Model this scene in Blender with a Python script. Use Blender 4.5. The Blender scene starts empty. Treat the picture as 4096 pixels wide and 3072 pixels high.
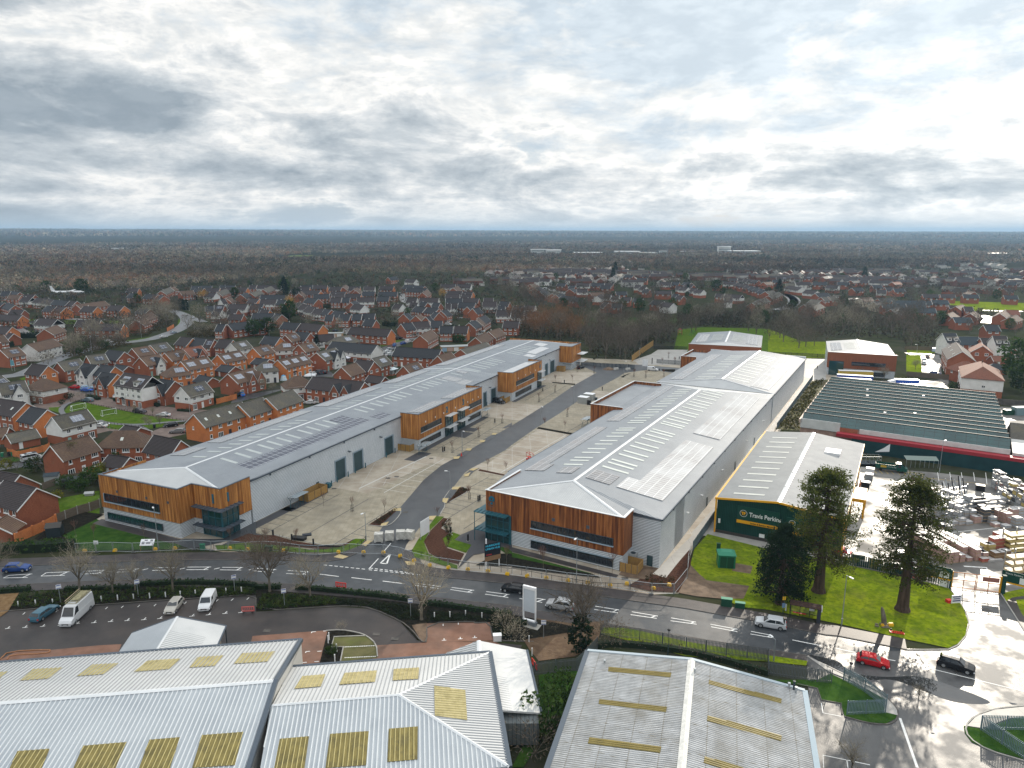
import bpy,math,random
import numpy as np
from mathutils import Vector,Matrix
PI=math.pi;rad=math.radians;R=random.Random(7)
scene=bpy.context.scene;COL=scene.collection
FL=711.0;qm=rad(12.07);CH=60.0
def G(u,v,z=0.0):
 x=(u-512)/FL;y=(v-384)/FL
 F=math.cos(qm)-y*math.sin(qm);D=math.sin(qm)+y*math.cos(qm)
 t=(CH-z)/D
 return(x*t,F*t)
TL=dict(A=(0,1200),B=(1024,1200),C=(2048,1200),D=(3072,1200),E=(0,1800),F=(1024,1800),G=(2048,1800),H=(3072,1800),I=(0,2304),J=(1024,2304),K=(2048,2304),L=(3072,2304))
TS={k:2212/1024 for k in TL}
TL.update(a=(0,1400),b=(400,1340),c=(800,1300),d=(1200,1280),e=(0,1700),f=(0,1150),g=(500,1100),h=(1000,1080),i=(1500,1080),j=(2000,1050),k=(2600,1050),l=(3100,1050),m=(3600,1050),n=(3696,1300),o=(3400,1800),W=(0,0))
TS.update({k:4.424 for k in 'abcdefgh'});TS.update({k:1269/600 for k in 'ijkl'});TS.update(m=1269/496,n=1269/400,o=1269/696,W=2212/4096)
def P(k,x,y,z=0.0):
 a,b=TL[k];s=TS[k];return G((a+x/s)/4,(b+y/s)/4,z)
def PP(k,*pts,z=0.0):return[P(k,x,y,z)for x,y in pts]
class MB:
 def __init__(s):s.v=[];s.f=[]
 def poly(s,pts):
  n=len(s.v);s.v+=[tuple(p)for p in pts];s.f.append(tuple(range(n,n+len(pts))));return s
 def box(s,x0,y0,z0,x1,y1,z1):
  n=len(s.v)
  s.v+=[(x0,y0,z0),(x1,y0,z0),(x1,y1,z0),(x0,y1,z0),(x0,y0,z1),(x1,y0,z1),(x1,y1,z1),(x0,y1,z1)]
  for q in((0,3,2,1),(4,5,6,7),(0,1,5,4),(1,2,6,5),(2,3,7,6),(3,0,4,7)):s.f.append(tuple(n+i for i in q))
  return s
 def obox(s,c,L,Wd,z0,z1,a):
  a=rad(a);u=(math.sin(a),math.cos(a));w=(u[1],-u[0]);n=len(s.v)
  for z in(z0,z1):
   for i,j in((-1,-1),(1,-1),(1,1),(-1,1)):
    s.v.append((c[0]+w[0]*i*Wd/2+u[0]*j*L/2,c[1]+w[1]*i*Wd/2+u[1]*j*L/2,z))
  for q in((0,3,2,1),(4,5,6,7),(0,1,5,4),(1,2,6,5),(2,3,7,6),(3,0,4,7)):s.f.append(tuple(n+i for i in q))
  return s
 def prism(s,pts,z0,z1):
  n=len(s.v);k=len(pts)
  A=sum(pts[i][0]*pts[(i+1)%k][1]-pts[(i+1)%k][0]*pts[i][1]for i in range(k))
  if A<0:pts=pts[::-1]
  s.v+=[(p[0],p[1],z0)for p in pts]+[(p[0],p[1],z1)for p in pts]
  s.f.append(tuple(range(n+k-1,n-1,-1)));s.f.append(tuple(range(n+k,n+2*k)))
  for i in range(k):
   j=(i+1)%k;s.f.append((n+i,n+j,n+k+j,n+k+i))
  return s
 def tube(s,p0,p1,r0,r1=None,n=6,cap=True):
  r1=r0 if r1 is None else r1
  p0=Vector(p0);p1=Vector(p1);d=p1-p0
  if d.length<1e-6:return s
  d.normalize();a=d.orthogonal().normalized();b=d.cross(a);m=len(s.v)
  for p,r in((p0,r0),(p1,r1)):
   for i in range(n):
    t=2*PI*i/n;s.v.append(tuple(p+a*(r*math.cos(t))+b*(r*math.sin(t))))
  for i in range(n):
   j=(i+1)%n;s.f.append((m+i,m+j,m+n+j,m+n+i))
  if cap:s.f.append(tuple(range(m+n-1,m-1,-1)));s.f.append(tuple(range(m+n,m+2*n)))
  return s
 def path(s,pts,r,n=5):
  for a,b in zip(pts,pts[1:]):s.tube(a,b,r,r,n)
  return s
 def ribbon(s,pts,w,z):
  L=[];Rr=[]
  for i,p in enumerate(pts):
   a=pts[max(0,i-1)];b=pts[min(len(pts)-1,i+1)];dx,dy=b[0]-a[0],b[1]-a[1];l=math.hypot(dx,dy)or 1
   nx,ny=-dy/l*w/2,dx/l*w/2;L.append((p[0]+nx,p[1]+ny,z));Rr.append((p[0]-nx,p[1]-ny,z))
  for i in range(len(pts)-1):s.poly([Rr[i],Rr[i+1],L[i+1],L[i]])
  return s
 def bd(s,name,mat,parent=None,zw=False,loc=None,xq=None,vv=0):
  o=bpy.data.objects.new(name,qd(name,s,mat,zw));COL.objects.link(o)
  if parent:o.parent=parent
  if loc is not None:o.location=loc
  if xq is not None:o.rotation_euler=(0,0,xq)
  if vv:
   b=o.modifiers.new('bevel','BEVEL');b.width=vv;b.segments=2;b.limit_method='ANGLE'
  return o
def qd(name,mb,mat,zw=False):
 me=bpy.data.meshes.new(name);me.from_pydata(mb.v,[],mb.f)
 if mat:me.materials.append(mat)
 if zw:me.polygons.foreach_set('use_smooth',[True]*len(me.polygons))
 me.update();hc(me);return me
def hc(me):
 nl=len(me.loops)
 if nl==0:return
 nv=len(me.vertices);co=np.empty(nv*3);me.vertices.foreach_get('co',co);co=co.reshape(-1,3)
 vi=np.empty(nl,dtype=np.int32);me.loops.foreach_get('vertex_index',vi)
 npg=len(me.polygons);nm=np.empty(npg*3);me.polygons.foreach_get('normal',nm);nm=nm.reshape(-1,3)
 tot=np.empty(npg,dtype=np.int32);me.polygons.foreach_get('loop_total',tot)
 N=np.repeat(nm,tot,axis=0);C=co[vi]
 t=np.stack([-N[:,1],N[:,0],np.zeros(len(N))],1);l=np.linalg.norm(t,axis=1);qc=l<0.05
 t[qc]=(1,0,0);l[qc]=1;t/=l[:,None]
 b=np.cross(N,t);b[qc]=(0,1,0)
 uv=np.stack([(C*t).sum(1),(C*b).sum(1)],1).astype(np.float32)
 me.uv_layers.new(name='UVMap').data.foreach_set('uv',uv.ravel())
def tag(o,qh=None,cat=None,qk=None,qi=None):
 if qh:o['label']=qh
 if cat:o['category']=cat
 if qk:o['group']=qk
 if qi:o['kind']=qi
 return o
def tg(name,qh,cat,loc=(0,0,0),xq=0.0,qk=None):
 o=bpy.data.objects.new(name,None);COL.objects.link(o);o.empty_display_size=.5
 o.location=(loc[0],loc[1],loc[2]if len(loc)>2 else 0);o.rotation_euler=(0,0,xq)
 return tag(o,qh,cat,qk)
def qz(name,me,parent,loc=(0,0,0),rot=(0,0,0)):
 o=bpy.data.objects.new(name,me);COL.objects.link(o);o.parent=parent;o.location=loc;o.rotation_euler=rot;return o
def jm(name,mb,m):
 return tag(mb.bd(name,m),qi='structure')
ORD=['first','second','third','fourth','fifth','sixth','seventh','eighth','ninth','tenth','eleventh','twelfth','thirteenth','fourteenth','fifteenth','sixteenth','seventeenth','eighteenth','nineteenth','twentieth']
def ordn(i):return ORD[i]if i<20 else{1:'%dst',2:'%dnd',3:'%drd'}.get((i+1)%10 if(i+1)//10%10!=1 else 0,'%dth')%(i+1)
zu={}
def mat(name,c1,c2=None,scale=1.0,qe=(1,1,1),qa=.7,jw=0.0,qb=4,lo=.35,hi=.65,jf=0,qj=None,jx='UV',qg=None,zx=None,qp=.22,big=None,kb=0,zd=None,wet=None):
 """base colour c1..c2 by noise; stripe=(axis,period,width,colour,bump); grid=(pu,pv,w,colour); big=(scale,colour,amount)"""
 if name in zu:return zu[name]
 m=bpy.data.materials.new(name);m.use_nodes=True;nt=m.node_tree;N=nt.nodes;Lk=nt.links
 b=N['Principled BSDF'];b.inputs['Roughness'].default_value=qa;b.inputs['Metallic'].default_value=jw
 b.inputs['Specular IOR Level'].default_value=qp
 tc=N.new('ShaderNodeTexCoord');src=tc.outputs['UV' if jx=='UV' else 'Object']
 def rgb(c):return(c[0],c[1],c[2],1)
 def qx(op,a,bv,c=None):
  n=N.new('ShaderNodeMath');n.operation=op
  for i,x in enumerate((a,bv,c)):
   if x is None:continue
   if isinstance(x,(int,float)):n.inputs[i].default_value=x
   else:Lk.new(x,n.inputs[i])
  return n.outputs[0]
 def wp(sc,st,det=4,ro=.6):
  mp=N.new('ShaderNodeMapping');mp.inputs['Scale'].default_value=st;Lk.new(src,mp.inputs[0])
  n=N.new('ShaderNodeTexNoise');n.inputs['Scale'].default_value=sc;n.inputs['Detail'].default_value=det;n.inputs['Roughness'].default_value=ro
  Lk.new(mp.outputs[0],n.inputs[0]);return n.outputs[0]
 def mix(fac,a,bb,bt='MIX'):
  n=N.new('ShaderNodeMix');n.data_type='RGBA';n.blend_type=bt
  for k,x in((0,fac),(6,a),(7,bb)):
   if isinstance(x,(int,float)):n.inputs[k].default_value=x
   elif isinstance(x,tuple):n.inputs[k].default_value=rgb(x)
   else:Lk.new(x,n.inputs[k])
  return n.outputs[2]
 def zo(x,a,bv,c=0.,d=1.):
  n=N.new('ShaderNodeMapRange');Lk.new(x,n.inputs[0])
  for i,q in enumerate((a,bv,c,d)):n.inputs[i+1].default_value=q
  return n.outputs[0]
 col=None;nz=None
 if c2 is None:c2=tuple(min(1,x*1.18)for x in c1)
 nz=wp(scale,qe,qb);col=mix(zo(nz,lo,hi),tuple(c1),tuple(c2))
 if big:
  for bg in(big if isinstance(big,list)else[big]):
   col=mix(zo(wp(bg[0],bg[3]if len(bg)>3 else(1,1,1),5),.48,.68,0,bg[2]),col,tuple(bg[1]))
 bh=None
 sep=N.new('ShaderNodeSeparateXYZ');Lk.new(src,sep.inputs[0])
 for st in([qg]if qg and not isinstance(qg,list)else(qg or[])):
  ax,per,w,sc,sb=st
  fr=qx('FRACT',qx('MULTIPLY',sep.outputs[ax],1/per),0)
  inn=qx('LESS_THAN',fr,w);col=mix(inn,col,tuple(sc))
  if sb:bh=qx('MULTIPLY',qx('SINE',qx('MULTIPLY',fr,2*PI),0),sb)
 if zx:
  pu,pv,w,gc=zx
  a=qx('LESS_THAN',qx('FRACT',qx('MULTIPLY',sep.outputs[0],1/pu),0),w/pu)
  c=qx('LESS_THAN',qx('FRACT',qx('MULTIPLY',sep.outputs[1],1/pv),0),w/pv)
  col=mix(qx('MAXIMUM',a,c),col,tuple(gc))
 if kb:
  oi=N.new('ShaderNodeObjectInfo');v=zo(oi.outputs['Random'],0,1,1-kb,1+kb)
  h=N.new('ShaderNodeHueSaturation');Lk.new(v,h.inputs['Value']);Lk.new(col,h.inputs['Color']);col=h.outputs[0]
 Lk.new(col,b.inputs['Base Color'])
 if zd:
  Lk.new(zo(wp(zd[2],(1,1,1),3),.4,.6,zd[0],zd[1]),b.inputs['Roughness'])
 if jf or bh is not None:
  bp=N.new('ShaderNodeBump');bp.inputs['Strength'].default_value=1
  h=qx('MULTIPLY',wp(qj or scale*3,qe,3),jf)
  if bh is not None:h=qx('ADD',h,bh)
  bp.inputs['Distance'].default_value=1.0;Lk.new(h,bp.inputs['Height']);Lk.new(bp.outputs[0],b.inputs['Normal'])
 zu[name]=m;return m
def fo_(name,c1,c2,fn=.35,attr=False):
 if name in zu:return zu[name]
 m=bpy.data.materials.new(name);m.use_nodes=True;nt=m.node_tree;N=nt.nodes;Lk=nt.links
 b=N['Principled BSDF'];b.inputs['Roughness'].default_value=.75;b.inputs['Specular IOR Level'].default_value=.06
 g=N.new('ShaderNodeTexCoord');n=N.new('ShaderNodeTexNoise');n.inputs['Scale'].default_value=.8;n.inputs['Detail'].default_value=3
 Lk.new(g.outputs['Object'],n.inputs[0]);r=N.new('ShaderNodeMapRange');r.inputs[1].default_value=.35;r.inputs[2].default_value=.65
 Lk.new(n.outputs[0],r.inputs[0]);mx=N.new('ShaderNodeMix');mx.data_type='RGBA'
 mx.inputs[6].default_value=(*c1,1);mx.inputs[7].default_value=(*c2,1);Lk.new(r.outputs[0],mx.inputs[0])
 oi=N.new('ShaderNodeObjectInfo');h=N.new('ShaderNodeHueSaturation');rr=N.new('ShaderNodeMapRange');rr.inputs[3].default_value=.75;rr.inputs[4].default_value=1.3
 Lk.new(oi.outputs['Random'],rr.inputs[0]);Lk.new(rr.outputs[0],h.inputs['Value']);Lk.new(mx.outputs[2],h.inputs['Color'])
 col=h.outputs[0]
 if attr:
  at=N.new('ShaderNodeAttribute');at.attribute_name='tint';m2=N.new('ShaderNodeMix');m2.data_type='RGBA';m2.blend_type='MULTIPLY';m2.inputs[0].default_value=1
  Lk.new(col,m2.inputs[6]);Lk.new(at.outputs['Color'],m2.inputs[7]);col=m2.outputs[2]
 Lk.new(col,b.inputs['Base Color']);tr=N.new('ShaderNodeBsdfTranslucent');Lk.new(col,tr.inputs[0]);ms=N.new('ShaderNodeMixShader');ms.inputs[0].default_value=fn
 Lk.new(b.outputs[0],ms.inputs[1]);Lk.new(tr.outputs[0],ms.inputs[2]);Lk.new(ms.outputs[0],N['Material Output'].inputs[0])
 zu[name]=m;return m
def pn(name,c,qa=.6,jw=0,qp=.3):return mat(name,c,tuple(min(1,x*1.06)for x in c),scale=2,qa=qa,jw=jw,qp=qp)
def ku(name,c,qa=.08):
 if name in zu:return zu[name]
 m=pn(name,c,qa,0,.9);return m
as_=mat('asphalt',(.024,.028,.034),(.042,.047,.053),scale=.35,qa=.42,qb=8,big=[(.06,(.075,.075,.075),.5)],jf=.012,qj=9,zd=(.32,.6,.15),qp=.5)
vw=mat('wet asphalt',(.05,.05,.052),(.10,.10,.10),qp=.45,scale=.22,qa=.3,qb=8,lo=.4,hi=.6,jf=.012,qj=9,zd=(.30,.60,.22))
ky=mat('brown asphalt',(.032,.028,.028),(.054,.046,.043),scale=.25,qa=.45,qb=8,big=(.08,(.066,.052,.046),.5),jf=.01,qj=9)
jd=mat('fresh asphalt',(.026,.030,.036),(.046,.051,.058),scale=.25,qa=.38,qp=.4,qb=8,big=(.1,(.075,.08,.084),.6,(1,.3,1)),jf=.01,qj=9)
zm=mat('footway asphalt',(.04,.036,.037),(.07,.06,.058),scale=.5,qa=.5,qb=8,jf=.01,qj=9)
yz=mat('yard concrete',(.30,.25,.19),(.42,.37,.30),scale=.25,qa=.55,qb=8,big=[(.05,(.20,.15,.105),.65),(.3,(.45,.41,.35),.3)],zx=(5.2,7.5,.1,(.44,.42,.38)),jf=.006,qj=6)
c2_=mat('pale concrete',(.3,.29,.27),(.40,.385,.36),scale=.4,qa=.5,qb=8,big=(.1,(.22,.21,.195),.5),zx=(5,6,.05,(.2,.19,.18)),jf=.006)
vf=mat('beige block paving',(.25,.215,.155),(.35,.31,.235),scale=.5,qa=.7,qb=8,big=(.09,(.16,.145,.115),.5),zx=(1.0,.5,.03,(.17,.155,.13)))
kc=mat('wet yard concrete',c1=(.10,.095,.088),c2=(.19,.182,.17),qp=.4,scale=.18,qa=.35,qb=8,lo=.4,hi=.62,zx=(6,6,.06,(.12,.11,.1)),jf=.008,qj=6,zd=(.45,.75,.15))
kf=mat('red block paving',(.17,.085,.055),(.25,.135,.095),scale=.4,qa=.7,qb=8,big=(.12,(.1,.075,.06),.7))
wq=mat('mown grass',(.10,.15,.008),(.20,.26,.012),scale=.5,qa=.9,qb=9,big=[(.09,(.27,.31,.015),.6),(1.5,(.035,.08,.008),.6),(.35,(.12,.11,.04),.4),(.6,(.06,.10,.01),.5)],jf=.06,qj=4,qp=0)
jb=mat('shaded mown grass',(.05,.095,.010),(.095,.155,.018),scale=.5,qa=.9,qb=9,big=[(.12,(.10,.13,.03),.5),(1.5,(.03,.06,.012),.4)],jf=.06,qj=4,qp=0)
ji=mat('shaded dark lawn',(.022,.058,.012),(.045,.095,.018),scale=.6,qa=.9,qb=8,big=(.3,(.06,.11,.02),.3),jf=.05,qj=4,qp=0)  # darker grass; shade on the far field is put into this colour
xo=mat('bark mulch',(.045,.022,.016),(.10,.052,.036),scale=3,qa=.95,qb=8,jf=.06,qj=6,qp=0)
zj=mat('dark planting soil',(.010,.010,.009),(.03,.027,.02),scale=1.5,qa=.95,qb=8,jf=.08,qj=4,qp=0)
mud=mat('bare muddy earth',(.09,.06,.04),(.18,.125,.085),scale=.6,qa=.85,qb=8,jf=.08,qj=2)
km_=mat('kerb concrete',(.26,.25,.23),(.36,.35,.32),scale=1,qa=.7,qb=6)
ka=mat('dark kerb',(.07,.065,.06),(.12,.11,.1),scale=1,qa=.7)
hp=mat('white road paint',(.62,.62,.60),(.82,.82,.80),scale=2,qa=.55,qb=8)
kn=pn('dark inlay setts',(.06,.06,.065),.8)
buff=mat('buff tactile paving',(.42,.33,.17),(.52,.42,.24),scale=3,qa=.8,zx=(.4,.4,.05,(.36,.28,.14)))
wu=mat('red brick',(.24,.078,.042),(.38,.135,.07),scale=3.2,qe=(1,3.2,1),qa=.85,qb=6,big=(.35,(.17,.05,.03),.45),kb=.13)
jc=mat('orange brick',(.48,.15,.045),(.66,.24,.085),scale=3.2,qe=(1,3.2,1),qa=.85,qb=6,big=(.35,(.28,.10,.045),.4),kb=.12)
wt=mat('buff brick',(.38,.24,.13),(.48,.32,.19),scale=3,qe=(1,3,1),qa=.85,qb=6,kb=.1)
jq=mat('white render',(.66,.65,.62),(.78,.77,.74),scale=.5,qa=.85,qb=6,kb=.06)
yq=mat('cream render',(.55,.48,.36),(.66,.58,.45),scale=.5,qa=.85,kb=.06)
def vb(name,c1,c2,moss=None):
 return mat(name,c1,c2,scale=1.6,qe=(1,2.5,1),qa=.75,qb=7,big=moss,qg=(1,.36,.22,tuple(x*.45 for x in c1),.02),kb=.12,qp=.35)
vk=vb('dark slate tiles',(.020,.023,.028),(.038,.041,.048))
wk=vb('charcoal tiles',(.030,.023,.024),(.052,.040,.040))
xl=vb('brown tiles',(.085,.050,.034),(.15,.092,.062),(.25,(.19,.12,.07),.6))
zi=vb('mossy grey tiles',(.075,.068,.056),(.125,.115,.095),(.3,(.17,.145,.09),.6))
xk=vb('red tiles',(.17,.06,.035),(.26,.10,.06),(.3,(.11,.06,.04),.5))
wj=vb('bluish slate tiles',(.022,.034,.044),(.040,.055,.066))
vp=pn('white frame paint',(.78,.78,.76),.4)
jt=ku('dark window glass',(.018,.022,.028))
gt__=ku('teal tinted glass',(.012,.05,.055))
hg=mat('solar glass',(.045,.055,.085),(.07,.08,.11),scale=.5,qa=.3,zx=(1.6,1.65,.12,(.42,.44,.47)),qp=.3)
kj=mat('roof solar glass',(.15,.15,.16),(.22,.22,.225),scale=.3,qa=.22,zx=(1.05,1.75,.10,(.55,.55,.55)),qp=.9,qb=6,big=(.12,(.24,.2,.18),.6))
vm=mat('silver corrugated cladding',(.62,.66,.69),(.70,.73,.76),scale=.4,qa=.4,jw=.1,qg=(1,.30,.36,(.19,.22,.25),.02))
zk=mat('silver roof sheeting',(.225,.243,.265),(.28,.30,.322),scale=.15,qa=.62,jw=0,qg=(0,.4,.22,(.18,.195,.215),.012),qb=8,big=(.05,(.32,.345,.37),.5))
sL=mat('pale ridge metal',(.60,.62,.63),(.70,.71,.72),scale=.3,qa=.4,jw=.1)
yu=mat('pale hip sheeting',(.42,.43,.435),(.50,.51,.51),scale=.2,qa=.4,jw=.15,qg=(0,.4,.2,(.42,.43,.44),.01))
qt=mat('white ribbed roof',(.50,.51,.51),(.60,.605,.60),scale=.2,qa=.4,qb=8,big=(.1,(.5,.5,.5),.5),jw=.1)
kt=mat('shaded ribbed roof',(.32,.35,.38),(.40,.43,.455),scale=.2,qa=.4,qb=8,big=(.12,(.42,.45,.47),.4),jw=.1)  # darker copy of the white roof; shade of the front slopes painted in
ribm=pn('rib metal',(.54,.57,.59),.4,.1)
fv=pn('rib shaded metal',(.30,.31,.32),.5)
hk=pn('pale yellow rib',(.44,.38,.17),.5)
fy=pn('brown yellow rib',(.26,.20,.06),.5)
fx=mat('dirty rib',(.27,.275,.275),(.54,.55,.56),scale=.7,qe=(1,.6,1),qa=.7,qb=8,big=(.3,(.2,.18,.14),.6),qg=(1,3.1,.025,(.24,.22,.18),0))
zp=mat('stained fibre cement roof',(.165,.17,.172),(.34,.35,.355),scale=.8,qe=(3,.5,1),qa=.7,qb=9,lo=.3,hi=.7,big=[(.15,(.20,.18,.14),.6),(1.6,(.12,.10,.075),.5,(1,.25,1))],qg=(1,3.1,.045,(.13,.115,.09),0))
wz=mat('pale rooflight',(.52,.55,.51),(.62,.64,.60),scale=.5,qa=.4)
vl=mat('yellowed rooflight',(.30,.255,.115),(.45,.39,.21),scale=.9,qe=(.6,2.5,1),qa=.5,qb=9,lo=.3,hi=.7,big=(.8,(.17,.14,.06),.6))
km=mat('mossy rooflight',(.13,.105,.03),(.26,.21,.07),scale=.9,qe=(2.5,.6,1),qa=.5,qb=9,lo=.3,hi=.7,big=(.8,(.08,.07,.035),.6))
qr=pn('dark slate flashing',(.075,.095,.12),.4,.2)
yi=mat('golden timber boards',(.25,.085,.018),(.62,.28,.075),scale=1.0,qe=(2.4,.07,1),qa=.6,qb=8,lo=.40,hi=.60,qg=(0,.14,.14,(.17,.065,.02),0),big=[(.5,(.17,.065,.02),.75,(3,.3,1))])
yh=mat('red brown timber boards',(.13,.036,.011),(.42,.155,.045),scale=1.0,qe=(2.4,.07,1),qa=.6,qb=8,lo=.40,hi=.60,qg=(0,.14,.14,(.09,.03,.012),0),big=[(.5,(.075,.024,.01),.8,(3,.3,1))])
fk=mat('reddish timber boards',(.17,.055,.025),(.27,.09,.04),scale=1.0,qe=(7,.22,1),qa=.6,qb=7,lo=.3,hi=.7)
ju=mat('new timber fencing',(.30,.17,.05),(.44,.27,.09),scale=1.5,qe=(7,.4,1),qa=.8,qb=6,qg=(0,.16,.14,(.12,.06,.02),0))
js=mat('weathered timber',(.10,.08,.06),(.19,.155,.115),scale=1.5,qe=(.5,6,1),qa=.9,qb=7)
ke=mat('teal grey shutter',(.035,.065,.075),(.045,.08,.09),scale=.5,qa=.5,qg=(1,.25,.15,(.02,.04,.045),.004))
qv=pn('teal painted steel',(.02,.10,.13),.4)
sd_=pn('dark painted steel',(.03,.045,.055),.45)
sg_=pn('galvanised steel',(.38,.41,.43),.38,.6)
ql=pn('black plastic',(.012,.012,.013),.5)
vz=pn('yellow plastic',(.70,.42,.02),.5)
wc=pn('red plastic',(.65,.03,.02),.45)
wp_=pn('white panel',(.75,.76,.77),.4)
xj=mat('dark green cladding',(.004,.042,.034),(.006,.055,.045),scale=.4,qa=.45,qg=(0,.33,.25,(.002,.025,.02),.01))
ty_=pn('amber trim',(.75,.36,.01),.45)
jl=pn('teal sign paint',(.015,.12,.18),.4)
jg=mat('grey brown bark',(.10,.085,.065),(.20,.175,.14),qp=.1,scale=2,qe=(1,1,.3),jx='OBJ',qa=.95,qb=6,jf=.03)
xe=mat('dark red bark',(.045,.03,.022),(.10,.066,.048),scale=1.2,qe=(2,2,.25),jx='OBJ',qa=.95,qb=8,jf=.12,qj=3)
wy=mat('bare twigs',(.20,.17,.125),(.30,.265,.20),scale=.6,jx='OBJ',qa=.95,kb=.2,qp=.05)
vj=mat('dark twigs',(.085,.068,.052),(.14,.115,.09),scale=.6,jx='OBJ',qa=.95,kb=.25,qp=.05)
gh=mat('russet twigs',(.17,.085,.042),(.25,.14,.075),scale=.6,jx='OBJ',qa=.95,kb=.2,qp=.05)
we=fo_('evergreen leaves',(.018,.042,.010),(.05,.09,.018))
ko=fo_('dark conifer needles',(.008,.020,.011),(.020,.040,.018))
gv=fo_('sequoia sprays',(.035,.055,.012),(.11,.12,.028))
yt=fo_('yellow green leaves',(.10,.12,.015),(.22,.20,.03))
qq=fo_('hedge leaves',(.012,.030,.010),(.035,.065,.02))
class vg:
 def __init__(s,o,a):s.o=o;s.a=rad(a);s.ad=a
 def w(s,r,t):return(s.o[0]+r*math.cos(s.a)+t*math.sin(s.a),s.o[1]-r*math.sin(s.a)+t*math.cos(s.a))
 def l(s,p):dx=p[0]-s.o[0];dy=p[1]-s.o[1];return(dx*math.cos(s.a)-dy*math.sin(s.a),dx*math.sin(s.a)+dy*math.cos(s.a))
FA=vg((-86.6,141.5),23.7);FB=vg((-4.8,132.2),29.2);FT=vg(P('G',1770,412,7.4),29.0)
def qc(name,pts,z,m,qh=None):
 o=MB().poly([(x,y,z)for x,y in pts]).bd(name,m)
 if o.data.polygons[0].normal.z<0:o.data.flip_normals()
 import bmesh
 bm=bmesh.new();bm.from_mesh(o.data);bmesh.ops.triangulate(bm,faces=bm.faces[:]);bm.to_mesh(o.data);bm.free()
 if qh:tag(o,qh)
 return tag(o,qi='structure')
def sp_(pts,it=2):
 for _ in range(it):
  q=[pts[0]]
  for a,b in zip(pts,pts[1:]):
   q+=[(a[0]*.75+b[0]*.25,a[1]*.75+b[1]*.25),(a[0]*.25+b[0]*.75,a[1]*.25+b[1]*.75)]
  q.append(pts[-1]);pts=q
 return pts
def xm():
 rs=[0,60,150,300,500,800]+[800*1.13**i for i in range(1,32)];na=240;v=[];f=[]
 rng=random.Random(3);ph=[rng.uniform(0,6.28)for _ in range(12)]
 for r in rs:
  for k in range(na):
   a=2*PI*k/na;h=0
   if r>2500:
    t=min(1,(r-2500)/6500);n=sum(math.sin(a*fq+ph[i]+r/2300*(1+i*.4))for i,fq in enumerate((5,11,17,29,43)))/5
    h=t*(57-32*math.sin(a)+9*n)
    if r>12000:h+=6*math.sin(a*9+1)+5*math.sin(a*23)+3*math.sin(a*61)
    if r>24000:h=20
   v.append((r*math.sin(a),r*math.cos(a),h-.02))
 for i in range(len(rs)-1):
  for k in range(na):
   j=(k+1)%na;f.append((i*na+k,i*na+j,(i+1)*na+j,(i+1)*na+k))
 mb=MB();mb.v=v;mb.f=f
 m=mat('terrain woods and fields',(.018,.020,.012),(.035,.033,.02),scale=.004,jx='OBJ',qa=.95,qb=12,big=[(.0016,(.028,.030,.026),.6,(1,.6,1)),(.0021,(.10,.15,.04),.0,(1,.4,1))],qp=0)
 o=mb.bd('terrain',m,zw=True)
 if o.data.polygons[200].normal.z<0:o.data.flip_normals()
 return tag(o,qi='structure')
xm()
fe=mat('garden ground',(.026,.032,.014),(.052,.052,.032),scale=.12,qa=.9,qb=9,big=[(.045,(.055,.052,.05),.8),(.16,(.035,.06,.015),.4)],jf=.05,qj=1.5,qp=0)
qc('ground',[(-900,45),(900,45),(900,1250),(-900,1250)],.006,fe)
for i,(z,pts)in enumerate([('C',[(540,180),(700,150),(1430,155),(1430,195),(1130,222),(640,232)]),('C',[(1390,470),(1440,255),(1650,235),(2212,250),(2212,470)]),('D',[(0,250),(300,360),(560,360),(560,500),(0,500)]),('D',[(1200,425),(1480,425),(1480,455),(1200,470)]),('D',[(1195,475),(1330,475),(1330,635),(1195,620)]),('D',[(1550,8),(2400,30),(2400,102),(1780,95),(1550,40)]),('D',[(290,690),(380,680),(330,720),(290,722)]),('f',[(500,560),(640,560),(640,640),(540,650)]),('f',[(450,760),(640,760),(640,830),(430,820)]),('f',[(1140,580),(2100,590),(2100,640),(1140,610)]),('g',[(0,1160),(620,1070),(620,1095),(0,1190)]),('g',[(950,780),(1040,830),(1000,910),(920,930)]),('a',[(180,440),(480,350),(480,400),(200,445)]),('a',[(340,510),(470,470),(470,530),(400,540)]),('d',[(1400,440),(1620,360),(1820,365),(1780,390),(1450,470)]),('A',[(570,190),(1050,190),(1050,215),(570,205)]),('B',[(1090,380),(1200,350),(1330,345),(1330,365),(1130,405)]),('W',[(60,1090),(215,1060),(215,1110),(60,1125)])]):
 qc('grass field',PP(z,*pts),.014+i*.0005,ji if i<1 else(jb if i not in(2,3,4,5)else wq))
for i,(x0,x1,y0,y1)in enumerate([(930,1130,1010,1016),(1230,1420,945,949),(3440,3760,986,993),(2510,2700,963,967),(370,560,972,978),(230,290,945,949),(1150,1240,1021,1026),(700,790,1030,1034)]):
 qc('far field',[G(x0/4-3,y1/4),G(x1/4,y1/4),G(x1/4+4,y0/4),G(x0/4+6,y0/4)],.05+.01*i,mat('far field grass',(.09,.13,.04),(.15,.19,.07),scale=.01,qa=.9,qp=0))
qc('industrial ground',[FA.w(-4,-3)]+PP('F',(0,940),(600,960),(1400,1065),(2212,1155))+PP('G',(800,1265),(1440,1240),(1560,860))+PP('C',(2212,1250))+[FB.w(41,196),FB.w(60,230),FA.w(120,250),FA.w(36,232),FA.w(-2,228)],.020,yz)
def strip(name,F,r0,r1,s0,s1,z,m):return qc(name,[F.w(r0,s0),F.w(r1,s0),F.w(r1,s1),F.w(r0,s1)],z,m)
for i,(s0,s1)in enumerate([(3,36),(67,111),(133,171),(198,232)]):strip('paving',FA,29.5,58,s0,s1,.026,vf)
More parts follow.
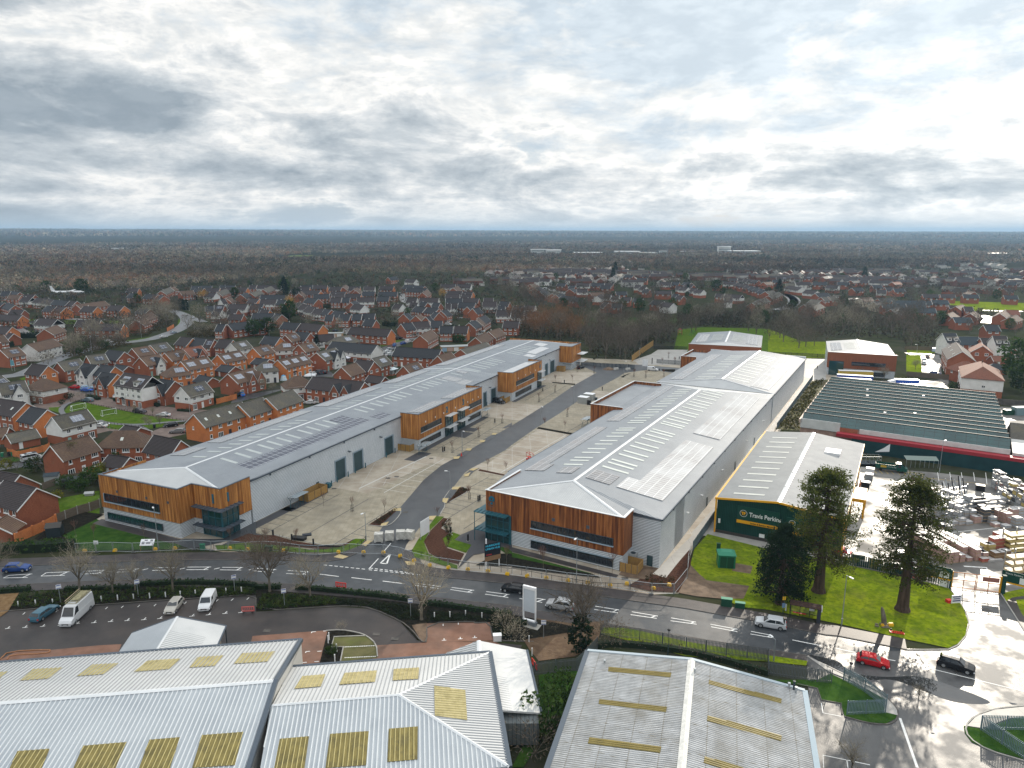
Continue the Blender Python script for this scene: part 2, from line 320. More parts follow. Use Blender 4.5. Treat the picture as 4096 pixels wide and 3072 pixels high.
for i,(s0,s1)in enumerate([(-6,34),(77.5,113),(137,200)]):strip('paving',FB,-38,0,s0,s1,.0265,vf)
for s0,s1,r0,r1 in[(3,22,30,32.5),(0,8,32,38),(20,33,30,33),(70,111,35.6,37.5),(134,165,35.6,37.2),(86,92,37.4,41.5),(93,97,37.4,41),(61,69,36,40)]:
 strip('paving',FA,r0,r1,s0,s1,.031,kn)
mb=MB()
for s0,s1,rr in[(8,33,(36,44,52)),(72,108,(39.5,44.5)),(137,168,(39.5,44.5))]:
 for r in rr:mb.ribbon([FA.w(r,s0),FA.w(r,s1)],.16,.034)
 s=s0
 while s<s1:mb.ribbon([FA.w(rr[0]-4,s),FA.w(rr[0],s)],.14,.0345);mb.ribbon([FA.w(rr[-1]-.1,s),FA.w(rr[-1]+4.5,s)],.14,.0345);s+=2.6
for s0,s1 in[(2,32),(79,111),(140,170)]:
 for r in(-19,-13,-7):mb.ribbon([FB.w(r,s0),FB.w(r,s1)],.16,.035)
 s=s0
 while s<s1:mb.ribbon([FB.w(-19,s),FB.w(-13,s)],.14,.0355);s+=2.6
jm('bay markings',mb,kn)
rl=PP('F',(960,830),(1000,800),(1090,670),(1230,515),(1330,400),(1450,258),(1600,135),(1700,80))+PP('B',(1850,1292),(2212,1085))+PP('C',(330,880),(540,735),(760,612),(840,575))
rr=PP('F',(1270,900),(1300,820),(1350,750),(1440,640),(1580,570),(1640,460),(1700,330),(1800,200),(1850,165),(2150,5))+PP('C',(0,1252),(200,1112),(420,975),(700,785),(930,660),(1010,600))
qc('access road',rl+rr[::-1],.040,jd)
qc('access road',PP('C',(590,540),(760,545),(1100,560),(1460,590),(1440,640),(1200,600),(900,640),(760,640),(600,570)),.044,jd)
qc('access road',PP('C',(1050,520),(1200,470),(1260,430),(1520,430),(1460,560),(1100,560)),.048,c2_)
qc('path',PP('D',(300,505),(500,510),(500,690),(380,690),(290,660)),.048,c2_)
far=[(-200,112),(-125,118.2)]+PP('E',(0,1010),(700,985),(1300,957),(2212,950))+PP('F',(300,958),(600,968),(760,945),(900,880),(1000,800))
ha=PP('F',(1275,870),(1270,940),(1300,1010),(1400,1070),(1600,1100),(2212,1160))+PP('G',(800,1270),(1500,1370))+PP('H',(0,1500),(500,1600))+PP('L',(600,520),(1200,640))
yr=[(-200,104),(-120,109)]+PP('E',(0,1175),(700,1140),(1500,1115))+PP('F',(0,1140),(1000,1220),(2212,1350))+PP('G',(700,1480),(1600,1630))+PP('L',(0,640),(330,690))
qc('road',far[:-3]+PP('F',(760,945),(960,830),(1270,900))+ha[2:]+[P('L',1300,640)]+yr[::-1],.052,as_)
qc('road',PP('L',(-400,470))+PP('L',(600,500),(1200,630),(1560,635),(1700,450),(1650,280))+PP('H',(1560,1195),(2010,1245))+[(175,90),(150,40),(20,40),(30,60)]+PP('L',(350,1000),(330,690)),.046,vw)
fw=sp_(far,1);
def yd(pts,d):
 out=[]
 for i,p in enumerate(pts):
  a=pts[max(0,i-1)];b=pts[min(len(pts)-1,i+1)];l=math.hypot(b[0]-a[0],b[1]-a[1])or 1
  out.append((p[0]-(b[1]-a[1])/l*d,p[1]+(b[0]-a[0])/l*d))
 return out
def jv(pts,z=.13,w=.18,m=None):
 a=yd(pts,w/2);b=yd(pts,-w/2)
 mb=MB()
 for i in range(len(pts)-1):
  q=[a[i],a[i+1],b[i+1],b[i]]
  mb.prism(q,.0,z)
 return jm('kerb',mb,m or km_)
def fg(name,pa,pb,z,m):
 mb=MB()
 n=min(len(pa),len(pb))
 for i in range(n-1):mb.poly([(*pa[i],z),(*pa[i+1],z),(*pb[i+1],z),(*pb[i],z)])
 o=mb.bd(name,m)
 if o.data.polygons[0].normal.z<0:o.data.flip_normals()
 return tag(o,qi='structure')
fg('pavement',far,yd(far,3.2),.115,zm);jv(far,m=ka)
fg('pavement',ha,yd(ha,3.0),.115,zm);jv(ha,m=ka)
fg('pavement',yr,yd(yr,-2.6),.112,zm);jv(yr,m=ka)
gi=PP('L',(1200,640),(1560,638),(1640,600),(1710,520),(1737,420),(1720,340),(1690,280))+PP('H',(1650,1310),(1580,1210))
jv(gi)
qc('grass verge',PP('G',(1575,860),(1690,730),(2212,860))+PP('H',(300,905),(640,990),(1100,1090),(1380,1150),(1560,1200),(1640,1300))+PP('L',(1690,290),(1728,400),(1705,520),(1640,590),(1560,628),(1230,560),(640,425))+PP('H',(0,1385))+PP('G',(1990,1365),(1800,1285),(1500,1250),(1540,1000)),.125,wq)
qc('bare earth',PP('G',(1440,1240),(1545,1000),(1620,1080),(1680,1130),(2050,1180),(2000,1290),(1810,1290),(1600,1270)),.135,mud)
qc('bare earth',PP('G',(1920,980),(2080,1010),(2060,1075),(1900,1050)),.136,mud)
qc('planting bed',PP('G',(1120,1110),(1210,1080),(1340,1060),(1540,830),(1545,1000),(1440,1235),(1200,1225),(1000,1180)),.128,xo)
qc('path',PP('G',(920,1080),(1020,980),(1270,1030),(1340,1050),(1330,1110),(1210,1080),(1170,1125),(1000,1105)),.131,mud)
qc('path',PP('G',(1270,1025),(1820,480))+PP('C',(1990,1310),(2212,1120))+PP('D',(300,735),(340,725),(60,1110))+PP('G',(2000,330),(1450,960),(1330,1110),(1215,1075)),.133,c2_)
qc('lawn',PP('E',(540,745),(830,600),(1420,790),(1650,805),(1500,860),(650,880),(700,830)),.124,ji)
qc('path',PP('E',(800,640),(880,600),(1570,778),(1480,812)),.128,zm)
qc('planting bed',PP('E',(500,600),(740,540),(900,560),(800,620),(540,745),(680,820),(400,810),(300,770)),.126,zj)
qc('path',PP('E',(1480,800),(1600,770),(1920,775),(2212,620))+PP('F',(0,750),(0,790))+PP('E',(1960,790),(1650,860)),.127,jd)
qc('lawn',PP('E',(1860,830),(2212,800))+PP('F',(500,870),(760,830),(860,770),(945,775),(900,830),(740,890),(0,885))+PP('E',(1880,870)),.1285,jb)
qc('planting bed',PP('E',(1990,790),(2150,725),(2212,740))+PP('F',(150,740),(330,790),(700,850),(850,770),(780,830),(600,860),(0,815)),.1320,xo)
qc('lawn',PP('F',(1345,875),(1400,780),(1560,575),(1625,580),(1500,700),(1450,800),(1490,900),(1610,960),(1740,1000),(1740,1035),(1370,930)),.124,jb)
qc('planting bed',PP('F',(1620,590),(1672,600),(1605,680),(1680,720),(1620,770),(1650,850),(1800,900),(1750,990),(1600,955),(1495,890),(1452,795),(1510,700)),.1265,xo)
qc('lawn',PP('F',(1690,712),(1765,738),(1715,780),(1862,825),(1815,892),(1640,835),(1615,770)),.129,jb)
qc('path',PP('F',(1765,738),(2000,640),(2212,700),(2212,850),(1880,910),(1745,1030),(1860,825),(1718,780)),.122,kn)
qc('lawn',PP('F',(2060,830),(2212,860))+PP('G',(0,890),(700,1075),(300,1030),(0,940)),.130,ji)
qc('path',PP('F',(2150,830),(2212,840))+PP('G',(0,845),(920,1085),(900,1110),(0,885)),.133,zm)
qc('planting bed',PP('F',(1900,1000),(2080,900),(2212,900))+PP('G',(0,930),(700,1078),(770,1110),(300,1060),(0,1018))+PP('F',(2212,1010)),.1335,zj)
for z,pts in[('F',[(970,650),(1200,505),(1240,505),(1070,658)]),('F',[(1650,465),(1760,325),(1855,345),(1670,450)]),('F',[(1935,168),(1990,180),(2150,215),(2150,225),(1920,180)]),('C',[(230,1100),(535,1155),(535,1170),(215,1112)]),('C',[(345,710),(545,725),(545,735),(350,718)]),('C',[(940,665),(1030,635),(1000,640),(960,672)]),('C',[(1290,600),(1410,600),(1410,625),(1300,615)])]:
 qc('planting bed',PP(z,*pts),.1,xo if z=='F' else zj)
for z,pts in[('F',[(1170,520),(1262,510),(1265,525),(1215,600),(1145,655),(1065,662)]),('F',[(1610,440),(1690,330),(1780,318),(1740,340),(1690,430),(1640,468)]),('F',[(1795,220),(1860,165),(1935,158),(1880,190),(1840,230)]),('B',[(1710,1375),(1740,1340),(1840,1290),(1865,1295),(1840,1325),(1760,1375)]),('B',[(1935,1230),(1960,1210),(2060,1155),(2085,1160),(2060,1190),(1980,1232)]),('B',[(2135,1105),(2212,1060),(2212,1090),(2150,1110)])]:
 qc('kerb island',PP(z,*pts),.09,jd)
for z,pts in[('F',[(1190,510),(1255,505),(1250,530),(1180,530)]),('F',[(1085,640),(1150,622),(1125,655),(1075,660)]),('F',[(1615,420),(1665,420),(1645,465),(1610,450)]),('F',[(1700,322),(1775,320),(1740,345),(1690,345)]),('F',[(1800,215),(1855,195),(1835,230),(1800,232)]),('F',[(1865,162),(1925,160),(1880,182),(1840,178)]),('B',[(1705,1358),(1765,1352),(1750,1375),(1710,1378)]),('B',[(1820,1285),(1868,1285),(1850,1305),(1810,1302)]),('B',[(1935,1215),(1985,1212),(1970,1232),(1935,1232)]),('B',[(2045,1152),(2085,1152),(2070,1168),(2035,1168)]),('F',[(670,930),(720,905),(800,925),(750,945)]),('F',[(910,825),(960,785),(1000,790),(950,835)]),('F',[(1285,965),(1380,968),(1370,1000),(1310,1000)]),('F',[(1475,605),(1500,575),(1560,572),(1530,608)])]:
 qc('tactile paving',PP(z,*pts),.1345,buff)
jv(sp_(PP('F',(970,650),(1065,662),(1150,655),(1215,600),(1262,530),(1225,503)),1));jv(sp_(PP('F',(1660,600),(1605,680),(1680,720),(1700,740)),0))
jv(sp_(PP('F',(1590,560),(1640,475),(1610,440),(1690,325),(1770,318),(1860,345),(1670,452)),1));jv(PP('F',(150,735),(700,848),(850,768)))
qc('yard',[FT.w(23,3),FT.w(23,60)]+PP('D',(1480,1495),(2212,1580))+[(190,160),(190,80)]+PP('H',(2010,1240),(1560,1195),(1100,1080),(640,985)),.030,kc)
qc('yard',[FT.w(-4,-3),FT.w(26,-3),FT.w(26,60),FT.w(-1,60)],.034,c2_)
qc('yard',PP('D',(930,700),(1560,690),(1560,830),(900,760)),.036,kc)
qc('yard',PP('D',(1250,470),(1480,470),(1510,700),(1330,640),(1320,480)),.040,kc)
qc('yard',PP('D',(1980,920),(2500,950),(2500,1300),(2100,1250)),.036,kc)
qc('scrub ground',PP('D',(380,700),(500,690),(540,690),(290,1025),(280,1130),(60,1115)),.038,mat('rough scrub ground',(.06,.055,.03),(.13,.11,.06),scale=.3,qa=.95,qb=9,big=(.12,(.12,.14,.03),.5),jf=.1,qj=1))
qc('grass verge',PP('H',(2025,1240),(2212,1200),(2600,1180),(2800,1500),(2212,1560),(2060,1320)),.11,wq);jv(PP('H',(2010,1245),(2060,1320),(2212,1560),(2500,1980)))
qc('path',PP('H',(2060,1310),(2110,1280),(2400,1240),(2400,1275),(2140,1300),(2180,1400),(2300,1560),(2212,1560)),.118,ky)
qc('grass verge',PP('L',(1690,1300),(1860,1330),(2212,1200),(2500,1190),(2600,1700),(2212,1590),(1900,1500),(1760,1440),(1700,1360)),.11,ji)
jv(sp_(PP('L',(2600,1090),(2212,1125),(1950,1150),(1790,1210),(1700,1300),(1730,1400),(1900,1510),(2212,1600),(2500,1690)),1))
qc('pavement',PP('L',(1720,1300),(1800,1215),(1960,1160),(2212,1135),(2600,1100),(2600,1190),(2100,1230),(1850,1320)),.112,c2_)
qc('grass verge',PP('K',(790,450),(1000,455),(1500,570),(2212,690))+PP('L',(340,740),(330,780),(0,745))+PP('K',(1500,700),(1300,640),(760,500)),.118,wq)
qc('grass verge',PP('K',(230,860),(540,820),(570,830),(640,640),(1540,725),(2212,905))+PP('L',(430,900),(540,850),(1000,1060),(1120,1190),(1100,1240),(1020,1280),(850,1270),(660,1215),(630,1105),(460,1075),(420,975),(0,900))+[(33,80),(8,85)]+PP('K',(560,900),(100,1659),(0,1659),(240,1190)),.116,ji)
jv(sp_(PP('L',(500,780),(700,880),(1000,1030),(1120,1150),(1130,1220),(1080,1275),(1000,1290),(850,1272),(660,1218)),1),m=ka);jv(PP('L',(640,1200),(630,1105),(460,1075),(425,975),(250,935)),m=ka)
qc('pavement',PP('L',(340,700),(500,770),(700,870),(1000,1020),(1110,1140),(1120,1210),(1000,1180),(1010,1070),(700,900),(520,830)),.121,c2_)
qc('bare earth',PP('K',(90,480),(90,430),(200,370),(560,420),(800,390),(760,500),(730,600),(540,700),(230,740),(150,640),(100,560)),.119,mat('brown trampled earth',(.085,.05,.03),(.15,.10,.06),scale=.7,qa=.95,qb=8,jf=.08,qj=2))
qc('planting bed',yd(yr,-2.6)[3:9]+PP('K',(90,560),(0,560))+PP('J',(2050,565),(2020,400),(1890,405),(1475,410),(1400,560),(1250,400),(1000,270),(700,262),(0,305))+PP('I',(2212,165),(1860,190),(1290,225),(790,262),(80,305),(130,200)),.120,zj)
qc('bare earth',PP('I',(-300,330),(0,360),(70,310),(165,150),(0,165),(-300,170)),.1215,mat('leaf litter',(.13,.075,.03),(.22,.14,.07),scale=1.5,qa=.95,qb=8))
qc('bare earth',PP('J',(1345,430),(1475,410),(1478,575),(1430,570)),.1225,mud)
qc('car park',PP('I',(-400,345),(80,306),(790,262),(1290,225),(1860,190),(2212,165))+PP('J',(0,310),(700,268),(1000,285),(1250,400),(1400,560),(2050,575),(2300,600))+[(-8,66),(-140,60),(-140,80)],.024,ky)
jv(sp_(PP('I',(-400,345),(80,302),(790,258),(1290,221),(1860,186),(2212,161))+PP('J',(0,306),(700,262),(850,262),(1000,280),(1250,390),(1350,470),(1430,572),(1478,572),(1475,410),(1885,395),(1890,412),(2020,402),(2050,560),(2400,570)),1),m=ka)
qc('parking court',PP('J',(1475,410),(1885,395),(1890,412),(2020,402),(2050,560),(1478,575)),.034,kf)
qc('parking court',PP('J',(-30,520),(620,470),(550,750),(320,790),(100,800),(-100,800)),.032,kf);qc('parking court',PP('J',(1040,600),(1480,575),(2060,565),(2300,700),(1000,740)),.033,kf)
qc('parking court',PP('I',(0,725),(130,660),(440,640),(860,600),(1050,590),(1020,670),(0,760)),.033,kf)
qc('planting bed',PP('J',(620,470),(740,468),(950,515),(670,525),(655,615),(755,620),(730,740),(550,752)),.036,zj)
qc('parking court',PP('J',(670,525),(950,518),(1045,605),(1045,710),(735,738),(758,615),(652,618)),.038,mat('mossy tarmac',(.08,.075,.03),(.13,.12,.05),scale=.5,qa=.9,qb=8,big=(.2,(.09,.12,.015),.6)))
jv(sp_(PP('J',(605,475),(740,467),(880,490),(960,520),(1040,590),(1050,700)),1));jv(PP('J',(950,518),(675,528),(652,618),(755,614),(730,738)))
jv(sp_(PP('I',(5,720),(70,655),(430,638),(435,655),(400,672),(90,685),(60,725)),1),m=mat('red brick kerb',(.25,.11,.05),(.35,.17,.08),scale=2))
fp=mat('brown block street',(.13,.095,.08),(.20,.15,.13),scale=.5,qa=.75,qb=8,big=(.12,(.10,.085,.075),.5))
qc('street',PP('A',(250,950),(430,960),(560,900),(700,860),(800,905),(1100,960),(1380,1015),(1620,1045),(1900,960),(1500,930),(1000,870),(800,800),(680,740),(560,770),(560,850),(300,900)),.030,fp)
qc('street',PP('A',(560,770),(700,700),(820,740),(800,820)),.033,as_)
qc('street',PP('A',(820,1080),(900,1075),(1000,1110),(1240,1165),(1380,1110),(1600,1070),(1600,1160),(1400,1200),(1250,1250),(1220,1190),(950,1130),(820,1160)),.031,fp)
qc('street',PP('c',(540,1390),(640,1220),(1000,1200),(1420,1140),(1420,1040),(1750,1060),(1000,1290)),.030,as_)
qc('street',PP('d',(70,1010),(250,900),(480,880),(600,960),(580,1010),(380,1000)),.031,as_);qc('street',PP('d',(1420,500),(1630,420),(1950,330),(2000,380),(1700,480),(1600,560),(1640,640),(1500,640)),.031,as_)
qc('street',PP('e',(0,640),(150,680),(380,660),(750,560),(760,720),(300,760),(0,800)),.031,as_);qc('lawn',PP('e',(40,590),(360,560),(360,640),(200,655)),.034,ji)
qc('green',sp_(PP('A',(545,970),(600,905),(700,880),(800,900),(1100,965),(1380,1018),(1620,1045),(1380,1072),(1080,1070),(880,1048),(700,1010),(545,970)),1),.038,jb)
qc('green',PP('A',(905,1072),(1040,1072),(1225,1100),(1240,1158),(1100,1130),(930,1110)),.036,jb);qc('green',PP('A',(1215,1075),(1420,1070),(1400,1095),(1290,1115)),.036,jb);qc('green',PP('A',(420,930),(520,925),(510,960),(540,985),(430,950)),.036,jb)
mb=MB();mb.ribbon(sp_(PP('A',(560,1000),(520,950),(560,905),(610,885)),1),1.6,.042);mb.ribbon(sp_(PP('A',(850,1040),(900,1058),(1080,1078),(1250,1075),(1400,1060),(1600,1045)),1),1.8,.043);mb.ribbon(sp_(PP('A',(1130,1080),(1230,1100),(1280,1140),(1270,1170)),1),1.8,.044)
jm('path',mb,mat('grey tarmac path',(.13,.13,.14),(.17,.17,.18),scale=1))
mb=MB();mb.ribbon(sp_(PP('A',(-500,720),(110,655),(230,632),(500,500),(900,385),(1290,345),(1430,300),(1550,255),(1625,190),(1600,130),(1500,95),(1300,60)),2),8.5,.028);mb.ribbon(sp_(PP('A',(1620,150),(1680,160),(1760,190)),1),6,.030)
jm('road',mb,mat('worn grey road',(.13,.135,.145),(.19,.195,.205),scale=.4,qa=.5,qb=8))
mb=MB()
for z,w,pts in[('f',7,[(280,720),(500,840),(660,850)]),('f',7,[(540,640),(800,540),(1300,560),(1900,570)]),('g',6,[(0,800),(150,720),(0,760)]),('d',6,[(1000,-50),(800,220),(950,260),(1300,200)]),('d',7,[(2212,330),(1900,330),(1650,280)]),('i',8,[(250,200),(235,260),(330,290)]),('i',7,[(200,190),(360,190)]),('i',6,[(700,405),(800,400),(900,460)]),('j',9,[(360,210),(480,245),(700,290)]),('j',6,[(480,200),(700,215),(900,215)]),('k',9,[(1130,265),(1190,290),(1220,330),(1180,380),(1060,400)]),('l',9,[(70,265),(150,290),(180,330),(120,380)]),('l',8,[(440,330),(560,320),(700,300)]),('m',10,[(800,540),(960,570),(900,620)]),('m',6,[(500,250),(900,270)]),('m',6,[(850,490),(1260,500)]),('D',7,[(1200,465),(1420,470),(1420,600)])]:
 mb.ribbon(sp_(PP(z,*pts),1),w,.027)
jm('street',mb,mat('pale wet street',(.15,.15,.15),(.24,.24,.24),scale=.3,qa=.45))
mb=MB()
def box_mark(z,cx,cy,dx,dy,h,flip):
 pass
hb=[('E',30,1108,240,1104,280,1073,80,1085),('E',355,1092,560,1085,600,1055,400,1063),('E',710,1075,880,1065,915,1040,745,1050),('E',1005,1058,1170,1052,1205,1028,1025,1035),('E',1315,1043,1495,1040,1530,1016,1335,1020),('E',1610,1037,1800,1036,1825,1013,1620,1014),('E',1900,1038,2085,1040,2105,1017,1920,1016),('F',-30,1045,150,1062,175,1036,0,1024),('F',260,1070,440,1078,465,1055,275,1044),('F',1375,1172,1575,1200,1595,1180,1400,1158),('F',1680,1208,1870,1237,1885,1215,1690,1190),('F',1980,1248,2180,1277,2190,1252,1990,1226),('G',65,1285,260,1320,290,1295,90,1268),('G',710,1380,915,1410,925,1385,720,1352),('G',1025,1425,1250,1458,1260,1438,1035,1400),('G',1370,1478,1595,1508,1590,1490,1375,1453),('G',1720,1530,1945,1572,1950,1552,1715,1508),('G',2060,1592,2250,1625,2250,1605,2065,1570)]
for i,q in enumerate(hb):
 z=q[0];a,b,c,d=[P(z,q[1+2*k],q[2+2*k])for k in range(4)]
 mb.ribbon([a,b],.16,.0605);mb.ribbon([d,c],.16,.0605);
 def lerp(p,q_,t):return(p[0]*(1-t)+q_[0]*t,p[1]*(1-t)+q_[1]*t)
 mb.ribbon([lerp(a,b,.78),lerp(d,c,.92)],.2,.0612)
 if i in(0,1):mb.ribbon([a,d],.16,.0608)
for z,*q in[('F',550,1075,715,1095),('F',825,1105,1000,1125),('F',1095,1135,1285,1158),('E',1225,1040,1280,1028),('E',935,1055,985,1045),('E',1555,1032,1600,1022),('E',1850,1032,1900,1020),('E',2150,1040,2190,1028),('F',975,1030,1058,940),('F',1095,890,1165,808),('L',210,555,460,605),('L',590,628,760,665),('L',900,700,1100,735)]:
 mb.ribbon([P(z,q[0],q[1]),P(z,q[2],q[3])],.18,.0605)
a,b,c=P('F',1075,980),P('F',1130,985),P('F',1160,902)
for u,v in((a,b),(b,c),(c,a)):mb.ribbon([u,v],.28,.0615)
def kv(a,b,n,duty,w,z=.0605):
 for i in range(n):
  t0=i/n;t1=(i+duty)/n;mb.ribbon([(a[0]+(b[0]-a[0])*t0,a[1]+(b[1]-a[1])*t0),(a[0]+(b[0]-a[0])*t1,a[1]+(b[1]-a[1])*t1)],w,z)
kv(P('F',585,995),P('F',960,1034),8,.62,.2);kv(P('F',985,1023),P('F',1370,1068),9,.62,.22);kv(P('F',975,1037),P('F',1440,1084),10,.6,.22)
kv(P('L',640,560),P('L',720,600),1,1,.12);mb.ribbon([P('L',1150,740),P('L',2212,1000)],.15,.0505)
mb.ribbon([P('L',460,1100),P('L',475,1185),P('L',630,1215)],.12,.0505);mb.ribbon([P('L',480,1659),P('L',475,1550),P('L',880,1635)],.12,.0505);mb.ribbon([P('L',1140,1230),P('L',1290,1659)],.3,.0505)
mb.ribbon([P('L',680,1590),P('L',690,1659)],.12,.0505)
Tm=[(65,450),(215,441),(368,432),(520,423),(665,408),(810,400),(955,390),(1098,381),(1242,374),(1380,364),(1658,344),(1800,332),(1943,320),(2080,312)]
for x,y in Tm:
 mb.ribbon([P('I',x-22,y+7),P('I',x+24,y+1)],.12,.0305);mb.ribbon([P('I',x+2,y+3),P('I',x+20,y-14)],.12,.0312)
for x,y in[(205,325),(490,304),(780,285),(918,278),(1055,268),(1197,260),(1338,252),(1470,243),(1600,233),(1875,212),(2005,205),(2140,196)]:mb.ribbon([P('I',x-8,y+9),P('I',x+12,y-9)],.12,.0305)
for x,y in[(1617,425),(1748,413),(1625,550),(1765,538),(1890,528)]:
 mb.ribbon([P('J',x,y+8),P('J',x,y-10)],.12,.0405)
 if y>500:mb.ribbon([P('J',x-20,y+8),P('J',x+20,y+6)],.12,.0415)
for x,y in[(480,485),(580,478),(430,655),(530,653),(400,750),(505,742)]:
 mb.ribbon([P('J',x,y),P('J',x+38,y-3)],.14,.0385);
 if x in(480,430,400):mb.ribbon([P('J',x+3,y),P('J',x-2,y+10)],.14,.0392)
for y in(607,700):
 a,b=P('J',765,y+8),P('J',1038,y-4);kv(a,b,18,.75,.16,.0445)
jm('road markings',mb,hp)
mb=MB()
for i,s in enumerate([40,44,48,52,56,60]):
 mb.ribbon([FB.w(-31,s-2),FB.w(-5,s-2)],.12,.0325);mb.ribbon([FA.w(39,s),FA.w(50,s)],.12,.0325)
mb.ribbon([FB.w(-18,36),FB.w(-18,76)],.25,.0332);mb.ribbon([FA.w(38,38),FA.w(40,66)],.4,.0332);mb.ribbon([FA.w(45,38),FA.w(45.5,66)],.2,.0332)
for s in range(116,136,3):mb.ribbon([FA.w(38,s),FA.w(48,s)],.12,.0325)
for s in range(172,198,3):mb.ribbon([FA.w(38,s),FA.w(47,s)],.12,.0325)
for s in range(66,76,3):mb.ribbon([FB.w(-30,s),FB.w(-5,s)],.12,.0325)
for s in range(115,137,3):mb.ribbon([FB.w(-32,s),FB.w(-8,s)],.12,.0325)
jm('yard markings',mb,pn('faded paint',(.50,.49,.46)))
mb=MB()
for x in(1465,1570,1670,1775,1880):mb.ribbon([P('H',x,195),P('H',x+12,300 if x>1800 else 270)],.12,.0405)
a=P('H',1690,1003);mb.ribbon([P('H',1690,1005),P('H',1890,1018),P('H',1895,1060)],.4,.0405);mb.ribbon([P('H',1480,725),P('H',2100,660)],.15,.0405)
jm('yard markings',mb,hp)
mb=MB()
mb.ribbon([P('H',800,160),P('H',1340,205),P('H',1335,240)],.12,.0408);mb.ribbon([P('H',1350,240),P('H',1900,300)],.12,.0408)
for k in range(9):mb.ribbon([P('H',860+k*50,170+k*3),P('H',890+k*50,200+k*3)],.1,.0408)
jm('yard markings',mb,pn('yellow line paint',(.55,.38,.06)))
gn=zu.get('p')or pn('standing water',(.035,.036,.038),.03,0,.9)
for i,pts in enumerate([[(340,680),(480,705),(620,740),(660,800),(760,850),(1010,880),(1300,860),(1500,920),(1930,1080),(1900,1115),(1600,1100),(1330,990),(1080,890),(900,905),(760,880),(520,790)],[(2080,1095),(2170,1108),(2110,1118)],[(1400,1355),(1450,1360),(1420,1372)]]):
 qc('puddle',sp_(PP('L',*(pts+pts[:1])),2),.0535+.0005*i,gn)
def tm_(txt,size,mat_,name,parent,loc,rot,va=.06,sx=1.0,zq=0.0,wv='CENTER'):
 cu=bpy.data.curves.new('t','FONT');cu.body=txt;cu.size=size;cu.extrude=va;cu.align_x=wv;cu.offset=zq
 o=bpy.data.objects.new('t',cu);COL.objects.link(o)
 dg=bpy.context.evaluated_depsgraph_get();me=bpy.data.meshes.new_from_object(o.evaluated_get(dg));bpy.data.objects.remove(o)
 me.materials.clear();me.materials.append(mat_)
 q=qz(name,me,parent,loc,rot);q.scale=(sx,1,1);return q
def clip(poly,axis,val,xz):
 out=[]
 for i in range(len(poly)):
  a=poly[i];b=poly[(i+1)%len(poly)];da=(a[axis]-val)*xz;db=(b[axis]-val)*xz
  if da>=0:out.append(a)
  if(da>0 and db<0)or(da<0 and db>0):
   t=da/(da-db);out.append(tuple(a[k]+(b[k]-a[k])*t for k in range(3)))
 return out
def planeZ(a,b,c):
 n=(Vector(b)-Vector(a)).cross(Vector(c)-Vector(a))
 return lambda x,y:a[2]-(n.x*(x-a[0])+n.y*(y-a[1]))/n.z
def ws_(t,vh,r0,r1,z0,z1,n,name='window',fm=None,gm=None,yx=.12):
 """ribbon window: wall_fn(u,z,d) -> local xyz"""
 fm=fm or sd_;gm=gm or jt
 mb=MB()
 def bx(u0,u1,a,b,d0,d1):
  c=[vh(u,z,d)for d in(d0,d1)for(u,z)in((u0,a),(u1,a),(u1,b),(u0,b))]
  k=len(mb.v);mb.v+=c
  for q in((0,3,2,1),(4,5,6,7),(0,1,5,4),(1,2,6,5),(2,3,7,6),(3,0,4,7)):mb.f.append(tuple(k+i for i in q))
 s=.09
 bx(r0,r1,z0-s,z0,-.02,yx+.06);bx(r0,r1,z1,z1+s,-.02,yx+.06);bx(r0-s,r0,z0-s,z1+s,-.02,yx+.06);bx(r1,r1+s,z0-s,z1+s,-.02,yx+.06)
 for i in range(1,n):u=r0+(r1-r0)*i/n;bx(u-.035,u+.035,z0,z1,-.02,yx*.8)
 o=mb.bd(name,fm,t)
 g=MB();c=[vh(u,z,.045)for(u,z)in((r0,z0),(r1,z0),(r1,z1),(r0,z1))];g.poly(c)
 c=[vh(u,z,.012)for(u,z)in((r0,z0),(r1,z0),(r1,z1),(r0,z1))];g.poly(c)
 g.bd('pane',gm,o);return o
wn=pn('pale blue sill metal',(.38,.48,.56),.4,.2)
def rs_(t,name,gq,F,xg,pts,r0,r1,zf,w=.85,th=.05,maxn=200):
 for(x,y)in pts:
  s=F.l(P(xg,x,y,11.0))[1];mb=MB();a=[(r0,s),(r1,s),(r1,s+w),(r0,s+w)]
  top=[(r,q,zf(r)+th)for r,q in a];k=len(mb.v);mb.v+=top+[(r,q,zf(r)-.02)for r,q in a]
  for q in((0,1,2,3),(0,4,5,1),(1,5,6,2),(2,6,7,3),(3,7,4,0)):mb.f.append(tuple(k+i for i in q))
  mb.bd(name,gq,t)
def sa_(t,zf,vq,m=kj,name='solar_panel',th=.12):
 for pl in vq:
  mb=MB();k=len(pl);n=0
  mb.v+=[(r,q,zf(r)+th)for r,q in pl]+[(r,q,zf(r)+.02)for r,q in pl]
  mb.f.append(tuple(range(k)))
  for i in range(k):mb.f.append((i,i+k,(i+1)%k+k,(i+1)%k))
  o=mb.bd(name,m,t)
  if o.data.polygons[0].normal.z<0:o.data.flip_normals()
def canopy(t,cx,cy,L,D,z,ge,post=True,m=qv):
 mb=MB();
 x0,x1,y0,y1=(cx-L/2,cx+L/2,cy-D,cy)if ge=='x' else(cx,cx+D,cy-L/2,cy+L/2)
 mb.box(x0,y0,z,x1,y1,z+.1)
 n=6
 for i in range(n):
  if ge=='x':q=x0+(x1-x0)*i/(n-1);mb.box(q-.05,y0-.05,z+.1,q+.05,y1,z+.22)
  else:q=y0+(y1-y0)*i/(n-1);mb.box(x0,q-.05,z+.1,x1+.05,q+.05,z+.22)
 mb.bd('canopy',m,t)
A=tg('industrial_terrace','long silver roofed row of timber fronted warehouses numbered 1 to 5, left','warehouse',(*FA.o,0),-FA.a)
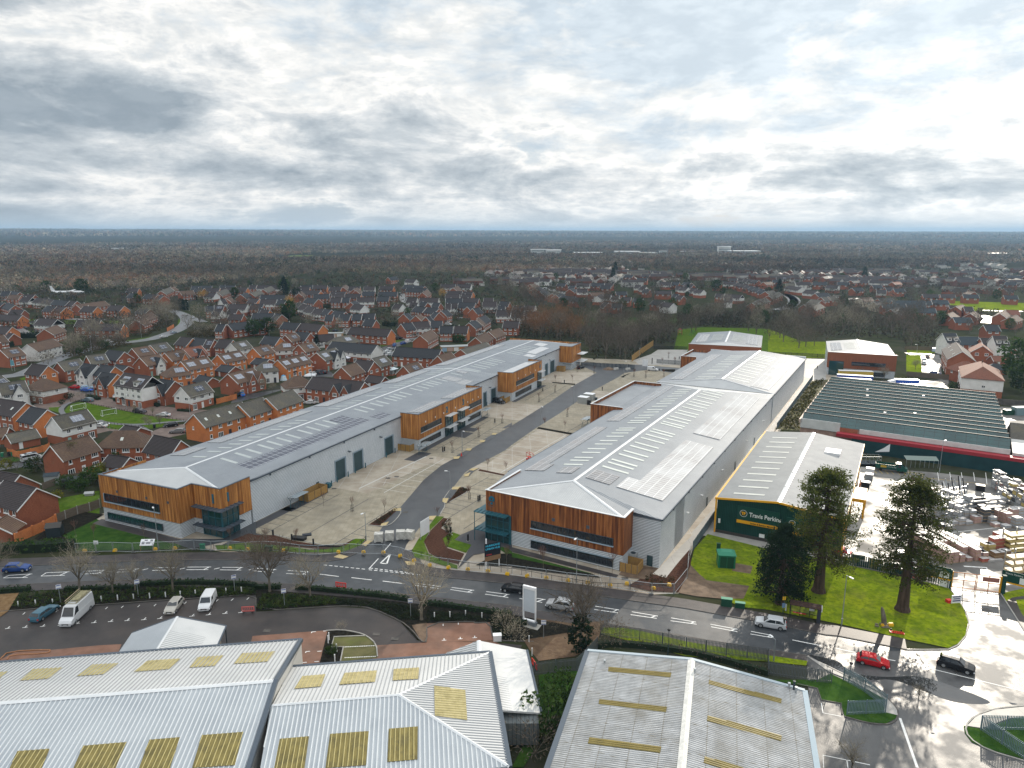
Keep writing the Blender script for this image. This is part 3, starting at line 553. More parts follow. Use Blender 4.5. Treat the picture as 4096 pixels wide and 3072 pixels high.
EV,RG,RX=9.5,11.2,15.0
zA=lambda r:EV+.03+(RG-EV)*((r+.3)/(RX+.3)if r<RX else(30.1-r)/(30.1-RX))
w=MB()
w.box(.15,.15,0,22.35,12,3.25);w.box(22.3,3.75,0,24.8,12,3.25)
w.box(0.1,11.5,0,29.8,213,9.35);w.box(24.8,8.0,0,29.8,12,3.25);w.box(22,11,3,29.7,12,9.3)
for s0,s1 in((69.9,109.4),(134.8,163.4),(200.3,212.7)):w.box(29.7,s0,0,35.45,s1,3.3)
w.bd('wall',vm,A)
tb=MB()
tb.box(0,0,3.25,22.5,.15,10.4);tb.box(0,.15,3.25,.15,11.5,10.2);tb.box(22.35,.15,3.25,22.5,3.7,10.4);tb.box(22.5,3.6,6.1,29.95,3.75,10.4);tb.box(22.5,3.6,3.25,24.6,3.76,6.1)
tb.box(29.95,3.6,6.1,30.12,8.1,10.4);tb.box(29.95,8.1,3.25,30.12,11.6,10.4)
o=tb.bd('timber_cladding',yi,A)
for s0,s1 in((69.6,109.7),(134.5,163.7),(200,213)):
 tb=MB();tb.box(29.8,s0,3.2,35.6,s0+.15,10.45);tb.box(29.8,s1-.15,3.2,35.6,s1,10.45);tb.box(35.45,s0+.15,3.2,35.6,s1-.15,10.45)
 tb.bd('timber_cladding',yi,A)
tb=MB();tb.box(0,213,3,29.8,213.15,10.45);tb.bd('timber_cladding',yi,A)
ap=(15,9.0,RG)
rf=MB()
rf.poly([(-.3,4.2,9.95),(15,9,RG),(15,200,RG),(-.3,200,EV)]);rf.f.pop();rf.v=rf.v[:-4]
rf.poly([(-.3,4.2,9.8),ap,(-.3,14,EV)]);rf.poly([(-.3,14,EV),ap,(15,206,RG),(-.3,213,EV)]);rf.poly([(29.9,3.9,10.0),(30,11.6,EV+.2),ap]);rf.poly([ap,(30,11.6,EV+.2),(30.1,14,EV),(30.1,213,EV),(15,206,RG)])
rf.poly([(-.3,213,EV),(15,206,RG),(30.1,213,EV)])
for s0,s1 in((69.7,109.6),(134.6,163.6),(200.1,212.9)):rf.poly([(29.6,s0,9.6),(35.45,s0,10.25),(35.45,s1,10.25),(29.6,s1,9.6)])
o=rf.bd('roof',zk,A);o.data.validate()
for pl in o.data.polygons:
 if pl.normal.z<0:pl.flip()
h=MB();f0=[(0,.2),(22.3,.2),(22.3,3.8),(29.8,3.8)]
h.poly([(-.2,.15,10.1),(11,.15,10.15),ap,(-.2,4.2,9.83)]);h.poly([(11,.15,10.15),(22.3,.15,10.15),(22.3,3.8,10.3),ap]);h.poly([(22.3,3.8,10.3),(29.9,3.8,10.03),ap])
o=h.bd('hip_roof',yu,A)
for pl in o.data.polygons:
 if pl.normal.z<0:pl.flip()
rd=MB();
def rl_(mb,a,b,w=.3,h=.1):
 a=Vector(a);b=Vector(b);d=(b-a).normalized();s=d.cross(Vector((0,0,1))).normalized()*w;u=Vector((0,0,h));lo=Vector((0,0,-.15))
 mb.poly([a-s+lo*0,a+u,b+u,b-s+lo*0]);mb.poly([a+u,a+s,b+s,b+u])
rl_(rd,ap,(15,206,RG),.34,.12);rl_(rd,ap,(-.3,4.2,9.84));rl_(rd,ap,(29.9,3.8,10.08));rl_(rd,(15,206,RG),(-.3,213,EV),.2);rl_(rd,(15,206,RG),(30.1,213,EV),.2)
rl_(rd,(15,130,RG),(29.8,133.6,EV+.02),.25);rl_(rd,(15,131,RG),(0,133,EV+.02),.25)
for s in(65.5,):rd.box(15,s,0,15.01,s+.01,.01)
rd.bd('ridge_cap',sL,A)
cp=MB()
cp.box(-.12,-.1,10.4,22.6,.35,10.5);cp.box(22.2,.35,10.4,22.6,3.5,10.5);cp.box(22.2,3.5,10.4,30.2,3.9,10.5);cp.box(29.8,3.9,10.4,30.2,11.6,10.5);cp.box(-.12,.35,10.3,.3,4.5,10.4);cp.bd('coping',qr,A)
for s0,s1 in((69.6,109.7),(134.5,163.7),(200,213)):
 cp=MB();cp.box(35.3,s0-.1,10.45,35.75,s1+.1,10.55);cp.box(29.8,s0-.1,10.45,35.3,s0+.2,10.55);cp.box(29.8,s1-.2,10.45,35.3,s1+.1,10.55);cp.bd('coping',qr,A)
gt=MB()
for s0,s1 in((11.6,69.6),(109.7,134.5),(163.7,200)):
 gt.box(29.8,s0,9.2,30.15,s1,9.52)
 s=s0+6
 while s<s1-2:gt.box(29.81,s,8.7,30.0,s+.3,9.2);s+=13
gt.box(-.5,14,9.25,-.1,213,9.5);gt.bd('gutter',qr,A)
yn=mat('dull rooflight',(.40,.43,.43),(.47,.50,.49),scale=.5)
rs_(A,'rooflight',yn,FA,'A',[(1905,1375),(2035,1330),(2120,1295)],16.8,23.4,zA)
rs_(A,'rooflight',yn,FA,'B',[(0,1255),(80,1225),(165,1195),(245,1165),(350,1128),(425,1100),(495,1070),(565,1045),(840,945),(905,925),(980,895),(1030,875),(1105,850),(1160,835),(1205,820),(1240,800),(1350,768),(1410,748),(1440,730),(1480,715),(1510,703),(1565,685),(1690,635),(1760,595),(1800,590),(1865,572),(1900,560),(1945,545),(1975,535),(2010,520),(2040,510)],16.8,23.4,zA)
rs_(A,'rooflight',yn,FA,'C',[(60,462),(85,450),(110,437),(135,425),(160,414),(185,404)],16.8,22.5,zA)
rs_(A,'rooflight',yn,FA,'A',[(1665,1345),(1795,1300),(1890,1268),(1985,1237),(2065,1205),(2150,1177)],9,13,zA)
rs_(A,'rooflight',yn,FA,'B',[(25,1155),(130,1112),(205,1085),(275,1057),(350,1035),(635,935),(700,912),(780,885),(835,865),(960,822),(1045,790),(1160,752),(1210,735),(1255,720),(1300,703),(1340,690),(1385,673),(1505,640),(1520,625),(1590,608),(1610,597),(1640,585),(1700,565),(1730,553),(1760,540),(1790,525),(1835,512)],9,13,zA)
qu=lambda r0,r1,s0,s1:[(r0,s0),(r1,s0),(r1,s1),(r0,s1)]
sa_(A,zA,[qu(22.3,26.2,16,60.5),qu(18,22,53.5,58.8),qu(24,27.6,63,68.5)],hg)
sa_(A,lambda r:9.6+(r-29.6)*.11 if r>29.6 else zA(r),[qu(28.4+1.3,34.6,73,88.5),qu(29.9,34.6,92.5,107.5)],kj)
sa_(A,zA,[qu(1.2,5.6,17,23.5),qu(1,5.5,28,62),qu(1,6,68,96),qu(1,6,104,128),qu(1,6,140,195),qu(18,24,113.5,119),qu(24.5,28,112,119),qu(17,21,126,129)],mat('dull solar glass',(.20,.205,.215),(.25,.255,.26),scale=.3,qa=.25,zx=(1.05,1.75,.10,(.42,.43,.45)),qp=.8))
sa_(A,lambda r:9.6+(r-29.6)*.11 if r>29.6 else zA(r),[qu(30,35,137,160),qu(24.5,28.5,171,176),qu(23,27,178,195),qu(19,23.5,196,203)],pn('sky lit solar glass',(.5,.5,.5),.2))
Fr=lambda u,z,d:(u,-d,z)
ws_(A,Fr,1.3,17.1,4.85,6.4,12,gm=jt);ws_(A,Fr,1.7,17.4,.95,2.25,12,gm=gt__)
sl=MB();sl.box(1.1,-.3,4.6,17.3,-.01,4.75);sl.box(1.05,-.2,4.75,1.2,-.01,6.5);sl.bd('sill',wn,A)
for r,z in((5.2,7.4),(13.7,7.3),(19.7,7.3)):MB().box(r-.25,-.06,z-.25,r+.25,0,z+.25).bd('vent',qr,A)
gl=MB();gl.box(24.75,3.68,.1,29.9,3.9,6.0);gl.box(29.7,3.9,.1,29.92,8.0,6.0);g=gl.bd('lobby_glazing',gt__,A)
mu=MB()
for r in(24.75,26.4,28.1,29.8):mu.box(r-.07,3.58,0,r+.07,3.72,6.1)
for z in(0,2.1,4.0,5.9):mu.box(24.7,3.6,z,29.95,3.7,z+.14)
for s in(3.7,5.1,6.6,8.0):mu.box(29.88,s-.07,0,30.02,s+.07,6.1)
for z in(0,2.1,4.0,5.9):mu.box(29.9,3.7,z,30.0,8.0,z+.14)
mu.bd('mullion',qv,A)
for z in(6.1,2.2):
 mb=MB();mb.box(23.4,2.2,z,31.4,3.6,z+.12);mb.box(30.12,3.6,z,31.4,8.3,z+.12)
 for k in range(8):mb.box(23.4+k*1.1,2.15,z+.12,23.52+k*1.1,3.6,z+.24)
 for k in range(5):mb.box(30.12,3.6+k*1.1,z+.12,31.45,3.72+k*1.1,z+.24)
 mb.bd('canopy',qr,A)
tm_('1',2.7,jl,'unit_number',A,(28.1,3.5,7.2),(PI/2,0,0),zq=.05);tm_('1',2.7,jl,'unit_number',A,(30.2,5.4,7.3),(PI/2,0,PI/2),zq=.05)
Rt=lambda x:(lambda u,z,d:(x+d,u,z))
for s0,s1,z0,z1,n in((70.9,82.2,5.0,6.4,10),(100.3,108.9,5.0,6.4,8),(138.2,155.3,5.2,6.6,14)):ws_(A,Rt(35.6),s0,s1,z0,z1,n);sl=MB();sl.box(35.61,s0-.2,z0-.25,35.8,s1+.2,z0-.1);sl.bd('sill',sL,A)
for s0,s1,z0,z1,n in((70.9,82.0,1.1,2.4,10),(100.0,108.5,1.1,2.4,8),(138,152.8,1.0,2.5,12)):ws_(A,Rt(35.47),s0,s1,z0,z1,n)
for s0,s1 in((84.8,89.4),(92.6,97.3),(159.2,163.0)):
 MB().box(35.5,s0,.1,35.72,s1,6.3).bd('lobby_glazing',gt__,A)
 mu=MB()
 for k in range(4):q=s0+(s1-s0)*k/3;mu.box(35.7,q-.06,0,35.82,q+.06,6.4)
 for z in(0,3.0,4.4,6.3):mu.box(35.7,s0,z,35.8,s1,z+.13)
 mu.bd('mullion',sd_,A)
 for z in(6.4,2.9):
  mb=MB();mb.box(35.72,s0-.3,z,37.4,s1+.3,z+.14)
  for k in range(6):q=s0-.3+(s1-s0+.5)*k/5;mb.box(35.75,q,z+.14,37.45,q+.1,z+.24)
  mb.bd('canopy',sL,A)
tm_('2',2.6,jl,'unit_number',A,(35.65,85.9,7.3),(PI/2,0,PI/2),zq=.06);tm_('3',2.6,jl,'unit_number',A,(35.65,96.5,7.3),(PI/2,0,PI/2),zq=.06)
tm_('4',2.4,jl,'unit_number',A,(35.65,161.8,7.4),(PI/2,0,PI/2),zq=.06);tm_('5',2.3,jl,'unit_number',A,(35.65,211.6,7.5),(PI/2,0,PI/2),zq=.06)
for s in(73.5,79,84,91.3,99.5,103,107,140,147,152,157):MB().box(35.6,s-.2,7.3,35.66,s+.2,7.8).bd('vent',sL,A)
for s0,s1,zt in((39.9,43.6,5),(47.3,50.9,5),(61.4,65.2,5),(122.6,124.9,5),(128.9,132.6,5),(182.4,185.4,5),(188.6,193.4,5.2)):
 fr=MB();fr.box(29.8,s0-.25,0,29.95,s0,zt+.3);fr.box(29.8,s1,0,29.95,s1+.5,zt+.3);fr.box(29.8,s0,zt,29.95,s1,zt+.3)
 f=fr.bd('door_frame',pn('blue grey trim',(.22,.28,.33)),A);MB().box(29.75,s0,.02,29.84,s1,zt).bd('roller_shutter',ke,A)
MB().box(29.8,32.5,0,29.88,33.5,2.1).bd('door',ke,A)
for s in(45,59,115,127,187):MB().box(29.8,s,6.2,30.5,s+.35,6.35).box(30.3,s-.2,6.1,30.7,s+.55,6.2).bd('wall_light',qr,A)
for z in(6.0,2.6):
 mb=MB();mb.box(35.6,207,z,38.6,214.5,z+.14);mb.bd('canopy',sL,A)
B=tg('warehouse_block','large grey roofed warehouse with a red brown timber front numbered 8','warehouse',(*FB.o,0),-FB.a)
BL,BR,BX,BE,BG=-3.2,33.6,14.2,9.5,11.9
zB=lambda r:BE+.03+(BG-BE)*((r-BL)/(BX-BL)if r<BX else(33.8-r)/(33.8-BX))
w=MB();w.box(5.2,.15,0,28.2,20,3.15);w.box(28.2,4.6,0,33.6,20,9.3);w.box(0,6,0,28.2,20,9.2);w.box(-3,14,0,33.6,119.5,9.35);w.box(-10.3,76.4,0,-3,113.6,3.2);w.bd('wall',vm,B)
tb=MB();tb.box(-.4,0,6.0,28.35,.15,10.4);tb.box(5.0,.01,3.15,28.35,.16,6.0);tb.box(28.2,.15,3.15,28.36,4.7,10.4);tb.box(-.4,.15,6.0,-.25,14.0,10.3);tb.box(-.4,5,3.15,-.25,14,6.0);tb.bd('timber_cladding',yh,B)
tb=MB();tb.box(-10.5,76.2,3.2,-.6,76.35,10.45);tb.box(-10.5,76.35,3.2,-10.35,113.8,10.45);tb.box(-10.5,113.65,3.2,-1,113.8,10.45);tb.bd('timber_cladding',yh,B)
rf=MB();apb=(BX,9.5,BG)
rf.poly([apb,(BX,104,BG),(BL,119.5,BE),(BL,14.2,BE)]);rf.poly([(-.4,.4,10.0),apb,(BL,14.2,BE)]);rf.poly([(28.2,.4,10.0),(28.2,4.5,BE+.4),(33.8,4.5,BE),apb]);rf.poly([apb,(33.8,4.5,BE),(33.8,119.5,BE),(BX,104,BG)])
rf.poly([(-10.35,76.3,9.5),(-3.2,76.3,BE+.02),(-3.2,113.7,BE+.02),(-10.35,113.7,9.5)])
o=rf.bd('roof',zk,B)
for pl in o.data.polygons:
 if pl.normal.z<0:pl.flip()
h=MB();h.poly([(-.4,.15,10.1),(14,.15,10.15),apb]);h.poly([(14,.15,10.15),(28.25,.15,10.1),apb]);h2=MB();h2.poly([(BL,119.5,BE),(BX,104,BG),(33.8,119.5,BE)]);h2.bd('rear_hip_roof',yu,B)
o=h.bd('hip_roof',yu,B)
for pl in o.data.polygons:
 if pl.normal.z<0:pl.flip()
rd=MB();rl_(rd,apb,(BX,104,BG),.36,.12);rl_(rd,apb,(-.3,.3,10.1),.35);rl_(rd,apb,(28.2,.3,10.1),.35);rl_(rd,(BX,104,BG),(BL,119.5,BE),.25);rl_(rd,(BX,104,BG),(33.8,119.5,BE),.25);rd.bd('ridge_cap',sL,B)
cp=MB();cp.box(-.55,-.12,10.4,28.5,.3,10.5);cp.box(28.0,.3,10.4,28.5,4.8,10.5);cp.box(-.55,.3,10.3,-.1,14.2,10.4);cp.box(-10.65,76.1,10.45,-.6,76.5,10.55);cp.box(-10.65,76.5,10.45,-10.2,113.9,10.55);cp.box(-10.2,113.5,10.45,-1,113.9,10.55);cp.bd('coping',sL,B)
gt=MB();gt.box(33.6,4.6,9.2,34.0,119.5,9.5)
s=12
while s<118:gt.box(33.61,s,8.6,33.8,s+.35,9.2);s+=10.5
gt.box(28.3,4.4,9.25,33.7,4.6,9.55);gt.box(BL-.3,14.2,9.2,BL,76,9.48);gt.bd('gutter',qr,B)
rs_(B,'rooflight',wz,FB,'C',[(750,1465),(800,1430),(830,1405),(890,1358),(935,1328),(990,1285),(1030,1255),(1085,1215),(1120,1185),(1160,1158),(1185,1140),(1253,1088),(1275,1073),(1308,1048),(1338,1027),(1378,995),(1408,975),(1447,945),(1480,920),(1510,900),(1535,880),(1570,853),(1600,830),(1622,813),(1650,796)],15.6,21.4,zB)
rs_(B,'rooflight',wz,FB,'C',[(430,1420),(485,1385),(520,1360),(585,1317),(632,1285),(695,1245),(740,1215),(795,1178),(838,1150),(878,1125),(905,1108),(980,1060),(1005,1043),(1038,1020),(1072,997),(1118,970),(1148,948),(1190,920),(1230,895),(1260,875),(1288,857),(1325,832),(1365,808),(1388,793),(1412,777)],7,11.4,zB)
sa_(B,zB,[[(24.6,19),(22,19),(22,12.6),(31.4,12.6),(31.4,52),(24.6,52)],qu(24.6,31.2,59,110.5)],mat('sky glare solar glass',(.34,.32,.31),(.5,.5,.5),scale=.12,qa=.22,qb=6,zx=(1.05,1.75,.12,(.72,.72,.71)),qp=.9))  # paler copy of the roof panels with the sky reflection in its colour
sa_(B,zB,[[(.2,15),(4.8,15),(4.8,20),(3.4,20),(3.4,54.5),(.2,54.5)],qu(.4,4,61.5,112),qu(8.2,11.7,14,18.3),qu(15.4,20.6,12.6,18)],kj)
ws_(B,Fr,9.8,26.3,4.7,6.0,15);ws_(B,Fr,9.8,26.4,.65,2.0,15)
sl=MB();sl.box(9.6,-.3,4.45,26.5,-.01,4.6);sl.box(9.6,-.12,2.1,26.6,-.01,2.2);sl.bd('sill',wn,B)
for r in(14.4,21.4):MB().box(r-.3,-.06,6.9,r+.3,0,7.5).bd('vent',qr,B)
MB().box(-.35,-.05,.1,5.0,.14,5.9).box(-.45,.14,.1,-.3,4.9,5.9).bd('lobby_glazing',gt__,B)
mu=MB()
for r in(-.4,.9,2.3,3.6,4.95):mu.box(r-.08,-.16,0,r+.08,-.03,6.0)
for z in(0,1.5,3.0,4.5,5.85):mu.box(-.45,-.14,z,5.0,-.05,z+.12);mu.box(-.56,0,z,-.46,5,z+.12)
mu.box(4.95,-.16,0,5.3,.1,6.0);mu.bd('mullion',qv,B)
for z in(6.05,2.4):
 mb=MB();mb.box(-2.2,-1.7,z,5.0,-.02,z+.12)
 for k in range(9):mb.box(-2.2+k*.85,-1.75,z+.12,-2.1+k*.85,-.02,z+.22)
 mb.box(-2.2,-.02,z,-.5,5,z+.12);mb.bd('canopy',qv,B)
mb=MB();mb.tube((-2.1,-1.6,0),(-2.1,-1.6,6.1),.07);mb.tube((4.8,-1.6,2.4),(4.8,-1.6,2.6),.07);mb.bd('post',qv,B)
tm_('8',2.9,jl,'unit_number',B,(.95,-.08,7.3),(PI/2,0,0),zq=.07)
MB().box(31.3,4.5,.05,32.4,4.62,2.05).bd('door',ke,B)
for s in(38.5,67,92):MB().box(33.6,s,.1,33.68,s+1,2.2).bd('door',ke,B)
for s in(22,33,52,80,104):MB().box(33.6,s,4.5,34.1,s+.3,4.65).bd('wall_light',sL,B)
C2=tg('rear_warehouse','grey roofed warehouse directly behind number 8 with a raised timber box on its left side','warehouse',(*FB.w(0,120.2),0),-FB.a)
CL,CR,CX=-4.8,33.8,16.3
zC=lambda r:BE+(BG-BE)*((r-CL)/(CX-CL)if r<CX else(CR-r)/(CR-CX))
MB().box(CL+.2,.1,0,CR-.1,75,9.35).box(-10.8,51.5,0,CL,69,3.2).bd('wall',vm,C2)
rf=MB();ac=(CX,4.5,BG);rf.poly([(CL,0,BE),ac,(CX,71,BG),(CL,75.5,BE)]);rf.poly([ac,(CR,0,BE),(CR,75.5,BE),(CX,71,BG)]);rf.poly([(-10.8,51.4,9.5),(CL,51.4,9.5),(CL,69,9.5),(-10.8,69,9.5)]);rf.poly([(CX,71,BG),(CR,75.5,BE),(CL,75.5,BE)])
o=rf.bd('roof',zk,C2)
for pl in o.data.polygons:
 if pl.normal.z<0:pl.flip()
h=MB();h.poly([(CL,-.05,BE),(CR,-.05,BE),ac]);o=h.bd('hip_roof',yu,C2)
rd=MB();rl_(rd,ac,(CX,71,BG),.36,.12);rl_(rd,ac,(CL,0,BE),.25);rl_(rd,ac,(CR,0,BE),.25);rd.bd('ridge_cap',sL,C2)
tb=MB();tb.box(-11,51.2,3.2,CL,51.35,10.4);tb.box(-11,51.35,3.2,-10.85,69.2,10.4);tb.box(-11,69.05,3.2,CL,69.2,10.4);tb.bd('timber_cladding',yh,C2)
cp=MB();cp.box(-11.1,51.1,10.4,CL,51.5,10.5);cp.box(-11.1,51.5,10.4,-10.7,69.3,10.5);cp.box(CL,75.2,9.5,CR,75.7,10.2);cp.bd('coping',sL,C2)
MB().box(CR-.1,0,9.1,CR+.3,75.5,9.48).bd('gutter',qr,C2)
FC=vg(FB.w(0,120.2),29.2)
rs_(C2,'rooflight',wz,FC,'C',[(1845,690),(1870,675),(1895,652),(1930,628),(1945,612),(1975,590),(2000,570),(2015,558),(2040,540),(2065,520),(2080,510),(2095,498),(2105,488)],17.5,24.5,zC)
rs_(C2,'rooflight',wz,FC,'C',[(1575,675),(1595,660),(1630,638),(1670,610),(1685,598),(1720,578),(1750,560),(1768,548),(1795,530),(1820,512),(1835,500),(1850,490),(1865,478)],7,13,zC)
sa_(C2,zC,[qu(-1.5,3,4.5,62)],kj);sa_(C2,zC,[qu(25.8,31.6,3.5,62)],zu['sky glare solar glass'])
def kl(o,a,Wd,Dp,qh,glz,z=9.5):
 F=vg(o,a);t=tg('small_warehouse',qh,'warehouse',(*o,0),-F.a);zs=lambda r:z-.3+1.6*(r/(Wd/2)if r<Wd/2 else(Wd-r)/(Wd/2))
 MB().box(.2,.2,0,Wd-.2,Dp,z-.4).bd('wall',vm,t)
 tb=MB();tb.box(0,0,3.2,Wd,.15,z+.4);tb.box(-.0,.15,3.2,.15,4,z+.4);tb.box(Wd-.15,.15,3.2,Wd,4,z+.4);tb.bd('timber_cladding',fk,t)
 rf=MB();rf.poly([(0,.2,z-.3),(Wd/2,5,z+1.3),(Wd/2,Dp,z+1.3),(0,Dp,z-.3)]);rf.poly([(Wd/2,5,z+1.3),(Wd,.2,z-.3),(Wd,Dp,z-.3),(Wd/2,Dp,z+1.3)]);o_=rf.bd('roof',zk,t)
 for pl in o_.data.polygons:
  if pl.normal.z<0:pl.flip()
 MB().poly([(0,.18,z+.1),(Wd,.18,z+.1),(Wd/2,5,z+1.3)]).bd('hip_roof',yu,t)
 rd=MB();rl_(rd,(Wd/2,5,z+1.3),(Wd/2,Dp,z+1.3),.4,.12);rd.box(-.1,-.1,z+.4,Wd+.1,.3,z+.52);rd.bd('ridge_cap',sL,t)
 for k in range(7):
  s=Dp*.3+k*Dp*.07
  for r0,r1 in((Wd*.27,Wd*.43),(Wd*.57,Wd*.73)):
   mb=MB();mb.poly([(r0,s,zs(r0)+.08),(r1,s,zs(r1)+.08),(r1,s+.9,zs(r1)+.08),(r0,s+.9,zs(r0)+.08)]);mb.bd('rooflight',wz,t)
 sa_(t,zs,[qu(Wd*.06,Wd*.22,Dp*.2,Dp*.8),qu(Wd*.78,Wd*.94,Dp*.2,Dp*.85)],kj)
 if glz:
  MB().box(.8,-.08,.1,6.5,0,6.2).bd('lobby_glazing',gt__,t);ws_(t,Fr,9.5,Wd-4,4.8,6.2,10);ws_(t,lambda u,z_,d:(u,-d+.2,z_),9,Wd-4,.7,2.2,10)
 return t
pa,pb=P('C',1527,378,9.9),P('C',2155,410,9.9);dd=math.degrees(math.atan2(pb[1]-pa[1],pb[0]-pa[0]))
kl(pa,-dd,math.dist(pa,pb),44,'small timber clad warehouse behind the rear warehouse, left of two by the park','')
pa,pb=P('D',520,448,9.9),P('D',1117,482,9.9);dd=math.degrees(math.atan2(pb[1]-pa[1],pb[0]-pa[0]))
kl(pa,-dd,math.dist(pa,pb),38,'small timber clad warehouse with teal glazed corner, behind the parked blue lorry trailers',1)
T_=tg('merchant_building','dark green metal shed with amber trim and a wide name board','shed',(*FT.o,0),-FT.a)
TE,TG,TW,TD=7.4,8.7,23.6,56
MB().box(.15,.15,.6,TW-.15,TD-.1,TE-.1).poly([(.15,.15,TE-.1),(TW-.15,.15,TE-.1),(TW/2,.15,TG-.1)]).bd('wall',xj,T_)
MB().box(.0,-.05,0,TW,TD,.6).bd('plinth',pn('dark brick plinth',(.05,.045,.04)),T_)
zT=lambda r:TE+(TG-TE)*(r/(TW/2)if r<TW/2 else(TW-r)/(TW/2))
MB().poly([(-.2,-.2,zT(0)),(TW/2,-.2,TG),(TW/2,TD,TG),(-.2,TD,zT(0))]).bd('roof',mat('shaded merchant roof',(.155,.175,.19),(.21,.23,.245),scale=.3,qa=.6,qg=(0,.5,.3,(.13,.14,.145),.015)),T_)  # darker copy of the roof sheet, shade of the left slope in its colour
MB().poly([(TW/2,-.2,TG),(TW+.2,-.2,TE),(TW+.2,TD,TE),(TW/2,TD,TG)]).bd('roof',mat('lit merchant roof',(.29,.29,.29),(.36,.36,.355),scale=.3,qa=.75,qp=.08,qg=(0,.5,.3,(.34,.35,.36),.015)),T_)  # paler copy of the same sheet, sunlight on this slope in its colour
rd=MB();rl_(rd,(TW/2,-.2,TG),(TW/2,TD,TG),.4,.1);rd.bd('ridge_cap',sL,T_)
tr=MB();
for a,b in(((-.25,-.3,TE-.25),(TW/2,-.3,TG-.25)),((TW/2,-.3,TG-.25),(TW+.25,-.3,TE-.25))):
 tr.poly([a,b,(b[0],b[1],b[2]+.4),(a[0],a[1],a[2]+.4)]);tr.poly([(a[0],-.2,a[2]+.4),(a[0],a[1],a[2]+.4),(b[0],b[1],b[2]+.4),(b[0],-.2,b[2]+.4)])
tr.box(-.2,-.15,0,.1,.05,TE);tr.box(TW-.1,-.15,0,TW+.2,.05,TE);tr.box(-.35,0,TE-.3,-.05,TD,TE+.02);tr.box(TW+.0,0,TE-.4,TW+.35,TD,TE-.02)
for s in(8,20,30,44):tr.box(TW,s,0,TW+.15,s+.5,TE)
tr.bd('trim',ty_,T_)
for k in range(11):s=3+k*4.6;MB().poly([(2.6,s,zT(2.6)+.05),(8.6,s,zT(8.6)+.05),(8.6,s+.9,zT(8.6)+.05),(2.6,s+.9,zT(2.6)+.05)]).bd('rooflight',mat('cream rooflight',(.40,.42,.40),(.48,.5,.47),scale=.5),T_)
for r,s,w_ in((16,40,3.4),):MB().box(r,s,zT(r)-.3,r+w_,s+4,zT(r)+.25).bd('roof_hatch',sL,T_)
for s in(8,18,28,40,50):MB().tube((TW/2,s,TG),(TW/2,s,TG+.7),.05).box(TW/2-.15,s-.1,TG+.6,TW/2+.15,s+.1,TG+.75).bd('anchor_post',sg_,T_)
MB().box(4.3,-.25,3.0,12.2,-.05,6.6).bd('signboard',pn('sign green',(.003,.05,.036),.5),T_)
MB().box(4.2,-.32,3.1,12.1,-.26,3.75).bd('sign_stripe',ty_,T_)
tm_('Travis Perkins',1.25,wp_,'sign_lettering',T_,(6.55,-.3,4.75),(PI/2,0,0),va=.03,zq=.015,wv='LEFT',sx=.84)
tm_('Timber & Builders Merchant',.42,ql,'sign_lettering',T_,(6.8,-.36,3.28),(PI/2,0,0),va=.02,zq=.006,wv='LEFT')
def kz(cx,z,r,mt,nm,par,y=-.3,rr=.07):
 mb=MB();n=20
 for i in range(n):
  a=2*PI*i/n;b=2*PI*(i+1)/n
  mb.poly([(cx+r*math.cos(a),y,z+r*math.sin(a)),(cx+r*math.cos(b),y,z+r*math.sin(b)),(cx+(r-rr)*math.cos(b),y,z+(r-rr)*math.sin(b)),(cx+(r-rr)*math.cos(a),y,z+(r-rr)*math.sin(a))])
 return mb.bd(nm,mt,par)
kz(5.45,5.2,.72,wp_,'logo_ring',T_);tm_('TP',.8,ty_,'logo',T_,(5.45,-.3,4.92),(PI/2,0,0),va=.03,zq=.05,sx=.85)
MB().box(13.6,-.25,2.6,17.8,-.05,6.0).bd('signboard',pn('sign green',(.003,.05,.036),.5),T_);MB().box(13.5,-.32,2.8,17.7,-.26,3.4).bd('sign_stripe',ty_,T_)
kz(14.6,5.0,.6,wp_,'logo_ring',T_);tm_('TP',.66,ty_,'logo',T_,(14.6,-.3,4.76),(PI/2,0,0),va=.03,zq=.04,sx=.85);tm_('Travis Perkins',.5,wp_,'sign_lettering',T_,(14,-.3,4.0),(PI/2,0,0),va=.02,wv='LEFT')
MB().box(8.7,-.2,.8,9.7,-.05,1.5).bd('notice',wp_,T_);MB().box(.6,-.2,2.2,1.0,-.05,3.1).bd('notice',wp_,T_)
mb=MB();mb.box(TW+.1,22,3.6,TW+2.6,30,4.3);mb.box(TW+2.2,22,0,TW+2.6,22.5,3.6);mb.box(TW+2.2,29.5,0,TW+2.6,30,3.6);mb.bd('entrance_porch',ty_,T_);MB().box(TW+.3,22.2,4.3,TW+2.4,29.8,4.34).bd('porch_roof',sL,T_)
MB().box(TW-.14,24,.1,TW+.05,28.5,3.4).bd('door',jt,T_)
SF0,SF1=P('D',285,1030,6.5),P('D',2100,1272,6.5);SB0=P('D',540,690,6.5)
sa=math.degrees(math.atan2(SF1[1]-SF0[1],SF1[0]-SF0[0]));FS=vg(SF0,-sa);SWd=math.dist(SF0,SF1);sb=FS.l(SB0);SD=sb[1]
S=tg('saw_tooth_works','wide works building with rows of dark green glazed saw tooth roofs, behind the merchant yard','factory',(*SF0,0),-FS.a)
skew=sb[0]/SD
def SX(s):return skew*s
MBw=MB();MBw.prism([(0,0),(SWd,0),(SWd+SX(SD),SD),(SX(SD),SD)],0,5.6);MBw.bd('wall',mat('pinkish brick',(.30,.19,.15),(.42,.28,.22),scale=1,qa=.8),S)
NR=13;ki=SD/NR
gg=mat('green patent glazing',(.007,.035,.038),(.015,.07,.072),scale=.12,qe=(1,.5,1),qa=.22,qb=9,lo=.35,hi=.65,zx=(2.4,1.5,.09,(.006,.016,.016)),big=[(.05,(.05,.13,.14),.35)],qp=.6)
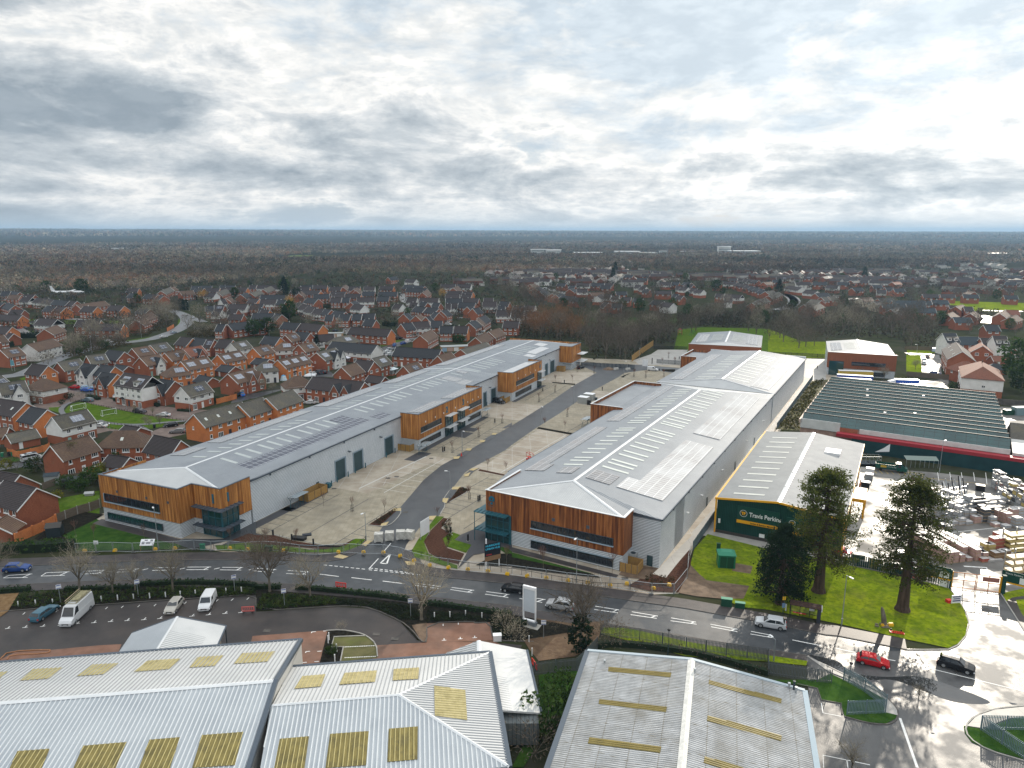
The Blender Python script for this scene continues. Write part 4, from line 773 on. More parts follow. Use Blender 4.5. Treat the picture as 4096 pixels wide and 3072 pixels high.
rc=mat('black bitumen valley',(.008,.012,.013),(.02,.024,.024),scale=.5,qa=.6)
for k in range(NR):
 y0=k*ki;y1=(k+1)*ki
 MB().poly([(SX(y0)+.2,y0,5.7),(SWd+SX(y0)-.2,y0,5.7),(SWd+SX(y0)-.2,y0+ki*.62,8.0),(SX(y0)+.2,y0+ki*.62,8.0)]).bd('glazed_slope',gg,S)
 mb=MB();mb.poly([(SX(y0)+.2,y0+ki*.62,8.0),(SWd+SX(y0)-.2,y0+ki*.62,8.0),(SWd+SX(y0)-.2,y1-.02,5.65),(SX(y0)+.2,y1-.02,5.65)])
 mb.box(SX(y0)+.2,y0+ki*.62-.15,7.98,SWd+SX(y0)-.2,y0+ki*.62+.2,8.14);mb.bd('dark_slope',rc,S)
 mb=MB()
 for xx in(SX(y0)+.1,SWd+SX(y0)-.1):mb.poly([(xx,y0,5.6),(xx,y0+ki*.62,7.9),(xx,y1,5.6)])
 mb.bd('gable_end',rc,S)
MB().prism([(-.5,-.3),(.4,-.3),(SX(SD)+.4,SD),(SX(SD)-.5,SD)],5.6,6.6).bd('parapet',pn('pale brick parapet',(.42,.31,.25)),S)
MB().box(0,-.3,4.2,SWd*.21,0,6.9).bd('white_fascia',mat('stained white fascia',(.5,.5,.48),(.62,.62,.6),scale=.4),S)
MB().box(SWd*.31,-.35,4.6,SWd,-.02,5.9).bd('white_fascia',zu['stained white fascia'],S)
MB().box(SWd*.21,-.2,4.0,SWd*.3,-.02,5.6).bd('brick_panel',wu,S)
MB().box(SWd*.28,-2.6,0,SWd+40,-.4,3.9).bd('front_wall',mat('dark green painted wall',(.006,.035,.04),(.010,.05,.055),scale=.3,qa=.6),S)
MB().box(SWd*.2,-2.7,3.6,SWd+40,-.38,4.5).bd('red_band',pn('red fascia band',(.30,.02,.03),.55),S)
MB().box(SWd+.5,-.3,4.5,SWd+40,20,5.2).bd('side_roof',pn('pale side roof',(.5,.5,.48)),S)
for q in range(6):
 x=R.uniform(10,SWd-10);k=R.randint(1,NR-1);
 MB().box(x,k*ki-.2,5.6,x+.6,k*ki+.3,8.6-R.random()).bd('roof_vent',sL,S)
def rp_(t,name,m,pts,wb=None,zl=.5,h=.07,w=.075,th=.25,rm=None):
 """planar roof polygon (3d) with modelled ribs running along ribdir (xy vector)"""
 a,b,c=[Vector(p)for p in pts[:3]];n=(b-a).cross(c-a).normalized();
 if n.z<0:pts=pts[::-1];n=-n
 nb=0;mb=MB();k=len(pts);mb.v+=[tuple(p)for p in pts]+[tuple(Vector(p)-Vector((0,0,th)))for p in pts]
 mb.f.append(tuple(range(k)))
 for i in range(k):mb.f.append((i,i+k,(i+1)%k+k,(i+1)%k))
 if wb:
  d=Vector((wb[0],wb[1],0)).normalized();d.z=-(n.x*d.x+n.y*d.y)/n.z;d.normalize();s=n.cross(d).normalized()
  o=Vector(pts[0]);q=[((Vector(p)-o).dot(s),(Vector(p)-o).dot(d))for p in pts]
  u=math.floor(min(x for x,_ in q)/zl)*zl+zl/2;um=max(x for x,_ in q)
  while u<um:
   ts=[]
   for i in range(k):
    (x0,y0),(x1,y1)=q[i],q[(i+1)%k]
    if(x0-u)*(x1-u)<0:ts.append(y0+(y1-y0)*(u-x0)/(x1-x0))
   ts.sort()
   for t0,t1 in zip(ts[::2],ts[1::2]):
    p0=o+s*u+d*t0;p1=o+s*u+d*t1;up=n*h;nb=nb or len(mb.f)
    mb.poly([p0-s*w,p1-s*w,p1-s*w*.5+up,p0-s*w*.5+up]);mb.poly([p0-s*w*.5+up,p1-s*w*.5+up,p1+s*w*.5+up,p0+s*w*.5+up]);mb.poly([p0+s*w*.5+up,p1+s*w*.5+up,p1+s*w,p0+s*w])
   u+=zl
 ob=mb.bd(name,m,t)
 if nb:
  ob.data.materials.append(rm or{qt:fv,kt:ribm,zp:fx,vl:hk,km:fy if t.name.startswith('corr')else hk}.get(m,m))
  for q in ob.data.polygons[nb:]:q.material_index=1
 return ob
def on(yc,px):
 a,b,c=[Vector(p)for p in yc[:3]];n=(b-a).cross(c-a);out=[]
 for k,x,y in px:
  p0=Vector((*P(k,x,y,0),0));cam=Vector((0,0,CH));d=p0-cam;t=(a-cam).dot(n)/d.dot(n);out.append(tuple(cam+d*t))
 return out
def V3(k,x,y,z):return(*P(k,x,y,z),z)
z=6.0
L1=tg('white_roofed_warehouse','big warehouse with a white and grey ribbed metal roof and yellowed skylights, bottom left corner','warehouse')
e0=V3('I',-260,765,z);e1=V3('J',390,548,z);r0=V3('I',-260,1118,8.3);r1=V3('J',172,903,8.3);
fh=[e0,e1,r1,r0];jz=(r1[0]-e1[0],r1[1]-e1[1])
gr=(r1[0]-e1[0],r1[1]-e1[1],r1[2]-e1[2]);f1=(r1[0]+gr[0]*1.05,r1[1]+gr[1]*1.05,z-.2);f0=(r0[0]+gr[0]*1.05,r0[1]+gr[1]*1.05,z-.2)
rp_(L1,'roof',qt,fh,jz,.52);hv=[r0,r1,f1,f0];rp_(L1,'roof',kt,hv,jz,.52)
rd=MB();rl_(rd,r0,r1,.35,.1);rd.bd('ridge_cap',sL,L1)
def tl_(t,name,m,a,b,w,h0,h1):
 a=Vector(a);b=Vector(b);d=(b-a);s=Vector((-d.y,d.x,0)).normalized()*w;mb=MB();k=0
 vs=[a-s+Vector((0,0,h0)),a+s+Vector((0,0,h0)),b+s+Vector((0,0,h0)),b-s+Vector((0,0,h0)),a-s+Vector((0,0,h1)),a+s+Vector((0,0,h1)),b+s+Vector((0,0,h1)),b-s+Vector((0,0,h1))]
 mb.v+=[tuple(v)for v in vs]
 for q in((0,3,2,1),(4,5,6,7),(0,1,5,4),(1,2,6,5),(2,3,7,6),(3,0,4,7)):mb.f.append(q)
 return mb.bd(name,m,t)
tl_(L1,'gutter',qr,e0,e1,.2,-.15,.12)
for a,b in((e1,r1),(r1,f1)):tl_(L1,'verge_trim',qr,a,b,.25,-.3,.16)
wl=MB();
def kr(mb,pts,zt):mb.prism([(p[0],p[1])for p in pts],0,zt)
kr(wl,[e0,e1,f1,f0],5.7);wl.poly([e1,r1,(r1[0],r1[1],5.5),(e1[0],e1[1],5.5)]);wl.poly([r1,f1,(f1[0],f1[1],5.5),(r1[0],r1[1],5.5)]);wl.bd('wall',pn('pale grey cladding',(.42,.42,.40)),L1)
def wa(t,ub,fz,m,ribd,gu=.09,zl=.52):
 for q in fz:
  pp=on(ub,q);pp=[(p[0],p[1],p[2]+gu)for p in pp];rp_(t,'skylight',m,pp,ribd,zl,.05,.045,th=.02)
I_=lambda*p:[('I',x,y)for x,y in p];J_=lambda*p:[('J',x,y)for x,y in p];K_=lambda*p:[('K',x,y)for x,y in p]
wa(L1,fh,[I_((-110,845),(65,830),(-40,925),(-220,935)),I_((290,808),(545,795),(425,890),(168,908)),I_((800,770),(1025,757),(900,852),(665,870)),I_((1280,735),(1560,718),(1460,808),(1155,832)),I_((1705,705),(1935,690),(1855,780),(1632,795)),J_((-120,672),(168,655),(105,742),(-190,762))],vl,jz)
wa(L1,hv,[I_((150,1518),(430,1498),(350,1690),(60,1720)),I_((720,1472),(1092,1440),(990,1690),(620,1700)),I_((1290,1420),(1555,1398),(1460,1690),(1190,1700)),I_((1745,1380),(2100,1352),(2030,1640),(1660,1665))],km,jz)
L2=tg('hipped_warehouse','lower hipped white metal roof joined to the right of the big white roofed warehouse','warehouse')
e2=V3('J',305,782,5.2);e3=V3('J',2022,655,5.2);q0=V3('J',140,1117,7.3);q1=V3('J',1235,1025,7.3);c1=V3('J',2175,1690,5.2);d1=V3('J',1990,1672,6.2)
jp=[e2,e3,q1,q0];sd=(q0[0]-e2[0]+.0,q0[1]-e2[1]);sd=jz
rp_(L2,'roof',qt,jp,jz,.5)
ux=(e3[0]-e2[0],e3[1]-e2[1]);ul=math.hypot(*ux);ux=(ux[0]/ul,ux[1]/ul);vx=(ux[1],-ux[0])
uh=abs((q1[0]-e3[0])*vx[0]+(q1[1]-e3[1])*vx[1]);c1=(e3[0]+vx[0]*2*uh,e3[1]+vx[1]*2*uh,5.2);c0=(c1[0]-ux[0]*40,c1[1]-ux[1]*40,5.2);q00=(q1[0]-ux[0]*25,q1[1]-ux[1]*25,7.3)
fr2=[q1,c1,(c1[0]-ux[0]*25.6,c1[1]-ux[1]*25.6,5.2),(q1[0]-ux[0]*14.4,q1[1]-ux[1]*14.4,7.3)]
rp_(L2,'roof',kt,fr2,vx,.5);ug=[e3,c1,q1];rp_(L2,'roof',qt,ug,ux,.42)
rd=MB();rl_(rd,q0,q1,.22,.1);rl_(rd,q1,e3,.22,.1);rl_(rd,q1,c1,.22,.1);rd.bd('ridge_cap',sL,L2)
tl_(L2,'gutter',qr,e2,e3,.18,-.15,.12);tl_(L2,'gutter',qr,e3,c1,.3,-.15,.1)
wl=MB();kr(wl,[e2,e3,c1,(c1[0]-ux[0]*25,c1[1]-ux[1]*25)],5.0);wl.bd('wall',pn('pale grey cladding',(.42,.42,.40)),L2)
wa(L2,jp,[J_((400,870),(600,853),(560,958),(330,978)),J_((765,842),(1045,820),(1028,918),(720,943)),J_((1190,808),(1410,795),(1402,893),(1180,906))],vl,jz,zl=.5)
wa(L2,fr2,[J_((205,1412),(458,1390),(415,1690),(150,1700)),J_((640,1370),(975,1345),(950,1640),(600,1665)),J_((1148,1325),(1398,1305),(1395,1590),(1135,1612))],km,vx,zl=.5)
wa(L2,ug,[J_((1540,952),(1808,990),(1825,1250),(1545,1210))],vl,ux,zl=.42)
L3=tg('lean_to_roof','narrow white ribbed roof poking out between the hipped warehouse and the trees','building')
t0=V3('J',1925,558,5.0);t1=V3('K',130,640,3.7);t2=V3('K',255,1182,3.7);t3=(t2[0]-6.5,t2[1]-.8,5.0);t4=V3('J',1640,668,3.7)
rp_(L3,'roof',qt,[t0,t1,t2,(t0[0]+.9,t2[1]-1,5.0)],(t1[0]-t0[0],t1[1]-t0[1]),.45);rp_(L3,'roof',qt,[t0,t4,(t4[0]+1,t4[1]-8,3.7),(t0[0]+.9,t0[1]-9,5.0)],(t1[0]-t0[0],t1[1]-t0[1]),.45)
tl_(L3,'gutter',qr,t1,t2,.15,-.1,.08);rd=MB();rl_(rd,t0,(t0[0]+.9,t2[1]-1,5.0),.3,.08);rd.bd('ridge_cap',sL,L3)
wl=MB();wl.prism([(t4[0]+.3,t4[1]-.3),(t0[0],t0[1]-.3),(t1[0]-.2,t1[1]-.3),(t2[0]-.2,t2[1]+.3),(t0[0]+.9,t2[1]+.3)],0,3.6);wl.bd('wall',pn('grey green boarding',(.16,.18,.17)),L3)
wl=MB();wl.box(t2[0]-6,t2[1]-1.5,.5,t2[0]-.4,t2[1]+.28,3.4);wl.bd('side_wall',mat('dark vertical boarding',(.11,.125,.13),(.15,.165,.17),scale=1,qg=(0,.5,.12,(.05,.06,.06),0)),L3)
HT=tg('hipped_roof_lodge','small grey ribbed hip roofed lodge in the car park behind the big white roof','building')
a0=V3('I',1140,490,3.4);a1=V3('I',1532,350,5.8);a2=V3('I',1955,430,3.4);ar=V3('I',1352,640,5.8);a3=V3('I',1020,668,3.4);a4=V3('I',1880,600,3.4)
a3=(a0[0]+(a3[0]-a0[0])*2.0,a0[1]+(a3[1]-a0[1])*2.0,3.4);a4=(a2[0]+(a4[0]-a2[0])*2.0,a2[1]+(a4[1]-a2[1])*2,3.4);ar=(a1[0]+(ar[0]-a1[0])*1.5,a1[1]+(ar[1]-a1[1])*1.5,5.8)
cr=(a2[0]-a0[0],a2[1]-a0[1])
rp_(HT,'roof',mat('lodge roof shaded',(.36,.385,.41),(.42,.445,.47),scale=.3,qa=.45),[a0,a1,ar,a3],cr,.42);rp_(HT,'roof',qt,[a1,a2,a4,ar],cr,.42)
rd=MB();rl_(rd,a1,ar,.18,.08);rd.bd('ridge_cap',sL,HT);tl_(HT,'gutter',qr,a2,a4,.1,-.12,.05);tl_(HT,'gutter',qr,a0,a1,.1,-.12,.05);tl_(HT,'gutter',qr,a1,a2,.1,-.12,.05)
wl=MB();wl.prism([(a0[0]+.5,a0[1]-.6),(a1[0],a1[1]-.8),(a2[0]-.6,a2[1]-.8),(a4[0]-.6,a4[1]+.5),(a3[0]+.5,a3[1]+.5)],0,3.2);wl.bd('wall',pn('pale timber boarding',(.28,.25,.2)),HT)
pl=MB();pl.tube((a2[0]-.1,a2[1]-.1,0),(a2[0]-.1,a2[1]-.1,3.3),.08);pl.bd('post',sd_,HT)
RR=tg('corrugated_warehouse','warehouse with a stained white corrugated double slope roof, bottom centre beside the steel palisade fence','warehouse')
z=6.0;g0=V3('K',652,645,z);g1=V3('K',1552,722,z+1.5);g2=V3('L',318,992,z);
gd=(V3('K',1465,1659,z+1.5)[0]-g1[0],V3('K',1465,1659,z+1.5)[1]-g1[1]);gl_=math.hypot(*gd);gd=(gd[0]/gl_,gd[1]/gl_);ext=32
mv=lambda p:(p[0]+gd[0]*ext,p[1]+gd[1]*ext,p[2])
lf=[g0,g1,mv(g1),mv(g0)];rt=[g1,g2,mv(g2),mv(g1)];ac_=(g1[0]-g0[0],g1[1]-g0[1]);ar_=(g2[0]-g1[0],g2[1]-g1[1])
fu=zp
rp_(RR,'roof',zp,lf,ac_,.30,.05,.09);rp_(RR,'roof',zp,rt,ar_,.30,.05,.09)
rd=MB();rl_(rd,(g1[0],g1[1],g1[2]+.05),mv((g1[0],g1[1],g1[2]+.05)),.45,.12);rd.bd('ridge_cap',mat('worn white ridge',(.5,.5,.47),(.66,.65,.62),scale=2),RR)
for a,b in((g0,g1),(g1,g2)):tl_(RR,'verge_trim',pn('pale blue verge',(.36,.42,.46)),a,b,.22,-.4,.14)
tl_(RR,'gutter',qr,g0,mv(g0),.3,-.3,.1);tl_(RR,'gutter',pn('blue grey gutter',(.22,.30,.36)),g2,mv(g2),.3,-.3,.12)
wl=MB();kr(wl,[g0,g1,g2,mv(g2),mv(g0)],5.7);wl.bd('wall',pn('grey green cladding',(.13,.15,.15)),RR)
wa(RR,lf,[K_((835,788),(1378,840),(1368,880),(830,828)),K_((755,1068),(1338,1135),(1330,1180),(748,1110)),K_((670,1395),(1290,1478),(1280,1532),(655,1450))],km,ac_,.07,.3)
wa(RR,rt,[K_((1702,903),(2330,1065),(2325,1105),(1698,938)),K_((1690,1208),(2330,1380),(2325,1430),(1684,1255)),K_((1665,1562),(2000,1660),(1990,1710),(1655,1620))],km,ar_,.07,.3)
for k,x,y,hh in(('L',180,975,.7),('L',222,985,1.1),('L',240,1010,.7),('K',800,750,.3),('K',1578,830,.4)):
 p=on(rt if k=='L' or x>1500 else lf,[(k,x,y)])[0];MB().tube(p,(p[0],p[1],p[2]+hh),.12).tube((p[0],p[1],p[2]+hh),(p[0],p[1],p[2]+hh+.12),.18).bd('roof_vent',sg_ if hh<1 else sd_,RR)
fi=dict(r=wu,o=jc,b=wt,w=jq,c=yq)
ROOF=dict(k=vk,K=wk,b=xl,g=zi,r=xk,s=wj)
RN=dict(k='dark slate',K='charcoal',b='brown tiled',g='mossy grey',r='red tiled',s='blue slate');WN=dict(r='red brick',o='orange brick',b='buff brick',w='white',c='cream')
vu=pn('white bargeboard',(.70,.70,.68),.5)
WIN={}
def vo(w,h,full):
 k=(w,h,full)
 if k not in WIN:
  f=MB();b=.14;f.box(-w/2,-.05,0,w/2,.02,b).box(-w/2,-.05,h-b,w/2,.02,h).box(-w/2,-.05,b,-w/2+b,.02,h-b).box(w/2-b,-.05,b,w/2,.02,h-b)
  n=max(1,round(w/.65))
  for i in range(1,n):x=-w/2+w*i/n;f.box(x-.06,-.045,b,x+.06,.02,h-b)
  f.box(-w/2-.1,-.14,-.14,w/2+.1,.02,-.002)
  fm=qd('window',f,vp)
  g=MB().poly([(-w/2+b,-.01,b),(w/2-b,-.01,b),(w/2-b,-.01,h-b),(-w/2+b,-.01,h-b)])
  if not full:
   k0=len(fm.polygons);f2=MB();f2.v=f.v+g.v;f2.f=f.f+[tuple(i+len(f.v)for i in q)for q in g.f]
   fm=qd('window',f2,vp);fm.materials.append(jt);fm.polygons[-1].material_index=1
  WIN[k]=(fm,qd('pane',g,jt))
 return WIN[k]
def je(t,x,y,z,rot,w,h,full,name='window'):
 fm,gm=vo(w,h,full);o=qz(name,fm,t,(x,y,z),(0,0,rot))
 if full:qz('pane',gm,o)
xf={}
def ve(qi):
 if qi not in xf:
  m={0:pn('sage door',(.22,.38,.34)),1:vp,2:pn('dark door',(.04,.04,.05))}[qi]
  xf[qi]=qd('door',MB().box(-.48,-.06,0,.48,.02,2.1).box(-.3,-.09,1.1,.3,-.055,1.8),m)
 return xf[qi]
zv=[]
def ht(xg,x1,y1,x2,y2,D,wl,rf,fl,qh,lod,cat='house',qk=None,name=None):
 gar='g' in fl;xn='t' in fl
 zr=4.3 if gar else(10.6 if xn else(8.2 if lod>=1 else 7.6));ze=2.4 if gar else(7.0 if xn else 4.9)
 if 'L' in fl:zr=6.6;ze=3.6
 p=P(xg,x1,y1,zr);q=P(xg,x2,y2,zr)
 ux,uy=q[0]-p[0],q[1]-p[1];L=math.hypot(ux,uy)or 1;ux/=L;uy/=L
 cx,cy=(p[0]+q[0])/2,(p[1]+q[1])/2
 if(-uy)*cx+ux*cy<0:ux,uy=-ux,-uy
 ang=math.atan2(uy,ux)
 hip='h' in fl
 if hip:L+=D*.8
 L=max(L,4.0)
 nm=name or('garage' if gar else 'house')
 t=tg(nm,qh,cat,(cx,cy,0),ang,qk);zv.append((cx,cy,max(L,D)/2+1.5))
 hx,hy=L/2-.15,D/2
 ui=(-ux)*cx+(-uy)*cy<0
 ks=-1 if ui else 1
 vc=(zr-ze)/hy
 w=MB()
 def yo(mb,x0,x1,y0,y1,z0,z1,uj=True,e=0):
  mb.poly([(x0-e,y0-e,z0),(x1+e,y0-e,z0),(x1+e,y0-e,z1),(x0-e,y0-e,z1)]);mb.poly([(x1+e,y1+e,z0),(x0-e,y1+e,z0),(x0-e,y1+e,z1),(x1+e,y1+e,z1)])
  for x,s in((x0-e,-1),(x1+e,1)):
   pts=[(x,y0-e,z0),(x,y1+e,z0),(x,y1+e,z1)]+([(x,0,zr-.12)]if uj and not hip else[])+[(x,y0-e,z1)]
   mb.poly(pts[::-1]if s>0 else pts)if s<0 else mb.poly(pts)
  if e:mb.poly([(x0-e,y0-e,z0),(x0-e,y1+e,z0),(x1+e,y1+e,z0),(x1+e,y0-e,z0)])
 if 'w' in fl:
  yo(w,-hx,hx,-hy,hy,0,2.6,False);w.bd('wall',fi[wl],t)
  u=MB();yo(u,-hx,hx,-hy,hy,2.55,ze,'o' not in fl,.06);u.bd('upper_wall',jq,t)
 else:
  yo(w,-hx,hx,-hy,hy,0,ze);w.bd('wall',fi[wl],t)
  if 'o' in fl and lod>0:
   x=(hx+.03)*ks;MB().poly([(x,-hy,0),(x,hy,0),(x,hy,ze),(x,0,zr-.12),(x,-hy,ze)][::1 if ks>0 else-1]).bd('end_wall',jc,t)  # orange gable end: brick colour with soft side light put in
 ov=.35;th=.16;hxx=L/2+.12;r=MB();ye=hy+ov;zee=ze-vc*ov
 if hip:
  hl=min(hy*.9,L/2-.05);a=(-L/2+hl,0,zr);b=(L/2-hl,0,zr);c=[(-hxx-.2,-ye,zee),(hxx+.2,-ye,zee),(hxx+.2,ye,zee),(-hxx-.2,ye,zee)]
  r.poly([c[0],c[1],b,a]);r.poly([c[2],c[3],a,b]);r.poly([c[1],c[2],b]);r.poly([c[3],c[0],a]);r.poly([(x,y,z-.15)for x,y,z in c[::-1]])
  for i in range(4):
   j=(i+1)%4;r.poly([(c[i][0],c[i][1],c[i][2]-.15),(c[j][0],c[j][1],c[j][2]-.15),c[j],c[i]])
 else:
  for s in(-1,1):
   A_=[(-hxx,s*ye,zee),(hxx,s*ye,zee),(hxx,0,zr),(-hxx,0,zr)]
   if s>0:A_=A_[::-1]
   B_=[(x,y,z-th)for x,y,z in A_];k=len(r.v);r.v+=A_+B_;r.f+=[(k,k+1,k+2,k+3),(k+7,k+6,k+5,k+4),(k,k+4,k+5,k+1),(k+1,k+5,k+6,k+2),(k+2,k+6,k+7,k+3),(k+3,k+7,k+4,k)]
  r.box(-hxx,-.13,zr-.06,hxx,.13,zr+.09)
 r.bd('roof',ROOF[rf],t)
 if not hip:
  bb=MB()
  for s in(-1,1):
   x=s*(hxx+.05);x0,x1=(x-.05,x+.05)
   for yy in(-1,1):
    k=len(bb.v)
    for xx in(x0,x1):bb.v+=[(xx,yy*ye,zee-.24),(xx,yy*ye,zee+.03),(xx,0,zr+.03),(xx,0,zr-.24)]
    bb.f+=[(k,k+1,k+2,k+3),(k+7,k+6,k+5,k+4),(k,k+4,k+5,k+1),(k+1,k+5,k+6,k+2),(k+3,k+2,k+6,k+7)]
  if 'n' not in fl:bb.bd('bargeboard',vu,t)
 sz=zr-vc*0;
 def vr(x0,x1,f0,f1,m,nm,thk=.12):
  y0,y1=-ye*f1,-ye*f0;z0,z1=zr-vc*-y0,zr-vc*-y1;n=Vector((0,-vc,1)).normalized()*thk;n=(0,n.y,n.z)
  mb=MB();P4=[(x0,y0,z0),(x1,y0,z0),(x1,y1,z1),(x0,y1,z1)];T4=[(x,y+n[1],z+n[2])for x,y,z in P4];k=0
  mb.v+=P4+T4;mb.f+=[(4,5,6,7),(0,1,5,4),(1,2,6,5),(2,3,7,6),(3,0,4,7)];mb.bd(nm,m,t)
 ns=fl.count('s')
 for i in range(ns):
  w_=min(3.6,L/(ns)*.6);c_=(-L/2+L*(i+.5)/ns)+(L*.08 if ns==1 else 0);vr(c_-w_/2,c_+w_/2,.25,.66,gk if 'h' in fl or ns>1 or 'S' in fl else hg,'solar_panel')
 for i in range(fl.count('v')):
  n_=fl.count('v');c_=-L/2+L*(i+.5)/n_;vr(c_-.35,c_+.35,.4,.58,wz if lod else vp,'skylight',.08)
 full=lod==2;gx=(hx+.01)*ks;fd=PI/2 if ks>0 else-PI/2
 if 'w' in fl:off=.07
 else:off=.01
 if gar:
  if lod==2:qz('door',ve(1),t,(-hx*.4,-hy-.01,0))
  return t
 nw=2 if L<7 else(3 if L<11 else(4 if L<15 else(5 if L<20 else 7)))
 if lod==0:nw=2 if L<12 else 3
 hz=[5.0]if xn else[]
 for i in range(nw):
  x=-hx+2*hx*(i+.5)/nw;ww=[1.2,1.8,.9][(i+int(cx))%3]if lod else 1.8
  if hx*2<5:ww=1.2
  je(t,x,-hy-off,ze-1.55,0,ww,1.15,full)
  if lod>=1:
   if xn:je(t,x,-hy-off,3.4,0,ww,1.3,full)
   if(i+int(cy))%3==1 or lod==1:je(t,x,-hy-.01,.9,0,1.8 if lod==1 else ww,1.25,full)
   elif(i+int(cy))%3==2:je(t,x,-hy-.01,.1,0,1.8,2.0,full,'patio_door')
   else:qz('door',ve(i%3),t,(x,-hy-.01,0))
 if lod==2 and not hip:
  gw=fl.count('G')
  if gw:
   for y in(-1.9,1.9):je(t,gx+off*ks,y,3.5,fd,1.5,1.2,full);
  elif'N' not in fl:je(t,gx+off*ks,1.0,3.4,fd,.6,.9,full)
 elif lod==2:je(t,gx+off*ks,.5,3.4,fd,1.2,1.1,full)
 nx=fl.count('x')
 for i in range(nx):
  c_=(-L/2+L*(i+.5)/nx)if nx>1 else L*.12
  if nx==2:c_=L*.08+(i-.5)*4.4+L*.12
  wg=2.2;zg=min(7.4,zr-.4);yf=-hy-.9;e0=4.0;m=jq if 'X' in fl else fi[wl]
  g=MB();g.poly([(c_-wg,yf,0),(c_+wg,yf,0),(c_+wg,yf,e0),(c_,yf,zg-.1),(c_-wg,yf,e0)]);g.poly([(c_-wg,-hy+.5,0),(c_-wg,yf,0),(c_-wg,yf,e0),(c_-wg,-hy+.5,e0)]);g.poly([(c_+wg,yf,0),(c_+wg,-hy+.5,0),(c_+wg,-hy+.5,e0),(c_+wg,yf,e0)])
  o=g.bd('gable_wing',m,t);sl=(zg-e0)/wg;yb=-(zr-zg)/vc;r2=MB()
  for s in(-1,1):
   A_=[(c_,yf-.25,zg+.05),(c_,yb+.3,zg+.05),(c_+s*(wg+.3),-hy+.6,e0-.3*sl+.05),(c_+s*(wg+.3),yf-.25,e0-.3*sl+.05)]
   B_=[(x,y,z-.12)for x,y,z in A_];k=len(r2.v);r2.v+=A_+B_
   r2.f+=[(k,k+1,k+2,k+3),(k+7,k+6,k+5,k+4),(k,k+3,k+7,k+4),(k+3,k+2,k+6,k+7)]
  r2.bd('wing_roof',vk if rf!='b' or 'X' in fl else ROOF[rf],o)
  b2=MB()
  for s in(-1,1):b2.poly([(c_,yf-.27,zg+.08),(c_+s*(wg+.35),yf-.27,e0-.33*sl+.08),(c_+s*(wg+.35),yf-.27,e0-.33*sl-.16),(c_,yf-.27,zg-.16)])
  b2.bd('bargeboard',vu,o);fm,gm=vo(1.8,1.2,True);q=qz('window',fm,t,(c_,yf-.01,3.2));qz('pane',gm,q);q=qz('window',fm,t,(c_,yf-.01,.8));qz('pane',gm,q)
 if 'd' in fl:
  for c_ in(-L*.24,L*.24):
   d=MB();d.box(c_-1.0,-hy+.6,ze+.3,c_+1.0,-1.2,ze+2.0);o=d.bd('dormer',jq,t)
   d=MB();d.box(c_-1.3,-hy+.3,ze+2.0,c_+1.3,-1.0,ze+2.15);d.bd('dormer_roof',zi,o);je(t,c_,-hy+.58,ze+.55,0,1.5,1.15,True)
 if 'p' in fl:
  x=-L*.2;pc=MB();pc.poly([(x-1,-hy-1,2.3),(x,-hy-1,3.1),(x,-hy,3.1),(x-1,-hy,2.3)]);pc.poly([(x,-hy-1,3.1),(x+1,-hy-1,2.3),(x+1,-hy,2.3),(x,-hy,3.1)]);pc.bd('porch_roof',vk,t)
 if lod==1 or 'c' in fl:
  if R.random()<.6 or 'c' in fl:MB().box(-hx*.4-.12,.3,zr-.6,-hx*.4+.12,.6,zr+.7).bd('flue',vp if lod==1 else zi,t)
 return t
gk=mat('house solar glass',(.13,.15,.20),(.19,.21,.26),scale=.5,qa=.2,zx=(1.05,1.65,.07,(.40,.42,.45)),qp=.9)
